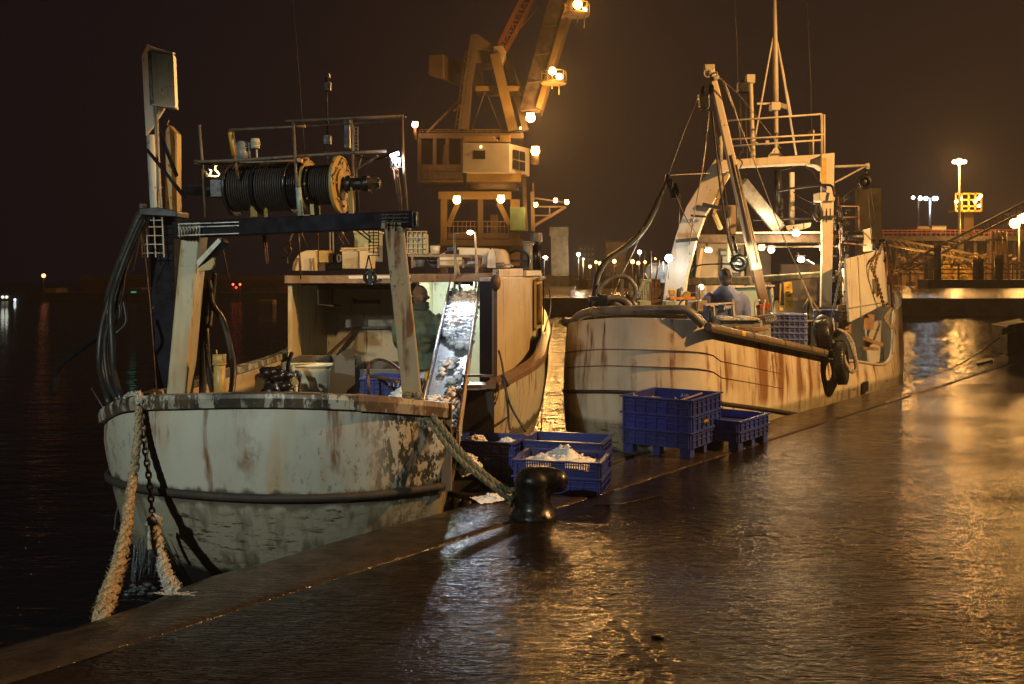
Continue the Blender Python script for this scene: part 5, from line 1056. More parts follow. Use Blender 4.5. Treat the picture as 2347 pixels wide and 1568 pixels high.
    m = MB(); m.bar(P(1668, 395, 14.2), P(1645, 455, 14.2), .05, .05); m.bar(P(1660, 400, 14.25), P(1637, 490, 14.3), .04, .04); m.bar(P(1637, 490, 14.3), P(1652, 525, 14.4), .05, .05); m.build("yellow_strut", M['yelpost'], T)
    m = MB()
    for p in ([(1664, 277), (1883, 261.6)], [(1647, 321), (1890, 308)], [(1674, 335), (1884, 321)]): m.tube(pt(p, 14.0), .014, 7)
    for x, y0, y1 in ((1652, 312, 368), (1883, 261, 354), (1889, 262, 353)): m.tube(pt([(x, y0), (x, y1)], 14.0), .016, 7)
    m.tube(pt([(1664, 277), (1661, 285), (1661, 300)], 14.0), .014, 6); m.tube(pt([(1655, 278, 14), (1655, 370, 14)]), .012, 6); m.build("top_railing", M['gantry'], T)
    m = MB(); m.tube(pt([(1773, -60), (1775, 0), (1777, 120), (1778, 234)], 14.6), [.022, .03, .04, .042], 10); m.tube(pt([(1778, 250), (1780, 354)], 14.6), [.034, .032], 8); pbox(m, 1769, 234, 1789, 251, 14.5, .16); pprism(m, [(1761, 360), (1777, 338), (1781, 338), (1796, 360)], 14.55, .06)
    for i in range(6): m.cyl(P(1789 + i * 2.6, 236 + i * .6, 14.58), P(1789 + i * 2.6, 247 + i * .6, 14.58), .006, n=5)
    m.bar(P(1735, 238, 14.6), P(1769, 238, 14.6), .03, .03); m.build("mast", M['gantry'], T)
    mo = [o for o in T.children if o.name.startswith("mast")][0]
    m = MB(); m.tube(pt([(1772, 85), (1766, 115), (1732, 306), (1724, 352)], 14.6), .016, 6); m.tube(pt([(1779, 85), (1785, 115), (1825, 356)], 14.6), .016, 6); m.tube(pt([(1780, 90), (1788, 125), (1814, 265)], 14.75), .012, 6); m.build("mast_stay", M['gantry'], mo)
    m = MB(); m.tube(pt([(1720, 188), (1723, 280), (1726, 362)], 14.4), .036, 10); pbox(m, 1712, 170, 1731, 189, 14.33, .12); m.build("light_mast", M['gantry'], T, .004)
    m = MB(); pbox(m, 1693, 188, 1717, 211, 14.3, .14); m.cyl(P(1704, 188, 14.36), P(1704, 183, 14.36), .03, n=8); m.build("black_lantern", M['blacksteel'], T, .01)
    m = MB(); m.tube(pt([(1696, 212), (1700, 300), (1704, 350)], 14.35), .009, 5); m.tube(pt([(1708, 212), (1711, 300), (1713, 362)], 14.35), .008, 5); m.tube(pt([(1684, -5), (1689, 100), (1692, 186)], 14.35), .007, 5); m.tube(pt([(1850, -5), (1858, 180), (1861, 300)], 14.4), .006, 5); m.tube(catmull(pt([(1700, 345), (1694, 362), (1702, 372), (1696, 385)], 14.0), 10), .009, 5); m.build("signal_line", M['darkwire'], T)
    m = MB(); m.tube(pt([(1860, 305), (1860, 355)], 14.2), .035, 10); m.tube(pt([(1859, 299), (1860, 307)], 14.2), .045, 10); m.build("short_post", M['gantry'], T)
    m = MB(); pbox(m, 1755, 322, 1763, 332, 14.0, .05); m.tube(pt([(1720, 330), (1730, 325), (1738, 332)], 14.1), .02, 6); m.build("rail_fitting", M['bucket'], T)
    # --- derrick boom, tackle
    b0, b1 = P(1629, 158, 13.2), P(1756, 716, 12.9)
    m = MB(); m.bar(b0, b0.lerp(b1, .83), .085, .095, V(0, 1, 0), .125, .13); m.build("derrick_boom", M['gantry'], T, .012)
    bo = [o for o in T.children if o.name.startswith("derrick_boom")][0]
    m = MB(); m.bar(b0.lerp(b1, .83), b1, .11, .12, V(0, 1, 0)); m.build("boom_foot", M['brown'], bo, .01)
    m = MB(); pbox(m, 1616, 147, 1638, 163, 13.15, .14); m.torus(P(1622, 168, 13.15), (0, 1, 0), .05, .012, 14, 6); m.torus(P(1642, 172, 13.12), (1, 0, 0), .04, .012, 14, 6); m.cyl(P(1634, 180, 13.1), P(1648, 176, 13.1), .03, n=8); m.build("boom_head", M['rail'], bo, .006)
    m = MB(); m.tube([b0.lerp(b1, .36) - V(0, .07, 0), b0.lerp(b1, .80) - V(0, .09, 0)], .012, 6); m.tube([b0.lerp(b1, .40) - V(-.04, .07, 0), b0.lerp(b1, .76) - V(-.04, .09, 0)], .008, 6); m.build("boom_pipe", M['rail'], bo)
    m = MB(); pprism(m, [(1603, 214), (1626, 216), (1627, 246), (1618, 252), (1606, 246)], 13.1, .16); m.torus(P(1612, 208, 13.15), (1, 0, 0), .06, .02, 16, 6); m.torus(P(1630, 205, 13.15), (1, .2, 0), .055, .02, 16, 6); m.build("hoist_block", M['blacksteel'], T, .01)
    m = MB()
    for p, r in (([(1600, 224, 13.1), (1565, 310, 13.4), (1531, 405, 13.8)], .007), ([(1626, 256, 13.1), (1612, 380, 13), (1598, 450, 13.0), (1580, 560, 13.2)], .007), ([(1654, 180, 13.1), (1724, 358, 13.1), (1794, 540, 13.4), (1840, 640, 13.6)], .007), ([(1651, 180, 13.1), (1700, 225, 14), (1790, 340, 14.3)], .005), ([(1640, 250, 13.2), (1656, 300, 13.5), (1690, 365, 14)], .005), ([(1534, 402, 13.8), (1626, 397, 14)], .006), ([(1546, 438, 13.6), (1567, 490, 13.4), (1598, 540, 13.4)], .008), ([(1560, 445, 13.6), (1556, 520, 13.5)], .006), ([(1660, 185, 13), (1690, 270, 13.1), (1698, 330, 13.2)], .008)):
        m.tube(catmull(pt(p), 16), r, 5)
    m.build("rigging_line", M['wire'], T)
    m = MB()
    for p, r in (([(1632, 255, 13.0), (1645, 380, 12.95), (1655, 460, 12.95), (1672, 560, 13), (1690, 605, 13)], .014), ([(1640, 300, 13.0), (1660, 430, 13), (1668, 480, 13), (1680, 590, 13)], .008), ([(1783, 438, 14.2), (1830, 430, 14), (1890, 424, 13.8), (1908, 428, 13.75), (1913, 450, 13.7)], .02), ([(1845, 380, 14.1), (1866, 395, 14), (1882, 425, 13.9)], .014), ([(1790, 390, 14.4), (1810, 385, 14.4), (1822, 378, 14.4)], .016), ([(1818, 440, 14.5), (1840, 455, 14.3), (1878, 472, 14)], .007)):
        m.tube(catmull(pt(p), 20), r, 6)
    m.build("black_line", M['darkwire'], T)
    m = MB(); pprism(m, [(1531, 418), (1551, 420), (1558, 440), (1553, 455), (1540, 455)], 13.6, .1); m.torus(P(1536, 422, 13.6), (1, .3, 0), .06, .02, 14, 6); m.build("hose_block", M['blacksteel'], T, .01)
    m = MB(); m.tube(catmull(pt([(1530, 402, 13.7), (1526, 425, 13.6), (1513, 450, 13.5), (1496, 490, 13.3), (1472, 530, 13.1), (1431, 569, 12.8), (1391, 597, 12.5), (1373, 625, 12.3), (1366, 650, 12.2), (1363, 690, 12.1)]), 50), [.03 + .01 * (i > 8) for i in range(50)], 8); m.build("overhead_hose", M['rubber'], T)
    m = MB(); m.tube(catmull(pt([(1474, 520, 13.1), (1450, 580, 12.8), (1420, 640, 12.4), (1402, 690, 12.2)]), 12), .008, 5); m.tube(pt([(1478, 575, 13), (1470, 690, 12.6)]), .006, 5); m.build("hose_stay", M['wire'], T)
    # right outrigger with hanging block
    m = MB(); m.tube(pt([(1912, 382, 13.9), (1989, 379, 14.4)]), .018, 7); m.tube(pt([(1913, 419, 13.9), (1984, 381, 14.4)]), .014, 7); m.tube(pt([(1989, 374, 14.4), (1990, 388, 14.4)]), .024, 7); m.build("outrigger", M['rail'], T)
    m = MB(); m.sphere(P(1981, 418, 14.4), .095, 1, .7, .95); m.cyl(P(1984, 403, 14.4), P(1986, 390, 14.4), .035, .012, 10); m.torus(P(1981, 418, 14.33), (0.2, 1, 0), .085, .022, 20, 7); m.build("hanging_block", M['blacksteel'], T)
    m = MB(); m.tube(pt([(1989, 430, 14.4), (1998, 560, 14.6)]), .006, 5); m.tube(pt([(1994, 428, 14.4), (2014, 545, 14.8)]), .006, 5); m.tube(pt([(1973, 422, 14.4), (1925, 458, 13.9)]), .006, 5); m.build("rigging_line", M['darkwire'], T)
    # --- wheelhouse front with brow, lamps
    m = MB(); m.prism(pt([(1592, 537), (1910, 537), (1910, 556), (1590, 557)], 15.0), (.4, .5, 0)); m.build("brow_beam", M['belt2'], T, .012)
    m = MB(); m.bar(P(1686, 534, 14.9), P(1905, 533, 14.9), .04, .03); m.bar(P(1740, 566, 14.6), P(1930, 565, 14.4), .02, .02); m.build("brow_rail", M['rail'], T)
    m = MB(); pbox(m, 1596, 557, 1706, 690, 15.8, .1); pbox(m, 1640, 470, 1700, 537, 15.8, 1.2); m.build("wheelhouse", M['bgtan'], T, .01)
    wh = [o for o in T.children if o.name.startswith("wheelhouse")][0]
    m = MB(); pbox(m, 1650, 570, 1698, 640, 15.76, .02); m.build("dark_opening", M['ink'], wh); m = MB(); pbox(m, 1652, 576, 1690, 584, 15.7, .02); pbox(m, 1656, 588, 1692, 625, 15.72, .02); m.build("window", M['tub'], wh)
    m = MB(); pbox(m, 1710, 560, 1768, 690, 16.0, .1); pbox(m, 1790, 605, 1880, 690, 16.2, .1); m.build("engine_casing", M['bgdark'], T, .01)
    m = MB(); m.prism(pt([(1606, 569), (1613, 569), (1603, 636), (1594, 636)], 14.6), (0, .05, 0)); m.build("lit_post", M['gantry'], T)
    m = MB(); pbox(m, 1668, 500, 1674, 600, 15.2, .08); pbox(m, 1690, 440, 1712, 560, 15.4, .08); m.bar(P(1706, 450, 15.3), P(1708, 560, 15.3), .06, .06); pbox(m, 1812, 395, 1821, 540, 15.4, .08); m.build_each("deck_post", M['gantry'], T)
    m = MB()
    for x in (1780, 1792): m.bar(P(x, 455, 15.3), P(x + 2, 540, 15.3), .03, .03)
    for i in range(8): m.bar(P(1778, 462 + i * 9, 15.28), P(1795, 462 + i * 9, 15.28), .02, .02)
    m.build("ladder", M['darksteel'], T); m = MB()
    for i in range(9): m.bar(P(1700, 400 + i * 12, 15.2), P(1712, 400 + i * 12, 15.2), .02, .02)
    m.build("rung_row", M['darksteel'], T); m = MB(); m.tube(pt([(1782, 390), (1784, 470)], 15.2), .05, 8); m.tube(pt([(1726, 505), (1880, 500)], 15), .02, 6); m.tube(pt([(1820, 470), (1880, 505)], 15.3), .015, 6); m.build_each("deck_pipe", M['darksteel'], T)
    m = MB(); pprism(m, [(1800, 517), (1860, 510), (1858, 520), (1842, 526), (1805, 530)], 15.2, .3); m.build("small_awning", M['gantry'], T, .01)
    m = MB(); pbox(m, 1738, 560, 1754, 574, 14.7, .05); m.build("pale_disc", M['bucket'], T, .02)
    m = MB(); m.bar(P(1567, 645, 14.7), P(1720, 643, 14.6), .13, .13); m.bar(P(1725, 641, 14.6), P(1926, 627, 14.5), .10, .10); m.build("timber_baulk", M['olive'], T, .02)
    m = MB(); pbox(m, 1886, 640, 1926, 700, 14.55, .3); pbox(m, 1790, 640, 1806, 700, 15, .2); m.build("dark_bitt", M['navy'], T, .01)
    lo = []
    for x, y, Y, w, h, pw, lab in ((1624, 574, 14.75, 16, 9, 30, 0), (1768, 573, 14.7, 14, 13, 60, 0), (1825, 535, 14.7, 17, 13, 50, 0), (1836, 595, 14.6, 16, 12, 25, 0), (1884, 570, 14.5, 10, 10, 12, 0)):
        c = P(x, y, Y); m = MB(); m.box(c + V(0, .03, h * .0068 / 2 + .012), w * .0072, .09, .02); m.cyl(c + V(0, .08, .03), c + V(0, .14, .1), .01, n=6); m.build("work_lamp", M['darksteel'], T)
        o = [q for q in T.children if q.name.startswith("work_lamp")][-1]
        m = MB(); m.sphere(c, h * .0034, w / h, .8, 1, 12, 8); m.build("lamp_bulb", emis(WARM, 40), o); light('POINT', c - V(0, .12, .03), pw, (1, .68, .34), .05, parent=T)
    # lamp that lights the boom from behind the tackle
    light('SPOT', P(1712, 602, 12.6), 26, (1, .86, .52), .03, target=P(1734, 612, 12.95), angle=100, parent=T)
    m = MB(); m.sphere(P(1533, 592, 13.9), .052); m.build("white_work_lamp", emis((.80, .94, 1), 45), T); light('POINT', P(1530, 594, 13.75), 11, (.72, .9, 1), .06, parent=T)
    m = MB(); m.bar(P(1532, 600, 13.95), P(1532, 640, 13.95), .015, .015); m.bar(P(1520, 600, 13.98), P(1522, 640, 13.98), .012, .012); m.build("lamp_stand", M['steel'], T)
    for i in range(7):
        m = MB(); m.sphere(P(1851 + i * 6.2, 601 + i * 3.6, 18 - i * .3), .045 - i * .003); m.build("string_lamp", emis(WARM, 14), T)
    m = MB(); m.bar(P(1845, 600, 18.05), P(1893, 628, 15.9), .03, .08); m.bar(P(1786, 527 + 110, 17), P(1895, 632, 16.5), .03, .03); m.build("lamp_string_rail", M['rail'], T)
    m = MB(); m.sphere(P(1510, 625, 14.6), .2, 1.1, 1, .75); m.box(P(1508, 644, 14.6), .5, .4, .05); m.build("white_dome", M['white'], T)
    # tackle in front of wheelhouse: net wheel
    m = MB(); m.torus(P(1694, 603, 13.0), (.2, 1, .2), .085, .035, 20, 8); m.sphere(P(1694, 597, 13.05), .1, 1, .7, .8, jit=.4); m.bar(P(1672, 603, 12.95), P(1700, 605, 12.95), .03, .03); m.tube(pt([(1690, 580), (1684, 560), (1680, 540)], 13), .02, 6); m.build("net_wheel", M['blacksteel'], T)
    m = MB(); m.tube(catmull(pt([(1583, 640), (1590, 615), (1610, 607), (1660, 605), (1676, 606)], 13.6), 24), .01, 6); m.build("curved_rail", M['darksteel'], T)
    # --- stern gear at left
    m = MB(); pbox(m, 1352, 680, 1380, 712, 11.9, .3); pbox(m, 1374, 676, 1393, 702, 11.8, .14); pbox(m, 1395, 680, 1452, 712, 12.1, .35); m.tube(pt([(1346, 712), (1352, 690)], 11.9), .02, 6)
    random.seed(9)
    for k in range(26): c = P(random.uniform(1352, 1450), random.uniform(676, 706), 11.8 + random.uniform(0, .2)); m.box(c, random.uniform(.02, .06), random.uniform(.02, .05), random.uniform(.02, .06))
    m.build("hydraulic_pack", M['darksteel'], T, .006)
    m = MB(); m.tube(catmull(pt([(1370, 676), (1376, 660), (1395, 642), (1420, 633), (1440, 638), (1455, 657), (1456, 678), (1450, 690), (1465, 712)], 12.0), 40), .028, 8); m.tube(catmull(pt([(1392, 684), (1412, 682), (1432, 688), (1446, 702), (1455, 716)], 11.75), 24), .03, 8); m.tube(catmull(pt([(1408, 695), (1422, 700), (1432, 714)], 11.7), 12), .02, 6); m.build("looped_hose", M['hose'], T)
    m = MB(); pbox(m, 1442, 646, 1449, 690, 12.6, .08); m.bar(P(1426, 640, 12.3), P(1426, 680, 12.3), .04, .04); m.tube(pt([(1491, 575), (1493, 690)], 13.2), .016, 6); m.tube(pt([(1511, 597), (1501, 650)], 13.2), .012, 6); m.tube(catmull(pt([(1470, 640), (1474, 645), (1476, 625), (1484, 640)], 13.3), 12), .012, 5); m.build("stern_post", M['steel'], T)
    m = MB(); pbox(m, 1466, 690, 1492, 715, 12.3, .3); pbox(m, 1525, 690, 1550, 712, 12.6, .3); m.tube(catmull(pt([(1464, 668), (1476, 648), (1492, 643)], 13), 10), .03, 7)
    for i in range(5): m.bar(P(1470 + i * 5, 645, 13.4), P(1470 + i * 5, 690, 13.4), .02, .02)
    m.build("green_locker", M['greencab'], T, .006)
    m = MB()
    for x in (1496, 1503, 1512): m.bar(P(x, 640, 13), P(x, 710, 13), .02, .02)
    for i in range(6): m.bar(P(1494, 650 + i * 11, 13), P(1514, 650 + i * 11, 13), .016, .016)
    m.bar(P(1488, 690, 12.9), P(1545, 688, 12.9), .025, .025); pbox(m, 1497, 640, 1511, 652, 13, .1); m.build("rusty_ladder", M['rustrail'], T)
    m = MB(); pprism(m, [(1534, 664), (1548, 664), (1550, 672), (1546, 678), (1536, 678), (1533, 670)], 12.9, .06); m.build("yellow_lamp_guard", M['yellow'], T, .01)
    m = MB(); pprism(m, [(1565, 675), (1574, 666), (1583, 672), (1583, 688), (1566, 688)], 13.2, .12); m.build("yellow_hood", M['yellow'], T, .01)
    m = MB(); m.bar(P(1535, 684, 12.8), P(1592, 683, 13), .03, .03); pbox(m, 1530, 681, 1546, 687, 12.85, .1); m.build("orange_handle", M['orange'], T)
    m = MB(); m.tube(pt([(1555, 690), (1556, 665), (1564, 662)], 13.1), .03, 8); m.tube(catmull(pt([(1556, 700), (1562, 690), (1572, 688), (1570, 705)], 13), 10), .012, 6); m.build("valve_pipe", M['hose'], T)
    m = MB()
    for y in (672, 688): m.bar(P(1583, y - 1, 13.8), P(1640, y - 2, 13.9), .02, .02)
    for x in (1597, 1603, 1617): m.bar(P(x, 655, 13.8), P(x, 700, 13.8), .02, .02)
    m.build("deck_rail", M['gantry'], T); m = MB(); pbox(m, 1598, 689, 1621, 735, 13.3, .3); pbox(m, 1584, 690, 1598, 735, 13.4, .3); m.build("tan_cabinet", M['house'], T, .01)
    m = MB(); m.sphere(P(1607, 658, 14.2), .04); m.build("work_lamp_small", emis(WARM, 8), T)
    # --- green cabinet, yellow sign
    m = MB(); m.prism(pt([(1684, 660), (1770, 657), (1776, 735), (1686, 735)], 14.0), (.05, .3, 0)); m.build("green_cabinet", M['greencab'], T, .01)
    go = [o for o in T.children if o.name.startswith("green_cabinet")][0]
    m = MB(); m.bar(P(1683, 658, 13.98), P(1774, 655, 13.98), .1, .02); m.bar(P(1769, 660, 13.96), P(1776, 730, 13.96), .03, .02); m.build("cabinet_trim", M['white'], go)
    m = MB(); m.prism(pt([(1797, 648), (1815, 646), (1819, 705), (1799, 706)], 14.2), (0, .02, 0)); m.build("yellow_sign", M['yellow'], T)
    so = [o for o in T.children if o.name.startswith("yellow_sign")][0]
    m = MB(); m.torus(P(1806.5, 674, 14.18), (0, 1, 0), .034, .007, 20, 5); m.bar(P(1804, 669, 14.18), P(1804, 679, 14.18), .01, .006, V(0, 1, 0)); m.bar(P(1808, 669, 14.18), P(1808.5, 679, 14.18), .01, .006, V(0, 1, 0)); m.bar(P(1802, 692, 14.18), P(1813, 691, 14.18), .006, .006); m.bar(P(1805, 686, 14.18), P(1810, 699, 14.18), .006, .006); m.bar(P(1804, 656, 14.18), P(1807, 661, 14.18), .006, .006); m.bar(P(1810, 655, 14.18), P(1807, 661, 14.18), .006, .006); m.build("sign_emblem", M['ink'], so)
    # right-hand deck machinery behind the trawl door
    m = MB(); pbox(m, 1944, 530, 1976, 560, 15.0, .4); m.cyl(P(1940, 545, 14.9), P(1976, 545, 14.9), .09, n=14); pbox(m, 1930, 540, 1944, 580, 15, .3); m.tube(catmull(pt([(1926, 470), (1932, 520), (1930, 580), (1936, 600)], 14.3), 14), .02, 6); m.build("deck_winch", M['blacksteel'], T, .006)
    random.seed(17); m = MB()
    for k in range(34): c = P(random.uniform(1908, 1945), random.uniform(430, 690), random.uniform(13.8, 14.4)); m.box(c, random.uniform(.02, .07), .05, random.uniform(.02, .09), random.uniform(0, 1))
    for k in range(26): c = P(random.uniform(2000, 2030), random.uniform(545, 600), random.uniform(14.8, 15.2)); m.box(c, random.uniform(.02, .06), .05, random.uniform(.02, .08), random.uniform(0, 1))
    m.build("fittings", M['blacksteel'], T, .004)
    m = MB(); m.tube(pt([(1924, 472), (1968, 473), (1970, 550)], 15), .016, 6); m.tube(pt([(1926, 498), (1968, 498)], 15), .014, 6); m.bar(P(1925, 556, 14.8), P(1986, 562, 14.8), .02, .02); m.tube(pt([(1921, 450), (1926, 560), (1928, 690)], 14.2), .012, 6); m.build("winch_rail", M['rustrail'], T)
    m = MB(); m.prism(pt([(1979, 527), (1997, 522), (2000, 575), (1980, 577)], 14.9), (0, .03, 0)); m.build("grey_board", M['white'], T)
    m = MB(); m.tube(pt([(1935, 600), (1936, 720)], 14.4), .03, 6); pbox(m, 1931, 606, 1937, 638, 14.5, .05); m.build("gallows_post", M['gantry'], T)
    m = MB(); m.tube(pt([(2027, 560, 15.2), (2031, 590, 15.2), (2042, 650, 15.3), (2046, 705, 15.4)]), .02, 6); m.tube(pt([(2032, 700, 15.35), (2033, 610, 15.2)]), .012, 6); m.build("davit_rod", M['rustrail'], T)
    return T
RB = right_boat()
# trawl door and the gear round it
def trawl_door():
    q = [st(1939, 594, -.02), st(2024, 573, -.12), st(2034, 694, -.12), st(1948, 739, -.02)]
    t = thing("trawl_door", (q[2] + q[3]) / 2, "big pale rectangular trawl door hanging at the trawler's side", "trawl door")
    m = MB(); m.prism(q, -QN * .035); m.build("plate", M['white'], t, .006)
    m = MB(); a, b = q[3].lerp(q[2], .62), q[0].lerp(q[1], .62); c = a.lerp(b, .28) + QN * .006; u = (q[1] - q[0]).normalized(); w = (q[0] - q[3]).normalized()
    m.prism([c, c + u * .22, c + u * .22 + w * .22, c + w * .22], QN * .004); m.build("slot", M['hose'], t)
    m = MB(); c2 = c + u * .16 - w * .05; m.prism([c2 + QN * .012, c2 + u * .06 + QN * .012, c2 + u * .07 + w * .27 + QN * .012, c2 + u * .01 + w * .27 + QN * .012], QN * .01); m.build("bracket", M['rustrail'], t)
    m = MB(); m.bar(q[3] + w * .20 + QN * .008, q[2] + w * .02 + QN * .008, .012, .012); m.bar(q[0] + u * .52 + QN * .008, q[3] + u * .50 + QN * .008, .010, .012); m.build("weld_bead", M['rail'], t)
    m = MB(); m.prism([q[1], q[1] - QN * .2 + V(.06, 0, 0), q[2] - QN * .2 + V(.06, 0, .02), q[2]], QD * .02); m.build("edge_plate", M['gantry'], t)
    m = MB(); m.chain([st(2018, 578, -.02), st(1997, 604, .0), st(2012, 650, .03), st(2026, 702, .0)], .06, .009); m.chain([st(2022, 560, -.05), st(2008, 600, .02), st(2003, 634, .02)], .05, .008); m.build("chain", M['rustrail'], t)
trawl_door()
m = MB(); m.chain(pt([(1926, 600, 14.0), (1923, 640, 13.9), (1906, 735, 13.7)]), .05, .008); m.build("hanging_chain", M['rail'], label="long thin chain hanging from the gantry to the black tyre", cat="chain")
m = MB(); m.chain([st(2040, 585, -.1), st(2046, 640, -.1), st(2048, 700, -.15)], .05, .008); m.chain([st(2016, 742, -.3), st(2008, 765, -.3), st(2000, 785, -.3)], .05, .009); m.build("hanging_chain", M['rustrail'], label="rusty chain hanging at the trawler's forward bulwark post", cat="chain")
def tyre(c, ax, R, r, label, tilt=None):
    t = thing("tyre_fender", Vector(c) - V(0, 0, R), label, "tyre", "tyres hung as fenders"); d, s, u = frame(Vector(ax)); c = Vector(c)
    prof = [(-.9, .55), (-.95, .9), (-.75, 1.0), (-.3, 1.03), (.3, 1.03), (.75, 1.0), (.95, .9), (.9, .55), (.55, .5), (.5, .75), (0, .85), (-.5, .75), (-.55, .5)]
    m = MB(); m.rings([[c + d * a * r + (s * math.cos(k) + u * math.sin(k)) * R * b for a, b in prof] for k in (2 * math.pi * i / 36 for i in range(37))], True); m.build("carcass", M['rubber'], t)
    m = MB()
    for i in range(48):
        k = 2 * math.pi * i / 48; o = s * math.cos(k) + u * math.sin(k); tg = d.cross(o); m.bar(c + d * -.72 * r + o * R * 1.025, c + d * .72 * r + o * R * 1.025, R * .05, .012, o)
    m.build("tread", M['rubber'], t); return t
tyre(st(1928, 831, -.05) , QN + V(0, .26, .06), .285, .075, "black tyre fender hanging on the trawler's side under the rope coil")
tyre(P(1884, 768, 13.4), V(.93, -.22, .16), .2, .105, "glossy black tyre standing inside the trawler's bulwark")
m = MB(); m.sphere(P(1886, 752, 13.6), .17, .8, .8, 1.1); m.build("black_buoy", M['rubber'], label="black rubber buoy wedged behind the standing tyre", cat="buoy")
m = MB(); random.seed(31)
for k, (dx, dy) in enumerate(((0, 0), (4, 3), (8, 8), (-4, -3))):
    m.rope(pt([(1912 + dx * .4, 770 + dy * .3, 13.5), (1925 + dx, 757 + dy * .5, 13.4), (1945 + dx, 775 + dy, 13.4), (1958 + dx * .5, 815 + dy, 13.4), (1962 + dx * .2, 846, 13.42), (1950, 853 - k * 2, 13.42), (1938, 830, 13.42), (1925 - dx, 796, 13.45), (1908, 790 + dx, 13.5)]), .021, n=5)
m.tube(pt([(1909, 730, 13.6), (1912, 760, 13.5), (1905, 800, 13.5)]), .014, 6); m.build("rope_coil", M['ropegrey'], label="thick grey mooring rope coiled over the trawler's rail above the tyre", cat="rope")
m = MB()
for k in range(3): m.tube(catmull([st(2046, 702, -.2) , st(2036 - k * 4, 730, -.15), st(2040 + k * 3, 752, -.1), st(2052, 735, -.15), st(2049 + k, 705, -.2), st(2020 + k * 3, 702, -.2)], 24), .014, 6)
m.build("rope_bundle", M['ropetan'], label="small bundle of rope on the trawler's forward bulwark post", cat="rope")
t = thing("timber_prop", P(1852, 790, 13.5), "leaning timber prop with rope lashings between blue crates and tyre", "timber")
m = MB(); m.bar(P(1847, 800, 13.5), P(1856, 682, 13.6), .11, .07, V(0, 1, 0), .06, .05); m.bar(P(1862, 730, 13.45), P(1858, 690, 13.55), .03, .03); m.build("post", M['olive'], t, .01)
m = MB(); m.torus(P(1851, 735, 13.53), (.08, 0, 1), .07, .012, 16, 6); m.tube(pt([(1856, 680, 13.5), (1862, 705, 13.4), (1876, 712, 13.4)]), .01, 5); m.tube(pt([(1854, 682, 13.5), (1840, 705, 13.5)]), .008, 5); m.tube(pt([(1830, 620, 13.7), (1854, 680, 13.5), (1880, 715, 13.4)]), .012, 5); m.build("lashing", M['ropetan'], t)
t = thing("pallet", P(1934, 760, 14.2), "brown slatted pallet on end between the crates and the trawl door", "pallet")
m = MB()
for x in (1925, 1936, 1946): m.bar(P(x, 765, 14.2), P(x - 2, 699, 14.2), .05, .05)
m.build("bearer", M['wood'], t); m = MB()
for i in range(7): m.bar(P(1920, 703 + i * 9.5, 14.15), P(1949, 702 + i * 9.5, 14.15), .02, .04)
m.build("slat", M['wood'], t)
m = MB(); m.bar(P(1978, 775, 14.6), P(2022, 790, 14.6), .1, .05); m.bar(P(1975, 798, 14.6), P(2010, 800, 14.6), .12, .04); m.bar(P(1985, 770, 14.7), P(1988, 795, 14.7), .06, .06); m.bar(P(1990, 755, 14.8), P(1992, 720, 14.8), .15, .04); m.build("timber_offcuts", M['wood'], label="wet timber offcuts lying inside the trawler's open bulwark", cat="timber")
t = thing("railed_box", P(1650, 735, 12.9), "blue box with white rails behind the man in blue", "box")
m = MB(); pbox(m, 1621, 700, 1679, 735, 12.9, .3); m.build("box", M['bluebox'], t, .01); m = MB(); m.bar(P(1618, 698, 12.85), P(1683, 694, 12.85), .022, .022); m.bar(P(1680, 686, 12.86), P(1684, 735, 12.86), .018, .018); m.bar(P(1637, 698, 12.86), P(1638, 735, 12.86), .012, .012); m.build("rail", M['white'], t)
m = MB(); random.seed(2)
for k in range(7): x = 1660 + k * 2.2; pbox(m, x, 698 + random.uniform(0, 5), x + 2, 702 + random.uniform(2, 9), 12.84, .02)
pbox(m, 1630, 697, 1637, 703, 12.84, .02); m.build("white_tags", M['white'], t); m = MB(); pbox(m, 1626, 706, 1632, 712, 12.89, .01); pbox(m, 1634, 707, 1637, 712, 12.89, .01); m.build("orange_sticker", M['orange'], t)
tub("fish_tub", (1652, 734, 1744, 760), 12.4, .5, 'tub', "grey fish tub with white lids on the trawler's deck", "tub", None, None, .97)
for i, (x0, x1) in enumerate(((1654, 1698), (1700, 1744))):
    m = MB(); m.prism(pt([(x0, 735), (x0 + 4, 729), (x0 + 20, 727), (x1 - 6, 729), (x1, 735)], 12.35), (0, .55, 0)); m.build("tub_lid", M['white'], label=("left", "right")[i] + " white plastic lid lying on the grey fish tub", cat="lid", group="white lids on the grey fish tub", bevel=.01)
m = MB(); m.prism(pt([(1684, 749), (1760, 752), (1766, 756), (1745, 760), (1690, 757)], 12.1), (0, .15, 0)); m.build("plank", M['wood'], label="pale plank lying across the deck below the grey fish tub", cat="plank", bevel=.006)
t = thing("hand_winch", P(1750, 720, 12.8), "red hand winch with white curved pipes beside the boom foot", "winch")
m = MB(); m.prism(pt([(1735, 700), (1765, 695), (1767, 702), (1758, 706), (1737, 707)], 12.75), (0, .1, 0)); m.build("bracket", M['red'], t, .006); m = MB(); pbox(m, 1740, 706, 1760, 735, 12.75, .12); m.build("base", M['rustrail'], t, .006)
m = MB(); m.tube(catmull(pt([(1732, 725), (1730, 700), (1734, 690), (1742, 688)], 12.7), 12), .014, 6); m.tube(catmull(pt([(1750, 725), (1750, 705), (1753, 690), (1754, 687)], 12.7), 10), .012, 6); m.build("pipe", M['white'], t)
m = MB(); m.tube(catmull(pt([(1725, 728), (1745, 724), (1770, 722), (1775, 730)], 12.6), 10), .015, 5)
for k in range(7): m.torus(P(1752 + k * 4, 736 - k * .6, 12.5), (1, .2, 0), .045, .008, 14, 5)
m.build("coiled_pipe", M['tub'], label="grey coiled spring hose beside the fish tub", cat="hose")
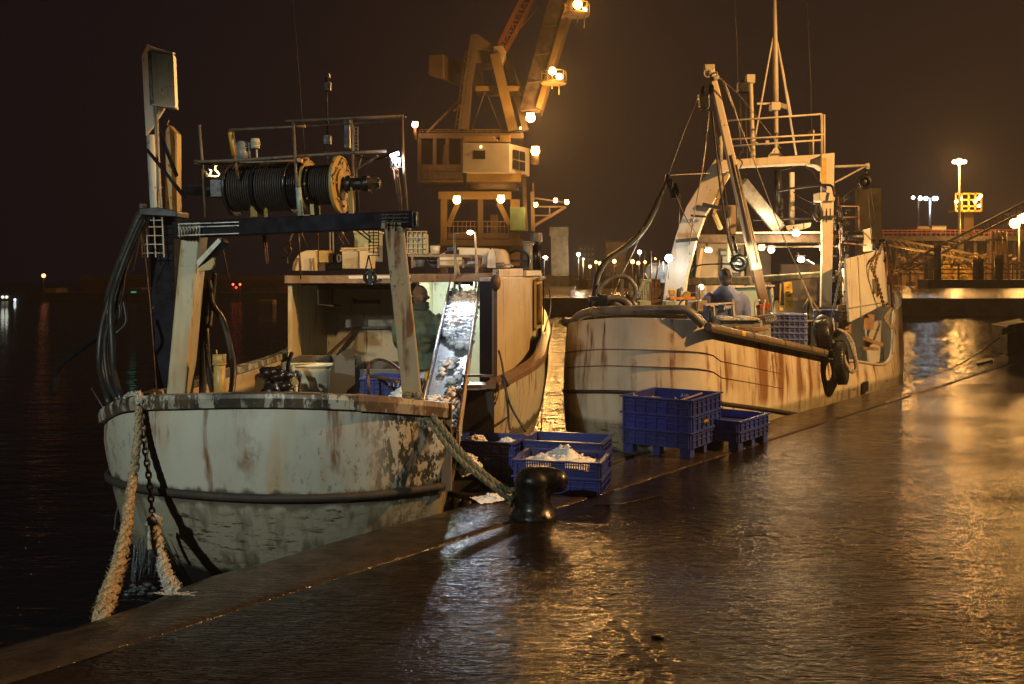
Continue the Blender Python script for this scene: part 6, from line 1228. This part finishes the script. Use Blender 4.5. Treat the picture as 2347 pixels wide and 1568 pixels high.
m = MB(); pbox(m, 1787, 706, 1795, 712, 13.2, .08); m.tube(pt([(1789, 650), (1786, 706)], 13.3), .012, 5); m.tube(pt([(1780, 690), (1787, 709)], 13.2), .008, 5); m.build("yellow_pulley", M['yellow'], label="small yellow pulley on a line above the blue crates", cat="pulley")

# ================================================================= crates
def crate_mesh(w, d, h, feet=False, vents=False, fine=True):
    m = MB(); th = .014; fz = .085 if feet else 0
    def wall(ax, sgn):
        L = w if ax == 'x' else d; off = (d if ax == 'x' else w) / 2 * sgn
        def bx(u0, u1, z0, z1, o, t):
            c = ((u0 + u1) / 2, off + o * sgn) if ax == 'x' else (off + o * sgn, (u0 + u1) / 2)
            m.box((c[0], c[1], (z0 + z1) / 2), (u1 - u0) if ax == 'x' else t, t if ax == 'x' else (u1 - u0), z1 - z0)
        l2 = L / 2 - (th if ax == 'y' else 0)
        if vents:
            z0, z1 = fz + h * .42, fz + h * .86
            bx(-l2, l2, fz, z0, -th / 2, th); bx(-l2, l2, z1, fz + h - .002, -th / 2, th); segs = [(-.36, -.07), (.10, .38)]; last = -l2
            for a, b in segs:
                bx(last, a * L, z0, z1, -th / 2, th); n = 10
                for i in range(n): x = a * L + (b - a) * L * (i + .5) / n; q = (b - a) * L / n * .22; bx(x - q, x + q, z0, z1, -th / 2, th * .9)
                last = b * L
            bx(last, l2, z0, z1, -th / 2, th)
        else: bx(-l2, l2, fz, fz + h - .002, -th / 2, th)
        o = .006
        for z in ((.0, .035), (.42, .46), (.72, .76)): bx(-l2 + .012, l2 - .012, fz + h * z[0] + .003, fz + h * z[1] + .004, o, .018)
        n = 6 if fine else 4
        for i in range(n + 1):
            x = -l2 + .02 + (2 * l2 - .04) * i / n
            if vents and 0 < i < n: continue
            bx(x - .006, x + .006, fz + .004, fz + h - .02, o, .0175)
        if not vents: bx(-L * .12, L * .12, fz + h * .78, fz + h * .92, -.001, .005)
    for ax in 'xy':
        for s in (-1, 1): wall(ax, s)
    m.box((0, 0, fz + .012), w - 2 * th - .002, d - 2 * th - .002, .018)
    for a in (-1, 1):
        m.box((0, a * (d / 2 + .004), fz + h - .008), w + .044, .034, .014); m.box((a * (w / 2 + .004), 0, fz + h - .0081), .034, d - .027, .014)
    if feet:
        for x in (-1, 0, 1):
            for y in (-1, 0, 1):
                if x or y: m.box((x * (w / 2 - .055), y * (d / 2 - .055), fz / 2 + .002), .10 if x else .07, .10 if y else .07, fz - .002)
    return m
CR = {}
NCR = [0]
def crate(kind, pos, rz, label, group=None, mt='blue'):
    if mt == 'blue': NCR[0] += 1; mt = ('blue', 'blue2', 'blue', 'blue3', 'blue2')[NCR[0] % 5]
    w, d, h, feet, vents, fine = kind
    if (kind, mt) not in CR:
        o = crate_mesh(w, d, h, feet, vents, fine).build("fish_crate", M[mt], origin=(0, 0, 0), bevel=.002); CR[(kind, mt)] = o
    else:
        o = CR[(kind, mt)].copy(); COL.objects.link(o)
    o.location = pos; o.rotation_euler = (0, 0, rz); ORG[o.name] = Vector(pos); return tag(o, label, "crate", group)
def lettering(txt, size, parent_o, loc, rot, mt, depth=.0006):
    c = bpy.data.curves.new("lettering", 'FONT'); c.body = txt; c.size = size; c.extrude = depth; c.align_x = 'CENTER'; c.align_y = 'CENTER'
    c0 = bpy.data.objects.new("lettering", c); me = bpy.data.meshes.new_from_object(c0); bpy.data.objects.remove(c0); me.materials.clear(); c = me
    o = bpy.data.objects.new("lettering", me); COL.objects.link(o); o.parent = parent_o; o.location = loc; o.rotation_euler = rot; c.materials.append(mt); return o
# tall stack of three on the coping, base crate on feet
def stack_center(front_right, w, d, r): a = V(math.cos(r), math.sin(r), 0); b = V(-math.sin(r), math.cos(r), 0); return Vector(front_right) - a * w / 2 + b * d / 2
KF = (.68, .74, .152, True, False, True); KS = (.68, .74, .152, False, False, True); r1 = math.radians(-33)
ux = V(math.cos(r1), math.sin(r1), 0); uy = V(-math.sin(r1), math.cos(r1), 0)
c = stack_center(V(P(1582, 1052, 8.96).x, 8.96, 0), .68, .74, r1); z = 0
labs = ["bottom blue crate on feet in the tall stack on the coping", "middle blue crate of the tall stack, with a small yellow lettered plate", "top blue crate of the tall stack, open with debris on its rim"]
for i in range(3):
    o = crate(KF if i == 0 else KS, c + V(0, 0, z), r1 + random.uniform(-.012, .012), labs[i], "blue fish crates on the quay"); z += .152 + (.085 if i == 0 else 0) - .004
    if i == 1:
        ORG[o.name] = o.location.copy(); m = MB(); m.box(o.location + V(.352, -.03, .07), .006, .13, .055); pc = m.build("yellow_plate", M['ink'], o); lettering("APPSA", .04, pc, (.3555, -.03, .07), (math.pi / 2, 0, math.pi / 2), M['yellow'])
    if i == 2: lettering("A1P", .05, o, (-.02, .354, .09), (math.pi / 2, 0, 0), M['whiteink']); top = o
m = MB(); random.seed(8)
for k in range(9): x = random.uniform(-.28, .2); m.bar(c + ux * x + uy * -.355 + V(0, 0, z - .006), c + ux * (x + random.uniform(-.08, .08)) + uy * -.28 + V(0, 0, z + random.uniform(-.01, .015)), .012, .008)
m.bar(c + ux * .20 + uy * -.33 + V(0, 0, z - .02), c + ux * .28 + uy * .05 + V(0, 0, z + .02), .012, .012); m.build("crate_debris", M['ropetan'], label="scraps of tan line lying on the rim of the tall crate stack", cat="scraps")
K2F = (.58, .70, .104, True, False, True); K2 = (.58, .70, .104, False, False, True)
r2 = math.radians(-37); c2 = stack_center(V(P(1693, 1036, 9.32).x, 9.32, 0), .58, .70, r2)
crate(K2F, c2, r2, "blue crate on feet at the bottom of the short stack", "blue fish crates on the quay"); crate(K2, c2 + V(0, 0, .185), r2, "open blue crate on top of the short two crate stack", "blue fish crates on the quay")
# three stacks by the nearer boat
def stack(kinds, c, r, labels, z0=.004):
    z = z0; o = None
    for k, lab in zip(kinds, labels): o = crate(k, c + V(0, 0, z), r, lab, "blue fish crates beside the nearer boat"); z += k[2] - .004
    return z, o
KA = (.53, .42, .103, False, False, True); KB = (.66, .46, .100, False, False, True)
rA = math.radians(-18); cA = stack_center(V(.0, 8.06, 0), .53, .42, rA)
zA, oA = stack([KA] * 3, cA, rA, ["bottom crate of the stack under the mooring ropes", "middle crate of the stack under the mooring ropes", "top crate with a little ice in its corner, beside the ice chute"])
lettering("PESCADOS", .036, oA, (.05, -.222, .06), (math.pi / 2, 0, 0), M['lightblue']); lettering("A1P", .04, [o for o in bpy.data.objects if o.get("label", "").startswith("middle crate of the stack")][0], (.06, -.222, .06), (math.pi / 2, 0, 0), M['whiteink'])
rB = math.radians(-16); cB = stack_center(V(.72, 8.09, 0), .66, .46, rB)
zB, oB = stack([KB] * 3, cB, rB, ["bottom crate of the stack behind the ice filled crate", "middle crate of the stack behind the ice filled crate", "top empty crate behind the ice filled crate"])
rC = math.radians(-14); cC = stack_center(V(.658, 7.485, 0), .66, .50, rC)
KC = (.66, .50, .128, False, False, True); KCv = (.66, .50, .128, False, True, True)
zC, oC = stack([KC, KCv], cC, rC, ["closed sided blue crate under the ice filled crate", "blue crate with slotted sides heaped with flake ice"])
def ice_heap(c, w, d, h, r, seed, label, peak=(0, 0), spread=1.0, n=44, base=0):
    m = MB(); a = V(math.cos(r), math.sin(r), 0); b = V(-math.sin(r), math.cos(r), 0); rows = []
    for i in range(n + 1):
        row = []
        for j in range(n + 1):
            u, v = i / n * 2 - 1, j / n * 2 - 1; q = V(u * 3 * w / .7, v * 3 * d / .7, seed)
            g = math.exp(-((u - peak[0]) ** 2 + (v - peak[1]) ** 2) / spread)
            z = base + h * g * (1 + .55 * noise.fractal(q * 1.6, .9, 2.0, 5)) + .012 * abs(noise.noise(q * 7)) + .006 * noise.noise(q * 17)
            row.append(c + a * u * w / 2 + b * v * d / 2 + V(0, 0, max(z, -.01)))
        rows.append(row)
    m.rings(rows, True, closed=False); random.seed(seed)
    for k in range(70):
        u, v = random.gauss(peak[0], .4 * spread ** .5), random.gauss(peak[1], .4 * spread ** .5)
        if abs(u) > .95 or abs(v) > .95: continue
        i, j = int((u + 1) / 2 * n), int((v + 1) / 2 * n); m.sphere(rows[i][j], random.uniform(.008, .02), random.uniform(.7, 1.5), random.uniform(.6, 1.2), .7, 7, 5, jit=1.0)
    m.build("flake_ice", M['ice'], label=label, cat="ice", kind="stuff")
ice_heap(cC + V(0, 0, zC - .07), .62, .46, .105, rC, 3, "heap of white flake ice filling the slotted blue crate", (-.05, .0), .55)
ice_heap(cA + V(-.12, -.06, zA - .075), .24, .24, .085, rA, 12, "small heap of ice in the corner of the crate beside the chute", (0, 0), .8, 20)
ice_heap(cA + V(.14, .02, zA - .08), .20, .34, .05, rA, 14, "thin dirty ice along the rim of the crate beside the chute", (0, 0), .6, 20)
# fender platform between quay and hull, spilt ice
t = thing("quay_fender", Q(3.1, -.42, -.9), "black ribbed rubber fender filling the gap between boat and quay", "fender")
m = MB(); q = [Q(2.36, -.93, -1.2), Q(4.6, -.95, -1.2), Q(4.6, -.02, -1.2), Q(2.36, -.02, -1.2)]; m.prism(q[::-1], (0, 0, 1.20)); m.build("block", M['rubber'], t, .02)
m = MB()
for i in range(9): a = Q(2.34, -.9 + i * .1, -1.1); m.tube([a, V(a.x, a.y, -.03)], .035, 8)
m.build("rib", M['rubber'], t)
ice_heap(P(1078, 1085, 7.68) * 1.0, .20, .30, .13, .3, 5, "spilt ice heaped on the black fender beside the crates", (0, 0), .6, 24)
ice_heap(V(P(1138, 1138, 7.4).x, P(1138, 1138, 7.4).y - .02, .004), .34, .22, .03, .4, 9, "thin slush lying on the quay edge beside the bollard", (0, 0), .7, 24)
# crates and boxes on the boats
o = crate((.50, .42, .17, False, False, True), P(900, 905, 8.75), math.radians(3), "blue crate on the nearer boat's deck behind the rusty gallows post"); lettering("A 1 3", .045, o, (.02, -.225, .11), (math.pi / 2, 0, 0), M['whiteink'])
t = thing("foam_box", P(915, 915, 7.55), "white foam box heaped with ice beside the rusty gallows post", "box"); m = MB(); m.prism(pt([(891, 911), (945, 914), (945, 930), (892, 927)], 7.7), (0, .25, 0)); m.build("shell", M['bucket'], t, .006)
ice_heap(P(921, 912, 7.82), .22, .22, .06, 0, 23, "heap of ice in the white foam box on the nearer boat", (.1, 0), .6, 20)
KR = (.42, .42, .082, False, False, True)
for i in range(5): crate(KR, P(1813, 790, 12.9) + V(0, .1, i * .079), math.radians(-14), ["lowest faded crate in the trawler's tall pale blue stack", "second faded crate up in the trawler's pale blue stack", "middle faded crate in the trawler's pale blue stack", "fourth faded crate up in the trawler's pale blue stack", "top faded crate of the trawler's pale blue stack, open"][i], "faded blue crates on the trawler", 'bluepale')
for i in range(2): crate((.30, .3, .085, False, False, True), P(1898, 738, 13.9) + V(0, .1, i * .08), math.radians(-14), ["lower faded crate behind the black tyre", "upper faded crate behind the black tyre"][i], "faded blue crates on the trawler", 'bluepale')

# ================================================================= bollard and ropes
B0 = V(.145, 6.83, 0)
t = thing("bollard", B0, "black cast iron mooring bollard with a drooping head on the coping", "bollard")
m = MB(); m.tube([B0 + V(0, 0, z) for z in (.0, .025, .05, .08, .13, .20, .27)], [.165, .165, .15, .132, .122, .122, .12], 26)
m.sphere(B0 + V(.0, -.005, .258), .128, 1.0, .98, .74, 22, 14); m.tube([B0 + V(-.02, 0, .262), B0 + V(.08, .0, .266), B0 + V(.16, .0, .258), B0 + V(.19, 0, .254)], [.095, .092, .085, .07], 20); m.sphere(B0 + V(.165, .0, .256), .083, .95, 1, .98, 20, 12)
m.build("casting", M['blacksteel'], t, remesh=.008, smooth_it=10)
m = MB()
for a in (.5, 2.0, 3.6, 5.2): c = B0 + V(math.cos(a) * .148, math.sin(a) * .148, .03); m.cyl(c, c + V(0, 0, .02), .018, n=6)
m.build("bolt", M['blacksteel'], t)
m = MB(); random.seed(6)
e = B0 + V(-.12, .02, .16)
m.rope([P(932, 908, 7.05), P(935, 911, 6.98), P(985, 968, 6.95), P(1050, 1050, 6.88), P(1120, 1108, 6.82), e + V(-.05, -.03, -.02), B0 + V(-.155, .0, .135), B0 + V(-.11, .10, .13), B0 + V(0, .15, .13)], .022)
m.rope([P(948, 905, 7.1), P(958, 909, 6.98), P(1005, 970, 6.95), P(1065, 1045, 6.9), P(1125, 1098, 6.84), e + V(-.05, .02, .02), B0 + V(-.15, .02, .185), B0 + V(-.10, .11, .17), B0 + V(.02, .15, .16)], .023)
m.rope([e + V(-.04, -.05, -.04), B0 + V(-.158, -.03, .10), B0 + V(-.14, .07, .10), B0 + V(-.04, .15, .11)], .021)
m.rope([P(925, 915, 7.02), P(930, 904, 6.98), P(945, 902, 7.0), P(962, 907, 7.05), P(966, 915, 7.1)], .02); m.build("mooring_rope", M['ropeolive'], label="pair of olive mooring ropes running from the stern to the bollard", cat="rope")
m = MB(); random.seed(12)
m.rope([P(319, 915, 6.93), P(318, 945, 6.86), P(315, 1010, 6.75), P(300, 1130, 6.45), P(282, 1250, 6.0), P(258, 1340, 5.6), P(238, 1400, 5.3), P(230, 1470, 5.2)], [.024, .053], fuzz=.5); m.build("hawser", M['ropetan'], label="thick frayed tan rope hanging from the port quarter to the quay edge", cat="rope")
m = MB(); m.rope([P(316, 905, 7.0), P(318, 912, 6.9), P(322, 925, 6.86)], .03, fuzz=.3); m.rope([P(285, 912, 7.0), P(300, 903, 6.95), P(318, 905, 6.9), P(325, 912, 6.88)], .018); m.build("rope_turns", M['ropegrey'], label="turns of grey rope knotted over the port quarter cap", cat="rope")
m = MB(); m.chain(pt([(323, 935, 6.87), (330, 1010, 6.80), (342, 1100, 6.72), (350, 1192, 6.62)]), .055, .008); m.build("mooring_chain", M['rustrail'], label="thin rusty chain hanging beside the thick tan rope", cat="chain")
m = MB(); random.seed(14)
m.rope([P(351, 1192, 6.62), P(356, 1215, 6.55), P(368, 1275, 6.3), P(385, 1330, 5.95), P(402, 1362, 5.72), P(412, 1380, 5.7)], [.032, .048], fuzz=.5); m.rope([P(345, 1200, 6.66), P(344, 1215, 6.66), P(343, 1260, 6.6)], .016, fuzz=.3); m.rope([P(343, 1200, 6.6), P(350, 1188, 6.55), P(360, 1190, 6.55), P(362, 1205, 6.6)], .028, fuzz=.4); m.build("frayed_rope", M['ropegrey'], label="grey frayed rope between the rusty chain and the quay edge", cat="rope")
m = MB(); random.seed(15)
for k in range(40): a = P(random.uniform(370, 420), random.uniform(1356, 1368), 5.2); a = V(a.x, a.y, .008); m.bar(a, a + V(random.uniform(-.06, .08), random.uniform(-.03, .03), random.uniform(0, .012)), .006, .004)
m.build("rope_scraps", M['ropegrey'], label="frayed grey strands lying on the quay edge under the grey rope", cat="scraps")
# water pumped out of the stern
m = MB(); random.seed(19)
for k in range(70):
    x = random.uniform(300, 366); Y = 6.95 + random.uniform(-.08, .1); y0 = 1200 + random.uniform(-10, 60) + abs(x - 335) * 1.2
    m.tube(catmull([P(x + 4, y0, Y), P(x + 1, y0 + 50, Y - .05), P(x, 1322, 7.12)], 8), [random.uniform(.0015, .005) * (1 + .12 * i) for i in range(8)], 5)
for k in range(30): m.sphere(V(P(random.uniform(290, 370), 1325, 7.3).x, 7.35 + random.uniform(-.15, .1), -.645), random.uniform(.006, .02), 1.6, 1, .7, 7, 5, jit=.6)
m.build("discharge_water", M['stream'], label="water streaming from the nearer boat's stern into the harbour", cat="water", kind="stuff")
m = MB(); m.tube(catmull(pt([(282, 1142), (274, 1152), (266, 1180), (262, 1215)], 7.9), 12), .007, 6); m.build("water_jet", M['stream'], label="thin jet of water arcing from the port quarter", cat="water", kind="stuff")
# mooring lines of the bows
m = MB(); m.tube(catmull([V(-.12, 8.95, .98), P(1150, 830, 8.9), P(1158, 880, 8.85), P(1170, 930, 8.6), P(1205, 990, 8.5)], 20), .011, 6); m.tube(catmull([P(1152, 868, 8.8), P(1160, 900, 8.7), P(1168, 985, 8.5)], 14), .010, 6); m.tube(catmull([P(1150, 862, 8.85), P(1158, 870, 8.8), P(1165, 882, 8.8), P(1156, 886, 8.8)], 14), .014, 6); m.tube(catmull([P(1251, 745, 12.6), P(1252, 800, 12.4), P(1246, 900, 11.6), P(1239, 1000, 10.9)], 14), .007, 5); m.build("side_line", M['darkwire'], label="dark lines hanging down the nearer boat's starboard side", cat="rope")
# quay edge furniture at right
t = thing("edge_block", st(2310, 815, -.05), "dark block at the quay's far end carrying a small lettered plate", "block")
c = st(2312, 815, -.10); c.z = 0
m = MB(); m.prism([st(2272, 816, -.35) * V(1, 1, 0).length if False else V(*(st(2273, 815, -.30).xy), 0), V(*(st(2310, 815, .15).xy), 0), V(*(st(2352, 815, .15).xy), 0), V(*(st(2340, 815, -.35).xy), 0)], (0, 0, .60)); m.build("body", M['concdark'], t, .02)
m = MB(); q0, q1 = st(2297, 760, .17), st(2330, 759, .17); q0.z = q1.z = .44; dq = (q1 - q0); m.prism([q0, q1, q1 + V(0, 0, .13), q0 + V(0, 0, .13)], -QN * .02); so = m.build("sign_plate", M['bgtan'], t)
mid = (q0 + q1) / 2 + V(0, 0, .065) + QN * .004 - ORG[t.name]
lettering("HULL 10 M", .085, so, mid, (math.pi / 2, 0, math.atan2(dq.y, dq.x)), M['ink'])
m = MB(); m.tube(catmull([st(2186, 842, .05), st(2230, 818, .02), st(2272, 789, -.05), st(2347, 732, -.1) + V(0, 0, .02)], 16), .012, 6); m.build("quay_line", M['darkwire'], label="taut dark line from the quay edge up to the dark block", cat="rope")
m = MB(); m.prism([V(*st(2236, 836, .1).xy, .003), V(*st(2272, 834, .1).xy, .003), V(*st(2276, 842, .22).xy, .003), V(*st(2240, 845, .22).xy, .003)], (0, 0, .03)); m.build("edge_plate", M['darksteel'], label="flat dark steel plate on the coping near the dark block", cat="plate")
m = MB(); c = P(1393, 1160, 7.15); c = V(c.x, c.y, .012); m.box(c, .03, .025, .02); m.tube([c + V(-.09, .01, 0), c + V(-.03, 0, .004), c + V(0, 0, .008), c + V(.1, .06, -.004), c + V(.45, .35, -.006)], .005, 5); m.build("coping_pin", M['blacksteel'], label="small iron pin with a wire lying on the coping past the bollard", cat="pin")
m = MB(); c = P(1508, 1462, 4.6); m.sphere(V(c.x, P(1508, 1462, EYE * F / 842).y, .006), .022, 1.5, .8, .4, 10, 6, jit=.5); m.build("debris", M['ink'], label="small dark lump lying on the wet quay in the foreground", cat="debris")

# ================================================================= people
def person(base, h, yaw, label, jacket, trousers, head_kind, bend=.0, arms=((.255, 1.10, .06, .15, 1.06, .33), (.265, 1.10, .06, .15, 1.06, .33))):
    k = h / 1.76; R_ = Matrix.Rotation(yaw, 3, 'Z'); base = Vector(base)
    t = thing("person", base, label, "person")
    def w(x, y, z): y += bend * max(0, z - .95) ; return base + R_ @ (V(x, y, z) * k)
    def limb(m, a, rr, n=12): m.tube(catmull([w(*p) for p in a], 12), [r * k for r in [rr[0] + (rr[-1] - rr[0]) * i / 11 for i in range(12)]], n)
    def torso(m, g):
        rg = []
        for z, a, b, y in ((.86, .155, .115, 0), (.95, .17, .12, 0), (1.08, .165, .115, .0), (1.22, .19, .125, -.01), (1.34, .205, .125, -.015), (1.42, .19, .11, -.015), (1.47, .13, .09, -.01), (1.51, .085, .075, -.005), (1.54, .068, .068, 0)):
            rg.append([w(math.cos(q) * (a + g), math.sin(q) * (b + g) + y, z) for q in (2 * math.pi * i / 24 for i in range(24))])
        m.rings(rg, True, True)
    def arm(m, s, A, g, hand=True):
        ex, ez, ey, wx, wz, wy = A; limb(m, [(s * .18, -.015, 1.41), (s * (.255), -.02, 1.33), (s * ex, ey * .3 - .03, ez)], (.062 + g, .048 + g)); limb(m, [(s * ex, ey * .3 - .03, ez), (s * (ex + wx) / 2, (ey + wy) / 2, (ez + wz) / 2 - .01), (s * wx, wy, wz)], (.048 + g, .032 + g))
        if hand:
            limb(m, [(s * wx, wy, wz), (s * (wx - .02), wy + .05, wz - .005), (s * (wx - .035), wy + .09, wz - .02)], (.032, .034))
            for i in range(4): o = (i - 1.5) * .018; limb(m, [(s * (wx - .035), wy + .09, wz - .015 + o), (s * (wx - .05), wy + .125 - abs(o) * .3, wz - .02 + o), (s * (wx - .075), wy + .14 - abs(o) * .4, wz - .03 + o), (s * (wx - .09), wy + .125, wz - .035 + o)], (.0095, .008), 8)
            limb(m, [(s * (wx - .03), wy + .04, wz + .02), (s * (wx - .055), wy + .07, wz + .045), (s * (wx - .075), wy + .095, wz + .045)], (.012, .009), 8)
    m = MB()
    for s, A in zip((-1, 1), arms):
        limb(m, [(s * .09, 0, .92), (s * .10, .015, .52), (s * .105, -.015, .09)], (.085, .042)); limb(m, [(s * .105, -.05, .05), (s * .11, .06, .045), (s * .115, .17, .03)], (.048, .036)); arm(m, s, A, 0)
    torso(m, 0); limb(m, [(0, -.005, 1.46), (0, .01, 1.56)], (.056, .052))
    m.sphere(w(0, .02, 1.645), .105 * k, .77, .95, 1.1, 18, 12); m.sphere(w(0, .07, 1.58), .05 * k, .9, .8, 1); m.sphere(w(0, .125, 1.63), .018 * k, .8, 1.1, 1.2)
    for s in (-1, 1): m.sphere(w(s * .082, .01, 1.635), .026 * k, .4, .8, 1.2)
    body = m.build("body", M['skin'], t, remesh=.011, smooth_it=3)
    m = MB(); 
    for s in (-1, 1): m.sphere(w(s * .032, .112, 1.655), .011 * k)
    m.build("eyes", M['white'], t); m = MB(); m.tube([w(-.022, .118, 1.585), w(0, .122, 1.583), w(.022, .118, 1.585)], .004 * k, 6); m.build("mouth", M['red'], t)
    m = MB(); torso(m, .024)
    for s, A in zip((-1, 1), arms): arm(m, s, A, .018, False)
    m.torus(w(0, .0, 1.515), (0, bend, 1), .066 * k, .026 * k, 20, 8); rg = [[w(math.cos(q) * a, math.sin(q) * b, z) for q in (2 * math.pi * i / 24 for i in range(24))] for z, a, b in ((.80, .20, .155), (.86, .196, .15), (.95, .198, .15), (1.1, .185, .135))]; m.rings(rg, True, True)
    for i in range(14): m.sphere(w(random.uniform(-.16, .16), -.12 + random.uniform(-.01, .02), random.uniform(.84, 1.35)), .045 * k, 1.6, .5, .45, 9, 6)
    m.build("jacket", M[jacket], t, remesh=.012, smooth_it=6)
    m = MB(); rg = [[w(math.cos(q) * a, math.sin(q) * b, z) for q in (2 * math.pi * i / 24 for i in range(24))] for z, a, b in ((.82, .165, .13), (.9, .175, .135), (1.0, .172, .128))]; m.rings(rg, True, True)
    for s in (-1, 1): limb(m, [(s * .09, 0, .90), (s * .10, .015, .50), (s * .105, -.012, .10)], (.108, .07))
    m.build("trousers", M[trousers], t, remesh=.013, smooth_it=5)
    m = MB()
    for s in (-1, 1): limb(m, [(s * .105, -.06, .055), (s * .11, .06, .05), (s * .115, .185, .04)], (.056, .046)); limb(m, [(s * .105, -.015, .06), (s * .105, -.015, .26)], (.06, .068))
    m.build("boots", M['rubber'], t, remesh=.012, smooth_it=3)
    if head_kind == 'hat':
        m = MB(); m.sphere(w(0, .005, 1.675), .116 * k, .80, .97, .98, 22, 14); m.torus(w(0, .005, 1.645), (0, .15, 1), .098 * k, .017 * k, 26, 8, ref=Vector((0, 1, 0))); m.build("knit_hat", M['hat'], t)
        m = MB()
        for i in range(4): m.torus(w(.005 * i, -.01 + .004 * i, 1.50 + i * .022), (.1 * (-1) ** i, .12, 1), (.098 - .007 * i) * k, .022 * k, 22, 8)
        m.build("scarf", M['scarf'], t, remesh=.008, smooth_it=2)
    else:
        m = MB(); m.sphere(w(0, -.006, 1.672), .111 * k, .80, .96, 1.02, 20, 14, jit=.06); m.sphere(w(0, -.05, 1.60), .075 * k, .95, .7, .8); m.build("hair", M['hair'], t, remesh=.007, smooth_it=2)
    return t
person(V((962 - CX) * 11.55 / F, 11.55, -.235), 1.735, math.radians(-6), "man in knit hat and green work jacket standing by the ice chute, seen from behind", 'jacketgreen', 'oilskin', 'hat', .02)
person(V((1663.5 - CX) * 13.4 / F, 13.4, -.05), 1.76, math.radians(4), "bareheaded man in blue jacket standing on the trawler's deck, seen from behind", 'jacketblue', 'trouserblue', 'hair', .03, ((.255, 1.12, .06, .15, 1.08, .33), (.285, 1.12, .08, .16, 1.10, .34)))
